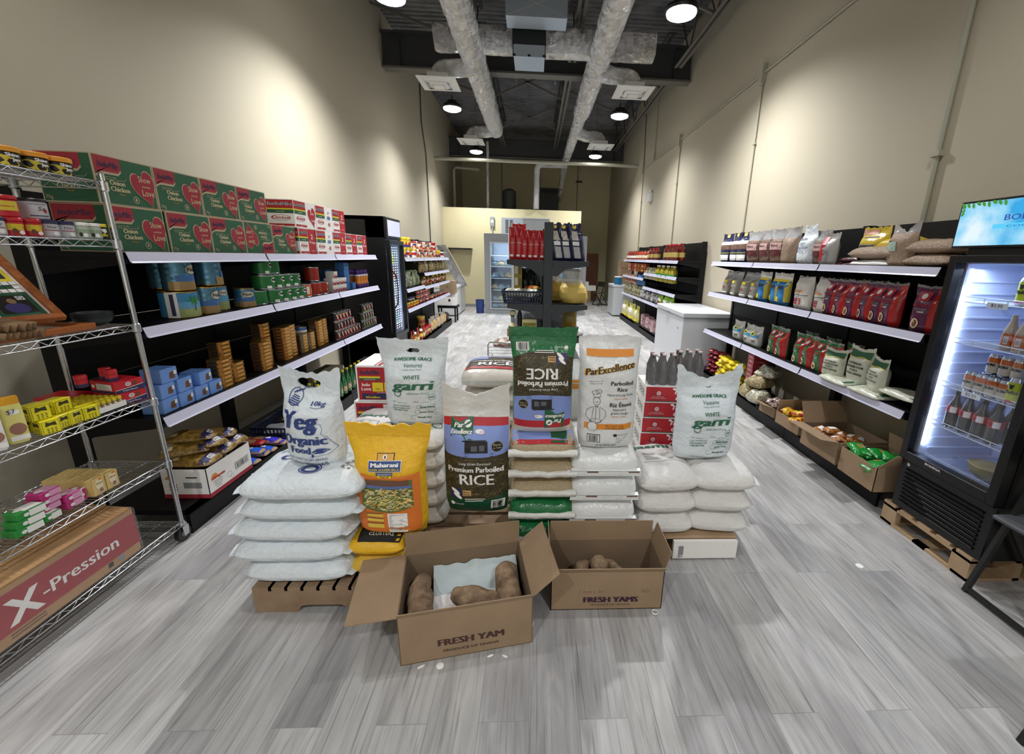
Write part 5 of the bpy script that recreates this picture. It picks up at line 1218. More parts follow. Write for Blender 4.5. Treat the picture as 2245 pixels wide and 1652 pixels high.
for Pq, y, l in ((JW,1.90,'silver grey jar at the far left, leftmost on the second rack shelf'),(JR,1.965,'left of two red jars on the second rack shelf'),(JR,2.033,'right of two red jars on the second rack shelf'),(JW,2.10,'left of two silver jars beside the red jars'),
                 (JW,2.168,'right of two silver jars beside the red jars'),(JG,2.205,'left pale green jar with white lid'),(JG,2.262,'right pale green jar with white lid'),):
    Pq(l, (-2.14 if 'green' not in l else -2.13, y-.02*(y<2.19), zz), 1.25)
JY('black jar with yellow lid beside the front rack post', (-2.13, 2.3-.0, zz), 1.3, sc=(.8,.8,1))
g = G(); jar(g, .046, .085, rd2, rd2, .17, 20); f = cylfn(.0462); g.rect(-.035,.025,.035,.062,f,MC['label_yellow'],6,1); g.rect(-.03,.04,.02,.043,cylfn(.0462,.0012),red,3,1)
tag(put(g.obj('hair_cream_jar'), (-2.17, 1.955, zz+.071), 1.2), 'large red tub with a yellow label stacked on the red jars', 'jar')
g = G(); jar(g, .043, .085, sil, blk, .14, 20); f = cylfn(.0432); g.text('So', .008,.035,.018,f,ink,w=.025,shear=.3); g.rect(-.03,.012,.03,.016,f,navy,4,1); g.rect(-.03,.06,.03,.062,f,navy,4,1); g.ell(.02,.035,.008,.008,f,red,8)
tag(put(g.obj('hair_cream_jar'), (-2.17, 2.07, zz+.071), 1.2), 'large silver tub with a black lid stacked behind the silver jars', 'jar')
# third shelf: framed ludo board, second frame, bowls, sticks
wf = mat('orange_stained_wood', 'b5672c', .45, var=(10,'95501f',.25), bump=(60,.4,(1,8,1)))
zz = 1.31
A_ = at(62, 557, 0, -2.40); B_ = at(143, 693, 0, -2.19)
def board(label, M_, full):
    t = thing('framed_game_board', label, 'board game'); t.matrix_world = M_
    s = .44; g = G()
    for a, b in (((0,0),(s,.03)),((0,s-.03),(s,s)),((0,.03),(.03,s-.03)),((s-.03,.03),(s,s-.03))): g.box(a[0],b[0],a[1],b[1],0,.028,wf,.003)
    g.obj('frame', t); g = G(); g.box(.03,s-.03,.03,s-.03,.004,.01,wht)
    if full:
        f = topf(.011); f2 = topf(.0118); f3 = topf(.0126); u = (s-.08)/15; o = .04
        dk = mat('photo_dark', '2b2a24', .4)
        for (cx, cy, c) in ((0,0,red),(9,0,green),(0,9,blu),(9,9,yel)):
            g.rect(o+cx*u,o+cy*u,o+(cx+6)*u,o+(cy+6)*u,f,c); g.rect(o+(cx+.7)*u,o+(cy+.7)*u,o+(cx+5.3)*u,o+(cy+5.3)*u,f2,dk)
            g.ell(o+(cx+3)*u,o+(cy+2)*u,1.6*u,1.3*u,f3,mat('photo_purple','4a4380',.5),12); g.ell(o+(cx+3)*u,o+(cy+3.8)*u,.6*u,.7*u,f3,mat('photo_skin','9c7a5c',.6),10); g.rect(o+(cx+3.9)*u,o+(cy+4)*u,o+(cx+5)*u,o+(cy+5)*u,f3,wht); g.ell(o+(cx+4.45)*u,o+(cy+4.5)*u,.4*u,.4*u,topf(.0132),ink,10,ring=.7)
        for q in range(6):
            for r_ in range(3):
                c1 = green if (r_ == 1 and q < 5) else wht; c2 = redd if (r_ == 1 and q > 0) else wht
                for (X_, Y_, c) in ((9+q,6+r_,green if r_ == 1 and q < 5 else wht),(q,6+r_,blu if r_ == 1 and q > 0 else wht),(6+r_,q,redd if r_ == 1 and q > 0 else wht),(6+r_,9+q,yel if r_ == 1 and q < 5 else wht)):
                    g.rect(o+X_*u,o+Y_*u,o+(X_+1)*u,o+(Y_+1)*u,f,ink); g.rect(o+(X_+.06)*u,o+(Y_+.06)*u,o+(X_+.94)*u,o+(Y_+.94)*u,f2,c)
        g.ell(s/2,s/2,1.5*u,1.5*u,f2,mat('ball_blue','6f93b8',.5),18); g.ell(s/2,s/2+.3*u,1.1*u,.9*u,f3,redd,16)
    else: g.rect(.05,.05,s-.05,s-.05,topf(.011),mat('board_grey','b9b3ab',.6))
    g.obj('board', t); return t
# leaning board: bottom edge on the shelf near the front, leaning back to the wall side
bx, by = Vector((-2.13, 2.10, zz+.045)), None
Xd = Vector((.28, .96, .0)).normalized(); Yd = Vector((-.29, .17, .27)).normalized(); Yd = (Yd-Xd*Yd.dot(Xd)).normalized(); Nd = Xd.cross(Yd)
Mx = Matrix((Xd, Yd, Nd)).transposed().to_4x4(); Mx.translation = Vector((-2.16, 2.07, zz+.05))-Xd*.44
board('framed ludo board with player photos, leaning on the third rack shelf', Mx, True)
board('orange framed board lying flat under the leaning ludo board', Matrix.Translation((-2.12, 1.72, zz)) @ Matrix.Rotation(pi/2, 4, 'Z') @ Matrix.Scale(.85, 4, (0,1,0)), False)
bw = mat('dark_slate_bowl', '2d3436', .4)
for k in range(5):
    g = G(); g.lathe([(.03,0),(.065,.02),(.076,.042),(.072,.042),(.06,.022),(.001,.004)], bw, 24)
    tag(put(g.obj('bowl'), (-2.2, 2.235, zz+.001+.006*k)), f'dark slate bowl, {lv(k,5)} of the nested bowls by the rack post', 'bowl', 'nested dark bowls')
stk = mat('dried_root', '8a6d4c', .9, var=(20,'6d5238',.2), bump=(70,.8))
rr = random.Random(3)
for k in range(13):
    g = G(); a = rr.uniform(-.25,.25); L = rr.uniform(.2,.28); y0 = 1.72+.022*(k % 7)+rr.uniform(-.006,.006); z0 = zz+.02+.032*(k//7)
    P = [(-2.115+rr.uniform(-.01,.01), y0+.07, z0), (-2.2, y0, z0+.02+rr.uniform(0,.03)), (-2.3, y0-.05+a*.1, z0+.06+.05*(k//7)), (-2.38, y0-.1+a*.2, z0+.1+.05*(k//7))]
    g.tube(P, [.019,.016,.012,.011], stk, 9); o = g.obj('dried_root'); tag(o, f'brown dried root stick, {NTH[k % 7]} from the left in the {("lower","upper")[k//7]} layer of the bundle', 'root', 'bundle of dried root sticks')
# fourth shelf: lotion, seasoning boxes, tray, red boxes
zz = .90
def lotion(body, cap, name):
    g = G(); w, d, h = .056, .034, .165
    P = [(w*.42,d*.42,0),(w*.5,d*.5,.008),(w*.5,d*.5,h*.8),(w*.46,d*.46,h*.9)]
    def el(a, b): 
        k = b*(len(P)-1); i = min(int(k), len(P)-2); q = k-i; A = [P[i][j]+(P[i+1][j]-P[i][j])*q for j in range(3)]; an = 2*pi*a
        return (math.copysign(abs(cos(an))**.6, cos(an))*A[0], math.copysign(abs(sin(an))**.6, sin(an))*A[1], A[2])
    g.surf(el, 24, 9, body, True); g.surf(lambda a, b: tuple(Vector(el(a, 1))*1.0+Vector((0,0,.0)) if b < .5 else Vector((el(a,1)[0]*1.02, el(a,1)[1]*1.02, h*1.03))), 24, 1, cap); 
    V = [(el(k/24,1)[0]*1.02, el(k/24,1)[1]*1.02, h*.9) for k in range(24)]+[(el(k/24,1)[0]*.98, el(k/24,1)[1]*.98, h*1.06) for k in range(24)]
    g.add(V, [(k,(k+1)%24,24+(k+1)%24,24+k) for k in range(24)], cap, True); g.add(V[24:], [tuple(range(24))], cap)
    f = front(-d/2-.001); g.ell(0,.055,.022,.022,f,mat('family_photo','9c6f5c',.6),14); g.rect(-.024,.012,.024,.03,f,wht); g.text('$7', -.006,.115,.016,front(-d/2-.002),navy); g.ell(0,.12,.016,.01,f,wht,12)
    return g.obj(name)
Lo = Proto(lotion(mat('pale_yellow_bottle','e8df86',.4), mat('amber_cap','e5a21f',.4), 'lotion_bottle'), 'bottle', 'lotion bottles')
Lw = Proto(lotion(wht, mat('teal_cap','3f9b82',.4), 'lotion_bottle'), 'bottle', 'lotion bottles')
Lo('pale yellow lotion bottle with amber cap on the fourth rack shelf', (-2.135, 1.745, zz), 1.2, sc=1.12); Lw('white and blue lotion bottle left of the yellow lotion bottle', (-2.125, 1.66, zz), 1.2, sc=1.05); Lw('white lotion bottle with teal cap behind the yellow one', (-2.2, 1.71, zz), 1.2, sc=1.08)
def ybox(g, fn, w, h):
    g.line([(.003,.003),(w-.003,.003),(w-.003,h-.003),(.003,h-.003),(.003,.003)], .0012, fn, ink)
    g.shape([(w*.2,h*.55),(w*.5,h*.62),(w*.8,h*.55),(w*.75,h*.85),(w*.45,h*.8),(w*.25,h*.9)], fn, mat('dark_olive_ink','3a3a12',.6))
    for q in range(9): g.rect(w*(.25+.2*(q % 3)), h*(.12+.12*(q//3)), w*(.36+.2*(q % 3)), h*(.17+.12*(q//3)), fn, ink)
yb = mat('yellow_box', 'ecdf1e', .35)
def yb_o():
    g = G(); g.box(0,.062,0,.062,0,.062,yb,.002); ybox(g, front(0), .062, .062); ybox(g, side_l(0,.062), .062, .062); return g.obj('seasoning_box')
PY = Proto(yb_o(), 'box', 'small yellow seasoning boxes')
for k, y in enumerate((1.805,1.87,1.925,1.985)): PY(f'small yellow box on the bottom row, {("leftmost","second","third","rightmost")[k]}', (-2.105-.0, y, zz), pi/2+(-.3,.1,.1,-.15)[k])
PY('small yellow box on the upper row, left', (-2.125, 1.80, zz+.063), pi/2-.2, sc=1.1); PY('small yellow box on the upper row, lying sideways, right', (-2.13, 1.90, zz+.063), pi/2+.1, sc=(1.3,1.1,.95))
for k in range(4): PY(f'small yellow box in the back row, {NTH[k]} from left', (-2.2, 1.80+.066*k, zz), pi/2)
t = thing('bottle_tray', 'white tray packed with small yellow capped bottles beside the red boxes', 'tray', (-2.11, 2.055, zz), pi/2)
g = G(); g.box(0,.15,0,.22,0,.004,wht); g.box(0,.15,0,.003,0,.03,wht); g.box(0,.15,.217,.22,0,.03,wht); g.box(0,.003,0,.22,0,.03,wht); g.box(.147,.15,0,.22,0,.03,wht); g.obj('tray_body', t)
cl = mat('amber_clear_bottle', '9a8a6a', .2, spec=.7); yc = mat('yellow_cap', 'd9c52c', .35)
g0 = G(); g0.lathe([(.013,.004),(.0135,.03),(.009,.038),(.007,.042)], cl, 10); g0.lathe([(.011,.042),(.011,.058),(.001,.06)], yc, 10); b0 = g0.obj('small_bottle')
for i in range(5):
    for j in range(7):
        o = b0 if i+j == 0 else b0.copy()
        if i+j: C.objects.link(o)
        w = Matrix.Rotation(pi/2, 4, 'Z') @ Vector((.019+.028*i, .018+.03*j, 0)); o.location = (-2.11+w.x, 2.055+w.y, zz); tag(o, f'small clear bottle with a yellow cap, {NTH[j]} row back, {NTH[i]} from left in the tray', 'bottle', 'small bottles in the white tray')
def rbox():
    g = G(); w, d, h = .13, .16, .062; g.box(0,w,0,d,0,h,rd2,.001); f = front(0); f2 = front(0,0,0,.0015)
    bandp(g, f, .002, w-.002, .002, lambda x: .018+.012*(x/w)**1.5, navy, 8, 1); bandp(g, f2, .002, w-.002, lambda x: .018+.012*(x/w)**1.5, lambda x: .02+.0125*(x/w)**1.5, wht, 8, 1)
    g.ell(.06,.042,.013,.011,f2,wht,14); g.ell(.06,.042,.008,.007,front(0,0,0,.002),ink,10,ring=.6); g.ell(.09,.042,.01,.012,f2,brn,10); g.text('Original Flavour', .065,.008,.008,front(0,0,0,.002),wht,w=.07)
    s = side_l(0,d); g.rect(.04,.018,.14,.05,s,wht); g.rect(.002,.002,d-.002,.014,s,navy); g.ell(.02,.035,.01,.01,s,wht,10)
    for q in range(4): g.rect(.045,.022+.007*q,.13-.01*q,.0245+.007*q,side_l(0,d,0,.0015),mat('teal_text','6f9a8a',.6))
    return g.obj('snack_box')
PRb = Proto(rbox(), 'box', 'red and navy boxes on the rack')
PRb('red and navy box, bottom of two beside the rack post', (-2.13, 2.185, zz), pi/2-.25); PRb('red and navy box, top of two beside the rack post', (-2.13, 2.18, zz+.063), pi/2-.25); PRb('red and navy box lying behind the stacked pair', (-2.31, 2.12, zz), pi/2)
g = G(); jar(g, .024, .06, rd2, rd2, .35, 14, band=(.02,.3,navy)); PJr = Proto(g.obj('spice_jar'), 'jar', 'small red lidded jars')
for k, (x, y) in enumerate(((-2.24,2.13),(-2.2,2.24),(-2.26,2.275))): PJr(f'{("left","middle","right")[k]} small red lidded jar standing on the red boxes', (x+.03, y-.02, zz+.126), pi/2)
# fifth shelf: soaps
zz = .52
def soap(label, col, col2, y, z, x=-2.12, w=.1, d=.065, h=.032, rz=.0, extras=None):
    g = G(); g.box(0,w,0,d,0,h,col,.002); f = front(0); g.rect(w*.4,.002,w-.003,h-.002,f,col2); g.ell(w*.3,h/2,.01,.008,front(0,0,0,.0015),wht,10); tf = topf(h); g.rect(w*.3,.005,w-.005,d-.005,tf,col2); g.ell(w*.3,d/2,.018,.012,topf(h,0,0,.0015),wht,12)
    o = g.obj('soap_box'); put(o, (x, y, z), pi/2+rz); tag(o, label, 'soap', 'boxed soaps on the fifth rack shelf')
g3 = mat('soap_green', '2f9440', .35)
for k in range(3): soap(f'green and white soap box, {lv(k,3)} of the green stack', g3, wht, 1.62+.012*k, zz+.033*k, rz=-.1)
soap('green soap box lying beside the green stack', g3, wht, 1.73, zz, w=.07)
for k in range(3): soap(f'pink and white soap box, {lv(k,3)} of the stack on the green boxes', pnk, wht, 1.68+.01*k, zz+.1+.001+.028*k-.1+.099*0+.0+ (.033 if k==0 else .033), x=-2.15, h=.027) if 0 else soap(f'pink and white soap box, {lv(k,3)} of the left pink stack', pnk, mat('pale_pink','e3a3c8',.4), 1.74+.008*k, zz+.034+.03*k, x=-2.14, h=.029, w=.085)
for k in range(2): soap(f'pink soap box, {("bottom","top")[k]} of the pair beside the gold boxes', pnk, MC['pale_pink'], 1.835, zz+.033*k, x=-2.13, w=.07)
soap('white edged pink soap box between pink pair and gold boxes', wht, pnk, 1.905, zz, x=-2.14, w=.03, h=.06)
gc = mat('cream_gold_box', 'd9bd7a', .4)
def gbox():
    g = G(); w, d, h = .062, .11, .085; g.box(0,w,0,d,0,h,gc,.001); f = front(0); f2 = front(0,0,0,.0015)
    g.ell(w/2,h*.62,.02,.03,f,mat('cream_panel','efe0b8',.5),14); g.text('Aloes', w/2,h*.62,.012,f2,brn,w=.034,shear=.2); g.ell(w*.55,h*.25,.014,.014,f2,wht,12); g.ell(w*.55,h*.25,.011,.012,front(0,0,0,.002),MC['photo_skin'],10); g.ell(w*.62,h*.9,.01,.006,f2,orgi,8)
    tf = topf(h)
    for q in range(4): g.rect(.004,.008+.026*q,w-.004,.01+.026*q,tf,brn)
    return g.obj('soap_box')
PGb = Proto(gbox(), 'soap', 'cream and gold soap boxes')
for k in range(2):
    for j in range(2): PGb(f'cream and gold soap box, {("left","right")[k]}, {("front","back")[j]} row', (-2.115-.115*j, 1.945+.067*k, zz), pi/2+.05)
# bottom shelf: long hair carton in cling film
t = thing('hair_carton', 'long red and tan carton in cling film on the bottom rack shelf', 'box', (-2.1, 1.16, .125), pi/2)
w, d, h = .92, .34, .245
g = G(); tan = mat('tan_carton', 'bd9468', .8, var=(6,'a98258',.25)); g.box(0,w,0,.003,0,h,tan); g.box(0,w,d-.003,d,0,h,tan); g.box(0,.003,0,d,0,h,tan); g.box(w-.003,w,0,d,0,h,tan); g.box(0,w,0,d,0,.003,tan)
f = front(0); f2 = front(0,0,0,.0016); f3 = front(0,0,0,.0024); xr = mat('carton_red', 'a3262f', .5)
g.rect(.0,.05,w,h-.025,f,xr); g.text('X', .4,.07,.12,f2,wht,w=.12,bold=.1); g.text('-Pression', .64,.1,.06,f2,wht,w=.34,bold=.06); g.ell(.13,.115,.1,.1,f2,wht,30); g.ell(.13,.115,.06,.05,f3,pnk,20,ring=.6)
for q in range(2): g.rect(.33,.02+.014*q,.46,.026+.014*q,f,brn)
g.rect(.74,.02,.765,.045,f,ink); g.rect(.79,.02,.825,.045,f,gry); g.obj('carton_body', t)
g = G(); g.slab([(.2,.0,h),(w,.0,h),(w-.02,.18,h+.035),(.25,.16,h+.05)], .004, tan); g.obj('flap', t)
cf = film('cling_film', a=.1); g = G()
for (a, b, c_, d_) in (((-.006,-.004,.0),(w+.006,-.004,.0),(w+.006,-.004,h),(-.006,-.004,h)), ((w+.006,-.004,.0),(w+.006,d+.004,.0),(w+.006,d+.004,h),(w+.006,-.004,h))):
    g.surf(lambda u, v, a=a, b=b, d_=d_: tuple(Vector(a)+(Vector(b)-Vector(a))*u+(Vector(d_)-Vector(a))*v+Vector((1,-1,0))*.003*noise.noise(Vector((u*20,v*12,3)))), 30, 10, cf, True)
g.surf(lambda u, v: (.45+(w-.44)*u, -.004+(d+.008)*v, h+.004+.006*noise.noise(Vector((u*10,v*10,1)))), 20, 10, cf, True); g.obj('cling_film', t)
g = G()
for q in range(7): g.surf(lambda u, v, q=q: (.03+.11*q+.1*u, .03+.28*v, h-.03+.018*sin(pi*u)+.008*noise.noise(Vector((u*4,v*6,q)))), 6, 8, mat('brown_paper_packet','8a6a48',.5), True)
g.obj('packets', t)
# clear bottle bag at the frame edge, small wheel
g = G(); g.surf(lambda u, v: (-2.12-.1*u, 1.52+.05*v+.02*sin(3*u), .522+.06*sin(pi*v)*sin(pi*u)+.005), 8, 8, film('green_tint_bag', (.75,.85,.8), .4), True); tag(g.obj('plastic_bag'), 'clear greenish plastic bag left of the green soap boxes', 'bag')
# ---------------------------------------------------------------- goods on the left base shelf
t = thing('pasta_carton', 'white open carton of macaroni bags with a red stripe, on the left base shelf', 'box', (-2.045, 2.52, ZB), pi/2)
w, d, h = .42, .28, .20
def pastap(g, f):
    f2 = front(0,0,0,.0016); s = side_l(0, d)
    g.rect(0,.0,w,.028,f,redd); g.ell(.06,.115,.028,.028,f,orgi,18,a0=0,a1=pi); g.text('sunspun', .09,.105,.022,f2,mat('brand_red','c8402c',.6),w=.12,bold=.2)
    for q in range(4): g.text(('elbow macaroni','pate aux oeufs','macaroni','en coudes')[q], .085,.085-.014*q,.009,f2,ink,w=.08-.01*q)
    g.rect(.25,.07,.39,.12,f,ink); g.rect(.253,.073,.387,.117,f2,wht); g.bars(.26,.076,.38,.114,front(0,0,0,.0024),ink,16)
    g.ell(.19,.07,.02,.02,f,gry,12,ring=.9); g.ell(.21,.05,.016,.014,f,gry,12,ring=.9)
    g.rect(0,.0,d,.028,s,redd); g.ell(.05,.13,.024,.022,s,orgi,14,a0=0,a1=pi); g.rect(.13,.07,.24,.11,s,gry); g.rect(.15,.14,.22,.148,s,ink)
    for q in range(3): g.rect(.04,.06+.016*q,.09,.066+.016*q,s,ink)
carton_open(t, w, d, h, {}, m=wht, mi=cardd, printed=pastap)
def foodbag(w, l, t_, m, bm_, seed, name='pasta_bag'):
    """lying bag of food with printed bands"""
    g, S = pillow(w, l, t_, m, seed=seed, p=2.4, q=.5, wr=.012, ear=.1); f = top_fn(S, w, l, .002)
    if bm_: bm_(g, f, w, l)
    return g.obj(name)
def pastab(g, f, w, l):
    f2 = lambda x, y: tuple(Vector(f(x, y))+Vector((0,0,.0015)))
    g.rect(-w*.48,-l*.5,w*.48,-l*.28,f,navy,8,3); g.rect(-w*.12,-l*.44,w*.12,-l*.34,f2,wht,3,1); g.bars(-w*.1,-l*.43,w*.1,-l*.36,lambda x,y: tuple(Vector(f(x,y))+Vector((0,0,.0025))),ink,8)
    for q in range(4):
        g.rect(-w*.4+.05*q,l*.2,-w*.4+.05*q+.035,l*.42,f,wht if q % 2 else cream,2,3); g.line([(-w*.4+.05*q,l*.2),(-w*.4+.05*q+.035,l*.42)],.003,f2,navy); g.line([(-w*.4+.05*q+.035,l*.2),(-w*.4+.05*q,l*.42)],.003,f2,navy)
pa = mat('pasta_in_film', 'a4833c', .3, spec=.6, var=(45,'6a5020',.18), bump=(40,1.0))
PPa = Proto(foodbag(.16,.26,.07,pa,pastab,5), 'pasta bag', 'macaroni bags with navy ends')
for k, (x, y, z, r, l) in enumerate(((-2.14,2.60,.30,0,'lower left in the white carton'),(-2.14,2.75,.31,.1,'lower middle in the white carton'),(-2.15,2.88,.31,-.1,'lower right in the white carton'),(-2.2,2.62,.365,.5,'upper left, tilted in the white carton'),(-2.16,2.71,.375,-.2,'upper middle on the heap in the white carton'),(-2.18,2.83,.37,.4,'upper right with navy end sticking up'),(-2.2,2.68,.42,.3,'topmost of the heap'))):
    PPa('clear macaroni bag with navy end, '+l, (x-.02, y, ZB-.1+z), pi/2+r, ry=.15 if k > 3 else 0)
spg = mat('spaghetti_in_film', 'a98550', .3, spec=.5, bump=(60,.5,(1,14,1))); bfi = mat('blue_foil', '2458c8', .2, spec=.8, bump=(18,.8)); vfi = mat('violet_foil', '3a2fb0', .2, spec=.8, bump=(18,.8))
def spb(end):
    def fn(g, f, w, l): g.rect(-w*.49,-l*.5,w*.49,-l*.12,f,end,8,6); g.ell(0,-l*.2,w*.2,l*.06,lambda x,y: tuple(Vector(f(x,y))+Vector((0,0,.002))),wht,12); g.ell(0,l*.18,w*.3,l*.05,f,navy,12)
    return fn
Ps1 = Proto(foodbag(.09,.32,.035,spg,spb(bfi),7,'spaghetti_pack'), 'spaghetti pack', 'spaghetti packs on the left base shelf'); Ps2 = Proto(foodbag(.09,.32,.035,spg,spb(vfi),8,'spaghetti_pack'), 'spaghetti pack', 'spaghetti packs on the left base shelf')
g, S = pillow(.09,.3,.035,red,seed=9,p=2.4,q=.5); f = top_fn(S,.09,.3,.002); g.rect(-.04,-.1,0.0,.14,f,mat('pack_tan','b08a5c',.5),3,8); g.rect(0,-.1,.005,.14,f,navy); g.text('Pasta', .02,0,.018,f,yel,rot=pi/2)
Ps3 = Proto(g.obj('spaghetti_pack'), 'spaghetti pack', 'spaghetti packs on the left base shelf')
Ps1('bright blue ended spaghetti pack nearest the white carton', (-2.2, 3.02, ZB+.001), pi/2-.1); Ps1('bright blue ended spaghetti pack, second along the base shelf', (-2.2, 3.12, ZB+.01), pi/2+.05)
Ps1('bright blue ended spaghetti pack, third along the base shelf', (-2.2, 3.22, ZB+.001), pi/2); Ps1('bright blue ended spaghetti pack, on top of the first two', (-2.21, 3.09, ZB+.045), pi/2)
Ps2('violet ended spaghetti pack, lower of the two violet ones', (-2.19, 3.34, ZB+.001), pi/2+.1); Ps2('violet ended spaghetti pack, upper of the two violet ones', (-2.2, 3.3, ZB+.04), pi/2-.05); Ps3('red and tan spaghetti pack lying on the back of the blue packs', (-2.27, 3.2, ZB+.06), pi/2+.15)
# navy baskets
def basket(name, label, w, d, h, loc, rz, m, slots=14):
    t = thing(name, label, 'basket', loc, rz)
    g = G(); s = .88; 
    def wall(A0, A1, B0_, B1, n, parts):
        """slotted wall between bottom edge A and top edge B"""
        A0, A1, B0_, B1 = map(Vector, (A0, A1, B0_, B1))
        P = lambda u, v: (A0.lerp(A1, u)).lerp(B0_.lerp(B1, u), v)
        for v0, v1 in ((0,.12),(.45,.55),(.88,1)): q = [P(0,v0),P(1,v0),P(1,v1),P(0,v1)]; g.slab(q, .003, m)
        for i in range(n+1):
            u0 = max(0, i/n-.014*14/n); u1 = min(1, i/n+.014*14/n); g.slab([P(u0,.1),P(u1,.1),P(u1,.9),P(u0,.9)], .003, m)
    a, b = w*(1-s)/2, d*(1-s)/2
    c0, c1, c2, c3 = (a,b,0),(w-a,b,0),(w-a,d-b,0),(a,d-b,0); e0, e1, e2, e3 = (0,0,h),(w,0,h),(w,d,h),(0,d,h)
    wall(c0,c1,e0,e1,slots,0); wall(c1,c2,e1,e2,slots*2//3,0); wall(c2,c3,e2,e3,slots,0); wall(c3,c0,e3,e0,slots*2//3,0)
    g.box(a,w-a,b,d-b,0,.004,m); g.obj('basket_body', t)
    g = G(); g.tube([(0,0,h),(w,0,h),(w,d,h),(0,d,h)], .008, m, 8, closed=True); g.obj('rim', t); return t
nv = mat('navy_basket_plastic', '1c2740', .35)
basket('plastic_basket', 'dark navy slotted basket on the left base shelf behind the spaghetti packs', .36, .28, .1, (-2.07, 3.42, ZB), pi/2, nv)
basket('plastic_basket', 'dark navy slotted basket further along, holding a yellow pack', .34, .28, .1, (-2.07, 3.82, ZB), pi/2, nv)
g, S = pillow(.2,.18,.05,film('clear_bag', a=.5),seed=4); tag(put(g.obj('plastic_bag'), (-2.2,3.55,ZB+.03), .4), 'clear crumpled plastic bag in the nearer navy basket', 'bag')
g, S = pillow(.2,.2,.05,blk,seed=5); f = top_fn(S,.2,.2); g.text('JUST', .02,0,.04,f,wht,rot=pi/2,shear=.2); tag(put(g.obj('snack_pack'), (-2.2,3.68,ZB+.045), .1), 'black pack with white lettering in the nearer navy basket', 'pack')
g, S = pillow(.16,.16,.06,mat('yellow_pack','d3cf24',.4),seed=6); tag(put(g.obj('snack_pack'), (-2.2,3.98,ZB+.05), .1), 'yellow pack in the farther navy basket', 'pack')
# green bottles
gb = mat('green_glass', '14602c', .08, spec=.9, coat=.5)
g = G(); g.lathe(bottle_prof(.034,.27,.38,.5)+[(.0135,.262),(.0145,.263),(.0145,.268),(.0001,.27)], gb, 16); g.lathe([(.0155,.255),(.0165,.257),(.0155,.273),(.0001,.275)], yc, 14)
f = cylfn(.0345,.0005); g.rect(-.03,.04,.03,.095,f,mat('bottle_label','c9b98a',.5),6,1); g.ell(0,.07,.016,.018,cylfn(.0345,.001),red,12); g.ell(.0,.07,.01,.011,cylfn(.0345,.0015),wht,10)
PGl = Proto(g.obj('glass_bottle'), 'bottle', 'green glass bottles on the left base shelf')
for k in range(10): PGl(f'green glass bottle in the front row, {NTH[k]} from the near end', (-2.12, 4.12+.112*k, ZB), pi/2+.4*sin(k*2))
for k in range(6): PGl(f'green glass bottle in the back row, {NTH[k]} from the near end', (-2.22, 4.16+.11*k, ZB), pi/2+k)
g = G(); tin(g, .05, .12, blk, silver, 18); g.lathe([(.0505,.05),(.0505,.1)], yel, 18); g.lathe([(.0505,.02),(.0505,.05)], green, 18); f = cylfn(.0508); g.text('GF', .0,.05,.03,f,wht,bold=.1)
PYt = Proto(g.obj('food_tin'), 'tin', 'yellow and green tins on the base shelf')
for k, (x, y, z) in enumerate(((-2.14,5.28,0),(-2.14,5.39,0),(-2.14,5.5,0),(-2.14,5.34,.121),(-2.14,5.45,.121))): PYt(f'yellow, green and black tin on the base shelf, {("bottom left","bottom middle","bottom right","top left","top right")[k]}', (x,y,ZB+z), pi/2)
g = G(); g.box(0,.3,0,.2,0,.24,mat('carton_plain','6e6450',.8)); tag(put(g.obj('carton'), (-2.27,4.75,ZB), pi/2), 'plain brown carton standing behind the green bottles', 'carton')
# ---------------------------------------------------------------- bags for the shelves
def mkbag(name, w, h, t, m, deco=None, seed=0, mf=None, back=None, nu=14, nv=18, **k):
    k.setdefault('fill', .78); k.setdefault('flare', 1.06); k.setdefault('ears', .01); k.setdefault('wr', .006)
    g = G(); S = sack_shape(w, h, t, seed=seed, **k); sack_mesh(g, S, m, nu, nv, back=back, mf=mf)
    if deco: deco(g, lambda k_=0: raised(S, w, h, k_), w, h)
    return g.obj(name)
def bprint(*rects, texts=(), ells=()):
    """rects (x0,y0,x1,y1,mat) in fractions of width/height"""
    def d(g, f, w, h):
        a, b, c = f(0), f(1), f(2)
        for x0,y0,x1,y1,m in rects: g.rect(x0*w,y0*h,x1*w,y1*h,a,m,6,3)
        for cx,cy,rx,ry,m in ells: g.ell(cx*w,cy*h,rx*w,ry*h,b,m,14)
        for s_,x,y,sz,m,wd in texts: g.text(s_,x*w,y*h,sz*h,c,m,w=wd*w,bold=.1)
    return d
def rput(Pq, label, x, y, z, rz=0, **k): return Pq(label, (x, y, z), -pi/2+rz, **k)
def rowr(Pq, fmt, x, z, ys, words=NTH, **k):
    for i, y in enumerate(ys): rput(Pq, fmt.format(words[i]), x+.008*sin(i*5), y, z, .12*sin(i*3+1), **k)
RX = 2.66; z1, z2, z3 = RZ
beanm = mat('brown_beans_in_film', '8d6f5c', .3, spec=.6, var=(110,'63493c',.2), bump=(90,.9)); beanp = mat('pale_beans_in_film', 'b59d86', .3, spec=.6, var=(120,'8a705a',.2), bump=(100,.9))
clr = film('clear_bag_top', a=.35); nvy = mat('navy_bag_film', '23264a', .22, spec=.6, bump=(20,.4))
top_clear = lambda lo, m, hi=.78: (lambda a, b: clr if b > hi else (m if b > lo else nvy))
PN = Proto(mkbag('bean_bag', .25, .37, .11, nvy, bprint((-.4,.07,.4,.26,wht),(-.42,.3,.42,.34,mat('label_olive','8a8a5a',.5)),(-.1,.87,.16,.99,yel),(-.05,.89,.11,.97,wht)), 1, mf=lambda a, b: beanm if .42 < b < .62 else wht if .62 < b < .7 else nvy), 'bag', 'navy topped bean bags')
rowr(PN, 'navy topped bean bag on the upper right shelf, {} from the far end', RX, z1, (6.02, 5.72, 5.52))
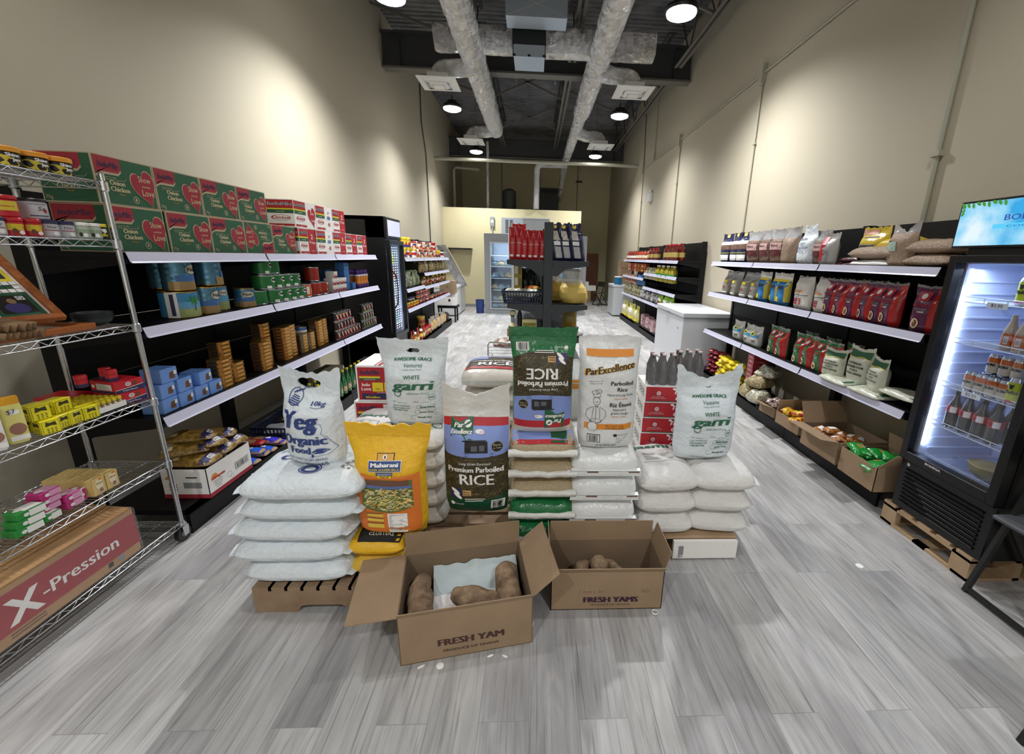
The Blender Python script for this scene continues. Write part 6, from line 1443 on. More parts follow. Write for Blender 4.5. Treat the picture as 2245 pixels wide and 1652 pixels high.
PC = Proto(mkbag('groundnut_bag', .27, .36, .12, beanm, bprint((-.3,.22,.34,.38,mat('maroon_label','6a2a2e',.5)),(-.36,.4,.36,.6,mat('pinkish_label','c9a3a0',.5)),texts=(('Bake',0,.5,.06,ink,.4),)), 2, mf=lambda a, b: clr if b > .72 else beanm, flare=1.15, slump=-.12), 'bag', 'clear bags with a pink and maroon label')
rowr(PC, 'clear bag with pink and maroon label on the upper right shelf, {} from far end', RX, z1, (5.22, 4.93, 4.68))
PC2 = Proto(mkbag('chips_bag', .26, .36, .13, beanp, None, 3, mf=lambda a, b: clr if b > .72 else beanp, flare=1.1), 'bag'); rput(PC2, 'clear bag of brown chips with pointed top, upper right shelf', RX-.01, 4.47, z1)
PW = Proto(mkbag('flour_bag', .25, .36, .13, woven, bprint(texts=(('PURE',-.1,.62,.06,bluei,.4),('and',-.05,.52,.05,bluei,.3),('HONEY BEANS',-.05,.4,.05,bluei,.7),('1 613',-.1,.3,.06,bluei,.4))), 4, fill=.7, flare=.75, wr=.01), 'bag'); rput(PW, 'white cloth bag with blue lettering and gathered top', RX, 4.2, z1)
rput(PC, 'clear bag with pink label between the white cloth bag and the red striped bag', RX+.02, 4.0, z1, sc=(.75,.9,.85))
PS_ = Proto(mkbag('rice_bag', .17, .27, .1, mat('silver_grey_bag','a9a7a6',.25), bprint((-.35,.1,.0,.9,red),(-.1,.1,.2,.45,gry)), 5), 'bag'); rput(PS_, 'silver bag with a red stripe, upper right shelf', RX-.02, 3.86, z1, .2)
def lying(name, label, w, l, t_, m, x, y, z, rz=0, seed=0, deco=None, cat='bag', wr=.01, **k):
    g, S = pillow(w, l, t_, m, seed=seed, q=.4, p=2.6, wr=wr, **k)
    if deco: deco(g, top_fn(S, w, l, .002), w, l)
    o = g.obj(name); put(o, (x, y, z), rz); return tag(o, label, cat)
for k in range(2): lying('bean_pack', f'flat red and black pack, {("lower","upper")[k]} of two lying on the upper right shelf', .24, .14, .035, mat('red_black_pack','6b2529',.3,var=(30,'1d1518',.1)), 2.72, 3.66-.03*k, z1+.036*k, pi/2, 6+k)
PYb = Proto(mkbag('yam_flour_bag', .28, .3, .12, mat('yellow_film','cdb23a',.25,bump=(20,.4)), bprint((-.3,.1,.25,.75,mat('slate_panel','33363c',.4)),(-.45,.82,.1,.95,mat('peach','d09a80',.5))), 7), 'bag'); rput(PYb, 'yellow bag with a dark panel standing behind the flat bean bags', 2.74, 3.47, z1)
lying('yam_flour_bag', 'yellow bag with red corner lying behind the flat bean bags', .32, .24, .12, MC['yellow_film'], 2.8, 3.25, z1+.1, pi/2, 8)
lying('bean_bag', 'white bag under the flat pale bean bag, upper right shelf', .44, .2, .05, wht, 2.68, 3.3, z1, pi/2, 9); lying('bean_bag', 'clear bag of pale beans lying left of the standing bean bag', .46, .24, .1, beanp, 2.69, 3.32, z1+.05, pi/2, 10, ear=.1)
PBb = Proto(mkbag('bean_bag', .22, .30, .1, beanp, bprint((-.42,.36,.02,.58,mat('mint_label','a9c4b6',.5)),(-.42,.52,-.2,.6,ink)), 11, mf=lambda a, b: clr if b > .8 else beanp, dip=.05, ears=.03), 'bag'); rput(PBb, 'clear bag of pale beans with a mint label, standing upright', 2.63, 3.06, z1)
lying('bean_bag', 'clear bag of pale beans, lower right of the standing one', .36, .24, .09, beanp, 2.7, 2.83, z1, pi/2, 12, ear=.1); lying('bean_bag', 'clear bag of pale beans, on top right of the standing one', .36, .24, .1, beanp, 2.71, 2.84, z1+.085, pi/2+.1, 13, ear=.1); lying('bean_bag', 'clear bag of pale beans, squeezed behind the upper right one', .3, .22, .09, beanp, 2.82, 2.95, z1+.05, pi/2, 14)
# second shelf
cbg = mat('grey_clear_bag','8f8b80',.18,spec=.8,bump=(16,1.0))
PP2 = Proto(mkbag('spice_bag', .24, .33, .13, cbg, bprint((-.2,.52,.15,.62,yel),(-.3,.0,.3,.14,wht),(-.2,.3,.0,.36,redd)), 15, flare=1.12, slump=.25, mf=lambda a, b: clr if b > .72 else cbg), 'bag', 'crinkled clear bags with yellow tags')
rowr(PP2, 'crinkled clear bag with a yellow tag, {} from the far end', RX, z2, (5.85, 5.58, 5.32, 5.1), sc=.95)
PB2 = Proto(mkbag('semolina_bag', .2, .33, .1, mat('sky_blue_bag','2f7fc0',.25,spec=.6,bump=(16,.4)), bprint((-.5,.72,.5,.8,yel),(.3,.1,.5,.7,mat('straw_yellow','d5c24a',.4)),(-.45,.1,-.1,.25,yel),(-.2,.5,.2,.6,navy)), 16, mf=lambda a, b: wht if b > .8 else MC['sky_blue_bag']), 'bag', 'blue and yellow semolina bags')
rowr(PB2, 'blue and yellow bag on the middle right shelf, {}', RX, z2, (4.9, 4.62, 4.48), ('farthest','middle','nearest'))
PF2 = Proto(mkbag('paper_flour_bag', .19, .31, .1, mat('white_paper_bag','d9d5cf',.6), bprint((-.4,.14,-.05,.2,red),(-.4,.22,.0,.28,red),(-.4,.3,.05,.33,redd),(-.4,.42,.4,.44,ink),(-.35,.37,.3,.385,gry),texts=(('Allos',-.1,.5,.09,orgi,.55),)), 17, fill=.92, flare=1.0), 'bag', 'white paper flour bags')
rowr(PF2, '{} white paper flour bag with red print, middle right shelf', RX, z2, (4.16, 4.08, 3.84), ('farthest','middle','nearest'))
pur = mat('purple_bag','5a1f45',.22,spec=.6,bump=(18,.35)); rdb = mat('scarlet_bag','b3211f',.22,spec=.6,bump=(18,.35))
def ayo(base, name, s_):
    def mf(a, b): return mat('grey_seal','8f8d90',.3) if b > .92 else (rdb if a > .68 else base)
    return mkbag(name, .19, .31, .1, base, bprint((-.3,.66,.08,.86,red),texts=(('AYOOLA',-.08,.55,.06,red,.62),('POUNDED',-.08,.47,.04,gry,.4),('YAM',-.08,.41,.04,wht,.25)),ells=((-.2,.18,.14,.11,cream),(-.2,.18,.09,.08,brn),(-.12,.76,.09,.06,wht))), s_, mf=mf, back=base, nu=16)
PA = Proto(ayo(pur, 'yam_flour_bag', 18), 'bag', 'purple and red yam flour bags')
rowr(PA, 'purple and red flour bag, {} in the row on the middle right shelf', RX, z2, (3.72, 3.58, 3.44, 3.3, 3.17, 3.06)); rput(PA, 'purple and red flour bag standing alone near the big fridge', RX, 2.77, z2, .25)
for k, y in enumerate((3.65, 3.4)): rput(PA, f'purple and red flour bag in the back row, {("far","near")[k]}', RX+.13, y, z2)
# third shelf
PSl = Proto(mkbag('salt_bag', .22, .24, .11, mat('pale_grey_bag','bdbcb6',.2,spec=.6,bump=(20,.5)), bprint((-.4,.45,.4,.6,mat('azure_band','3f8fc0',.4)),texts=(('SEM',.1,.2,.14,ink,.3),),ells=((0,.62,.2,.1,mat('yellow_olive','b5b13a',.4)),(0,.62,.12,.04,ink))), 19), 'bag', 'clear and azure salt bags')
rowr(PSl, '{} clear and azure salt bag on the lower right shelf', RX+.01, z3, (5.38, 5.08, 4.92), ('farthest','middle','nearest'))
gnb = mat('leaf_green_bag','2a6a3a',.22,spec=.6,bump=(18,.35))
PGn = Proto(ayo(gnb, 'yam_flour_bag', 20), 'bag', 'green and red yam flour bags')
rowr(PGn, 'green and red flour bag, {} from the far end of the lower right shelf', RX, z3, (4.5, 4.34, 4.02, 3.9, 3.72, 3.56)); 
for k, y in enumerate((4.1, 3.78, 3.5)): rput(PGn, f'green and red flour bag, {NTH[k]} in the back row', RX+.13, y, z3)
wgm = mat('white_green_bag','c4c6b4',.3,spec=.5,bump=(24,.4))
def weve(g, f, w, h):
    a, b = f(0), f(1); bandp(g, a, -w*.45, w*.45, h*.72, h*.9, green, 6, 2); bandp(g, b, -w*.45, w*.45, lambda x: h*(.71+.02*sin(x*40)), lambda x: h*(.725+.02*sin(x*40)), yel, 8, 1)
    for q, s_ in enumerate(('OPTIMUM','PROCESSED FLOUR','FUFU','EWEDU (KRAA)')): g.text(s_, 0, h*(.56-.085*q), h*.05, b, ink, w=w*(.5,.7,.3,.65)[q], bold=.15)
PWg = Proto(mkbag('yam_flour_bag', .23, .32, .1, wgm, weve, 21, dip=.02), 'bag', 'white bags with a green top band')
rput(PWg, 'white bag with a green top band, folded over, left of three', 2.63, 3.5, z3, .2, sc=(.9,1,.85)); rput(PWg, 'white bag with a green top band, upright in the middle', 2.68, 3.27, z3+.0, .05, sc=(1,1,1.05)); rput(PWg, 'white bag with a green top band, leaning right of three', 2.64, 3.02, z3+.03, -.25)
def wgd(g, f, w, l):
    g.rect(-w*.5,-l*.4,-w*.36,l*.4,f,green,2,4); g.rect(w*.36,-l*.4,w*.48,l*.4,f,green,2,4)
    for q in range(6): g.rect(-w*.28+.03*q,-l*.3,-w*.27+.03*q,l*.3,f,ink,1,4)
for k, (x, y, z, w) in enumerate(((2.62,3.38,0,.34),(2.63,3.04,0,.34),(2.66,2.82,.001,.3),(2.68,2.80,.055,.32))):
    if k == 2: continue
    lying('yam_flour_bag', f'white bag with green ends lying flat, {("far","middle","","near upper")[k]} on the lower right shelf', w, .2, .05, wgm, x, y, z3+z, pi/2, 22+k, wgd)
# base shelf: packs, boxes and cartons
def pack(col, c2, s_=0):
    g, S = pillow(.2, .14, .055, col, seed=30+s_, p=2.8, q=.42, ear=.06); f = top_fn(S, .2, .14, .0015); g.rect(-.06,-.045,.06,-.02,f,c2,5,1); g.ell(.02,.01,.03,.015,f,redd,10); return g.obj('noodle_pack')
Pn = Proto(pack(mat('yellow_pack_film','d3bd22',.25,bump=(20,.5)), mat('lime_pack','6fb32c',.3)), 'pack', 'yellow and green noodle packs'); Pm = Proto(pack(mat('maroon_pack_film','7a1f2a',.25,bump=(20,.5)), mat('amber_pack','d59a2b',.3), 1), 'pack', 'maroon and amber noodle packs')
for k in range(24): Pn(f'yellow and green noodle pack, {("bottom","second","third","fourth","fifth","top")[k//4]} layer, {NTH[k % 4]} from the far end', (2.6+.02*(k % 3), 5.15+.15*((3-k % 4)), ZB+.05*(k//4)), 1.3+.25*sin(k*7), rx=.08)
for k in range(15): Pm(f'maroon and amber noodle pack, {("bottom","second","third","fourth","top")[k//3]} layer, {NTH[k % 3]} from the far end', (2.62+.02*(k % 3), 5.68+.15*(2-k % 3), ZB+.065*(k//3)), 1.2+.4*sin(k*5), ry=.12)
g = G(); g.box(0,.14,0,.2,0,.052,mat('crimson_box','8f2436',.4)); f = front(0); g.rect(.005,.004,.135,.048,f,mat('pink_box_face','b8626c',.5)); g.text('Gino', .07,.02,.02,front(0,0,0,.0015),wht,w=.05); f = side_r(.14,0); g.rect(.03,.01,.17,.045,f,redd); g.text('Cubes', .1,.02,.018,side_r(.14,0,0,.0015),wht,w=.06)
Pc = Proto(g.obj('cube_box'), 'box', 'crimson cube boxes in one tall stack')
for k in range(10): Pc(f'crimson and pink stock cube box, {lv(k,10)} of the tall stack', (2.6+.003*(k % 2), 4.93, ZB+.0535*k), -pi/2)
can = mat('wrapped_sweets','b3a37c',.2,spec=.8,var=(60,'75683a',.12),bump=(50,1.2)); can2 = mat('silver_wrapped_sweets','c9c5bd',.15,spec=.9,var=(50,'8f8a60',.12),bump=(50,1.2))
for k, (x, y, z, w, l, t_, m) in enumerate(((2.56,4.68,0,.2,.24,.17,can),(2.55,4.48,0,.2,.22,.15,can2),(2.6,4.6,.15,.26,.24,.14,can),(2.66,4.56,.28,.24,.2,.12,can2))):
    lying('sweets_bag', f'clear net bag of wrapped stock sweets, {("front left","front right","second layer","topmost")[k]} of the heap', w, l, t_, m, x, y, ZB+z, pi/2+.2*k, 40+k, cat='bag', wr=.045)
def rcarton(label, x, y, w, d, h, flaps, rz=0, z=ZB):
    t = thing('snack_carton', label, 'box', (x, y, z), -pi/2+rz); return carton_open(t, w, d, h, flaps)
rcarton('small low cardboard carton with one printed flap bent outward', 2.45, 4.26, .26, .3, .1, {'front': (.14, 70)}, .1)
rcarton('cardboard tray carton holding yellow snack packs', 2.44, 3.92, .36, .34, .12, {'left': (.12, -10)}, .05)
rcarton('open cardboard carton of clear chip bags, big flap raised at its left', 2.39, 3.42, .44, .42, .19, {'front': (.16, 80), 'left': (.19, 20)}, .04)
rcarton('open cardboard carton full of green plantain chip bags next to the fridge', 2.39, 2.93, .36, .38, .19, {'right': (.19, 40), 'back': (.12, -10)}, .0)
def small(fmt, m, spots, w=.13, l=.1, t_=.045, name='snack_bag', deco=None, grp=None):
    g, S = pillow(w, l, t_, m, seed=len(fmt), p=2.2, q=.55, ear=.14)
    if deco: deco(g, top_fn(S, w, l, .0015))
    Pq = Proto(g.obj(name), 'snack bag', grp)
    for k, (x, y, z) in enumerate(spots): Pq(fmt.format(NTH[k]), (x, y, z), k*1.3, rx=.35*sin(k*2.1), ry=.3*cos(k*1.7))
rr = random.Random(11)
def heap(x0, x1, y0, y1, z0, n, dz): return [(x0+(x1-x0)*((k*.618) % 1), y0+(y1-y0)*((k*.377+.2) % 1), z0+dz*(k//4)) for k in range(n)]
def wl(g, f): g.rect(-.03,-.03,.035,.02,f,wht,3,2); g.rect(-.02,-.01,.02,-.005,f,ink)
small('yellow and red snack pack in the cardboard tray carton, {} of the heap', mat('yellow_red_film','d1b52a',.25,var=(25,'b0301f',.04),bump=(25,.6)), heap(2.48,2.68,3.62,3.86,ZB+.085,12,.02), grp='yellow snack packs')
small('clear chip bag with white label in the open carton, {} of the heap', mat('orange_chips_film','b5793a',.18,spec=.8,var=(50,'8a4f2a',.15),bump=(40,1)), heap(2.46,2.7,3.06,3.36,ZB+.09,14,.022), deco=wl, grp='clear chip bags')
small('green plantain chip bag in the carton by the fridge, {} of the heap', mat('green_foil_bag','1f8a35',.15,spec=.8,bump=(22,1.0)), heap(2.45,2.68,2.62,2.87,ZB+.11,20,.018), w=.16, l=.12, deco=lambda g, f: (g.ell(0,0,.03,.02,f,mat('chip_picture','9a7c3a',.5),10), g.text('Chips',0,.02,.015,f,wht,w=.05)), grp='green chip bags')
small('striped snack bag lying in the small low carton, {}', mat('striped_film','9a8a80',.2,var=(40,'4a2f2f',.1),bump=(30,.8)), heap(2.52,2.68,4.04,4.22,ZB+.09,6,.025), grp='striped snack bags')
# ---------------------------------------------------------------- chest freezer on the right
fw = mat('freezer_white', 'cdd0d4', .3, spec=.5); gsk = mat('gasket_grey', '8f9396', .5)
def freezer(label, loc, rz, w, d, h, name='chest_freezer'):
    t = thing(name, label, 'freezer', loc, rz)
    g = G(); g.box(0,w,0,d,.03,h-.09,fw,.008); g.box(.02,w-.02,.02,d-.02,0,.03,blackr); g.obj('cabinet', t)
    g = G(); g.box(.005,w-.005,.005,d-.005,h-.09,h-.078,gsk); g.obj('gasket', t)
    g = G(); g.box(-.006,w+.006,-.012,d,h-.078,h,fw,.012); g.box(0,w,-.008,d,h-.05,h-.045,gsk); l = g.obj('lid', t); g = G(); g.box(w*.44,w*.56,-.03,-.01,h-.07,h-.045,gsk,.004); g.obj('handle', l)
    g = G(); g.lathe([(.012,0),(.012,.004),(.0001,.005)], ink, 10); k_ = g.obj('lock', t); k_.location = (w*.85, 0, h*.72); k_.rotation_euler = (pi/2, 0, 0)
    return t
freezer('large white chest freezer between the two right shelving runs', (2.25, 7.75, 0), -pi/2, 1.42, .78, .95)
# ---------------------------------------------------------------- big drinks fridge
pallet('wooden_pallet', 'light wooden pallet under the big drinks fridge', 2.44, 3.04, 1.9, 2.51, .15, woodn, nb=5, solid=True)
for c in list(bpy.data.objects['wooden_pallet.003'].children) if 'wooden_pallet.003' in bpy.data.objects else []: pass
t = thing('drinks_fridge', 'big black glass door drinks fridge on a pallet with a lit display on top', 'fridge', (2.45, 2.47, .152), -pi/2)
w, d, h = .60, .60, 1.63; fb = mat('fridge_black', '0d0e10', .35, spec=.4); fin = mat('fridge_liner', 'c6d1f0', .5)
g = G(); g.box(0,.03,.04,d,.33,h,fb); g.box(w-.03,w,.04,d,.33,h,fb); g.box(0,w,.04,d,h-.04,h,fb); g.box(0,w,d-.03,d,.33,h,fb); g.box(0,w,.0,d,.0,.33,fb,.005)
g.obj('cabinet', t)
g = G(); g.box(.031,.045,.05,d-.03,.33,h-.04,fin); g.box(w-.045,w-.031,.05,d-.03,.33,h-.04,fin); g.box(.045,w-.045,d-.045,d-.031,.33,h-.04,fin); g.box(.045,w-.045,.05,d-.045,.331,.35,fin); g.box(.045,w-.045,.05,d-.045,h-.055,h-.041,fin)
for k in range(16): z = .42+.07*k; g.box(.045,.055,.1,d-.06,z,z+.014,fin,.003); g.box(w-.055,w-.045,.1,d-.06,z,z+.014,fin,.003)
g.obj('liner', t)
g = G(); 
for k in range(9): g.hexa([(.05,-.004,.04+.028*k),(w-.05,-.004,.04+.028*k),(w-.05,.004,.04+.028*k),(.05,.004,.04+.028*k),(.05,-.012,.052+.028*k),(w-.05,-.012,.052+.028*k),(w-.05,-.004,.056+.028*k),(.05,-.004,.056+.028*k)], fb)
g.obj('vent_grille', t)
g = G(); 
for a in ((0,.045,.34,h-.01),(w-.045,w,.34,h-.01),(.045,w-.045,.34,.40),(.045,w-.045,h-.05,h-.01)): g.box(a[0],a[1],-.03,.035,a[2],a[3],fb,.003)
dr = g.obj('door', t); g = G(); g.box(.04,w-.04,-.006,-.002,.39,h-.04,glass('fridge_glass',(.95,.97,1),.05)); g.obj('glass_pane', dr)
g = G(); f = front(-.031); g.rect(.18,.365,.3,.392,f,blk); g.text('BODEGA', .24,.376,.014,front(-.031,0,0,.0016),wht,w=.1,bold=.1); g.obj('brand_plate', dr)
g = G(); g.lathe([(.012,0),(.012,.006),(.0001,.008)], silver, 14); o = g.obj('lock', t); o.location = (.06, -.0, .31); o.rotation_euler = (pi/2,0,0)
wire = mat('white_wire', 'dfe5f2', .35)
for k, z in enumerate((1.36, 1.12, .85, .60, .37)):
    g = G()
    for y in (.07, .3, d-.07): g.tube([(.05,y,z),(w-.05,y,z)], .003, wire, 5)
    for j in range(26): x = .055+.0196*j; g.tube([(x,.07,z+.003),(x,d-.07,z+.003)], .0018, wire, 4, caps=False)
    g.tube([(.055,.066,z+.03),(w-.055,.066,z+.03)], .0025, wire, 5)
    for j in range(5): x = .055+.122*j; g.tube([(x,.066,z),(x,.066,z+.03)], .0025, wire, 5)
    s_ = g.obj('wire_shelf', t)
    if k in (0, 2): g = G(); f = front(.058,0,z-.02); g.slab([(.2,.06,z-.02),(.31,.06,z-.02),(.31,.06,z+.012),(.2,.06,z+.012)], .001, labm); g.text('$2.50', .255,.01,.016,front(.0585,0,z-.02),ink,w=.06); g.obj('price_tag', s_)
g = G(); g.box(.05,.062,.06,.075,.5,h-.08,mat('fridge_led',(1,1,1),.4,emit=(.75,.84,1),es=1)); g.obj('led_strip', t)
al('fridge_inner_light', (2.56, 2.18, 1.70), (0, 0, 0), .08, .45, 2.5, (.72,.82,1)); al('fridge_inner_light', (2.52, 2.41, 1.1), (R(90), 0, R(-35)), .04, 1.0, 1.5, (.72,.82,1))
# display
g = G(); g.box(-.02,w+.05,-.02,.06,h+.03,h+.28,fb,.004); g.box(.05,w-.05,.02,.3,h-.01,h+.05,fb); tD = thing('display_screen', 'lit sky blue brand display standing on the big drinks fridge', 'screen', (2.45, 2.47, .152), -pi/2); g.obj('screen_housing', tD)
def skym():
    m = bpy.data.materials.new('lit_sky_screen'); m.use_nodes = True; N = m.node_tree.nodes; L = m.node_tree.links; b = N['Principled BSDF']
    tc = N.new('ShaderNodeTexCoord'); n = N.new('ShaderNodeTexNoise'); n.inputs['Scale'].default_value = 5; n.inputs['Detail'].default_value = 5; r = N.new('ShaderNodeValToRGB'); e = r.color_ramp.elements
    e[0].position, e[0].color = .35, lin('2fa3df'); e[1].position, e[1].color = .7, lin('dff1fb'); k = e.new(.5); k.color = lin('7fcbee')
    L.new(tc.outputs['Object'], n.inputs['Vector']); L.new(n.outputs['Fac'], r.inputs['Fac']); L.new(r.outputs['Color'], b.inputs['Emission Color']); b.inputs['Emission Strength'].default_value = 1.0; b.inputs['Base Color'].default_value = (0,0,0,1); return m
g = G(); f = front(-.021); f2 = front(-.021,0,0,.0016); g.rect(-.008,h+.042,w+.04,h+.268,f,skym(),4,2)
lf = mat('screen_leaf','2f6a25',.5,emit='3f8a2c',es=.8); wl_ = mat('screen_blue_text','1f3f8f',.5,emit='274a9c',es=.8)
for q in range(9): g.ell(.0+.028*q,h+.262-.004*(q % 3)-.0*q,.016,.008,f2,lf,10,tilt=-.6-.3*(q % 3))
for q in range(3): g.ell(.004,h+.25-.018*q,.012,.008,f2,lf,10,tilt=.5*q)
g.text('BODEGA', .36,h+.165,.03,f2,wl_,w=.24,bold=.1); g.rect(.19,h+.125,.52,h+.148,f2,mat('screen_cyan','4fb8e0',.5,emit='4fb8e0',es=.8)); g.text('COOLERS', .36,h+.13,.012,front(-.021,0,0,.0024),wl_,w=.2); g.obj('screen_panel', tD)
# drinks
def fr(x, y, z): v = Matrix.Rotation(-pi/2, 4, 'Z') @ Vector((x, y, 0)); return (2.45+v.x, 2.47+v.y, .152+z)
orc = mat('malt_orange','c8682c',.3,.3); lime = mat('lime_can','b9c32c',.3,.2)
def can_(m, s_, m2=None):
    g = G(); g.lathe([(.024,0),(.031,.012),(.031,.1),(.026,.115),(.026,.117),(.0001,.113)], silver, 18); g.lathe([(.0313,.014),(.0313,.098)], m, 18); f = cylfn(.0315); g.text(s_, 0,.05,.016,f,ink,w=.05,shear=.2,bold=.15)
    if m2: g.lathe([(.0316,.07),(.0316,.098)], m2, 18)
    else: g.rect(-.02,.012,.02,.02,f,pnk,3,1); g.shape([(-.01,.09),(.01,.09),(.006,.072),(0,.068),(-.006,.072)], f, ink)
    return g.obj('drink_can')
PL = Proto(can_(lime, 'Malta'), 'can', 'lime green drink cans'); PO = Proto(can_(mat('malt_cream','c9bfae',.3,.2), 'MALTINA', orc), 'can', 'orange and cream drink cans')
for k, (x, y, z) in enumerate(((.33,.12,1.365),(.40,.12,1.365),(.36,.19,1.365),(.44,.2,1.365))): PL(f'lime green can on the top fridge shelf, {NTH[k]}', fr(x,y,z), -pi/2, sc=1.25)
PL('lime green can at the right end of the third fridge shelf', fr(.44,.1,.855), -pi/2)
for k in range(4): PO(f'orange and cream can in the front row of the third fridge shelf, {NTH[k]}', fr(.19+.064*k,.105,.855), -pi/2)
for k in range(4): PO(f'orange and cream can in the second row of the third fridge shelf, {NTH[k]}', fr(.21+.064*k,.175,.855), -pi/2)
for k in range(3): PO(f'orange and cream can lying as upper layer on the third fridge shelf, {NTH[k]}', fr(.26+.066*k,.14,.975), -pi/2)
g = G(); g.lathe(bottle_prof(.031,.2,.4,.5), mat('milky_drink','b9a58f',.2,spec=.7), 16); g.lathe([(.0314,.03),(.0314,.09)], orc, 16); f = cylfn(.0318); g.rect(0,.035,.02,.075,f,wht,3,1); g.bars(.002,.04,.018,.07,cylfn(.032),ink,7)
PBo = Proto(g.obj('plastic_bottle'), 'bottle', 'orange labelled plastic bottles')
for k, (x, y) in enumerate(((.31,.12),(.38,.11),(.45,.12),(.35,.2),(.42,.2))): PBo(f'orange labelled plastic bottle on the second fridge shelf, {NTH[k]}', fr(x,y,1.125), -pi/2)
cola = mat('cola_bottle','1a100e',.1,spec=.9,coat=.5); g = G(); P_ = bottle_prof(.036,.225,.36,.55); g.lathe(P_, cola, 18); g.lathe([(.0135,.205),(.0145,.207),(.0145,.228),(.0001,.23)], blk, 12); g.lathe([(.0366,.095),(.0366,.135)], rd2, 18); f = cylfn(.0372); g.rect(.008,.097,.04,.133,f,wht,3,1); g.text('Cola', -.014,.108,.016,f,blk,w=.03,shear=.3)
PCo = Proto(g.obj('cola_bottle'), 'bottle', 'cola bottles in the big fridge')
for k in range(8): PCo(f'cola bottle with red label in the big fridge, {("front","back")[k//4]} row, {NTH[k % 4]} from left', fr(.13+.082*(k % 4),.12+.085*(k//4),.605), -pi/2+.3*sin(k*3))
g = G(); n = 24; m = mat('melon_skin','9d9a72',.6,var=(8,'b9b088',.2)); g.lathe([(.001,0),(.05,.01),(.085,.045),(.095,.085)], m, 28); g.lathe([(.095,.085),(.09,.088),(.001,.086)], mat('melon_cut','b5a878',.6), 28)
tag(put(g.obj('cut_melon'), fr(.37,.17,.375)), 'half melon cut side up on the bottom of the big fridge', 'melon')
# folding chairs
def chair():
    t = thing('folding_chair', '', 'chair'); bk = mat('black_chair','1b1c1e',.5)
    for y in (0, -.42):
        g = G(); g.bar((0,y,0),(.24,y,.86),.022,.026,bk); g.obj('leg', t); g = G(); g.bar((.42,y,0),(.1,y,.46),.022,.026,bk); g.obj('leg', t)
    g = G(); g.bar((.0,0,.025),(.0,-.42,.025),.02,.02,bk); g.obj('stretcher', t); g = G(); g.bar((.42,0,.03),(.42,-.42,.03),.02,.02,bk); g.obj('stretcher', t)
    g = G(); g.box(.02,.42,-.43,.01,.45,.475,mat('grey_seat_pad','4a4d51',.6),.008); g.obj('seat', t); g = G(); g.box(.2,.235,-.42,0,.7,.88,bk,.006); g.obj('backrest', t)
    return Proto(t, 'chair', 'black folding chairs')
PCh = chair(); PCh('black folding chair at the right edge, in front of the drinks fridge', (2.37, 1.83, 0)); PCh('black chair foot just showing at the bottom right corner', (1.835, 1.09, 0)); PCh('dark folding chair standing far back by the right wall', (2.2, 16.2, 0), .4)
# ---------------------------------------------------------------- upright fridge on the left
t = thing('upright_fridge', 'tall black glass door fridge between the two left shelving runs', 'fridge', (-2.12, 6.5, 0), pi/2)
w, d, h = .68, .72, 2.2
g = G(); g.box(0,.03,.03,d,.0,h,fb); g.box(w-.03,w,.03,d,.0,h,fb); g.box(0,w,.03,d,h-.05,h,fb); g.box(0,w,d-.03,d,0,h,fb); g.box(0,w,.0,d,.0,.42,fb); g.box(0,w,0,.3,h-.3,h,fb,.01); g.obj('cabinet', t)
g = G(); g.rect(.06,h-.26,w-.04,h-.04,front(-.003),mat('glowing_light_box','c9cce6',.4,emit='b9bde0',es=.5),3,2); g.obj('light_box', t)  # panel brightened by a faint glow put into its material
g = G(); g.box(.031,.04,.04,d-.03,.42,h-.3,fin); g.box(w-.04,w-.031,.04,d-.03,.42,h-.3,fin); g.box(.04,w-.04,d-.04,d-.031,.42,h-.3,fin); g.obj('liner', t)
g = G()
for a in ((0,.05,.44,h-.32),(w-.05,w,.44,h-.32),(.05,w-.05,.44,.5),(.05,w-.05,h-.38,h-.32)): g.box(a[0],a[1],-.035,.02,a[2],a[3],fb,.003)
dr = g.obj('door', t); g = G(); g.box(.045,w-.045,-.01,-.005,.48,h-.36,MC['fridge_glass']); g.obj('glass_pane', dr); g = G(); g.tube([(.03,-.04,1.45),(.03,-.085,1.38),(.035,-.1,1.2),(.03,-.085,.98),(.03,-.04,.9)], .009, blackr, 8); g.obj('handle', dr)
ledm = mat('cold_led', (1,1,1), .4, emit=(.85,.95,1), es=3)
g = G()
for x in (.3, .4, .5):
    for k in range(34): z = .56+.037*k; g.box(x-.006,x+.006,.028,.036,z-.006,z+.006,ledm)
g.obj('led_dots', t)
al('fridge_inner_light', (-2.3, 6.84, 1.8), (0,0,0), .3, .3, .35, (.8,.95,1))
for k, z in enumerate((.62,.85,1.08,1.31,1.54)):
    g = G(); g.box(.04,w-.04,.06,d-.05,z-.008,z,wire)
    g.obj('shelf', t)
rr = random.Random(8)
cols = [mat('pale_bottle','b9c4c9',.2), orc, lime, mat('teal_drink','3f9aa0',.3), wht]
for k, z in enumerate((.62,.85,1.08,1.31,1.54)):
    for j in range(4):
        g = G(); r_ = .032; g.lathe(bottle_prof(r_,.19,.35,.55), cols[(k+j) % 5], 10); tag(put(g.obj('drink_bottle'), (-2.24, 6.6+.15*j, z)), f'drink bottle in the upright black fridge, shelf {("one","two","three","four","five")[k]} from below, {NTH[j]} from left', 'bottle', 'bottles in the upright fridge')
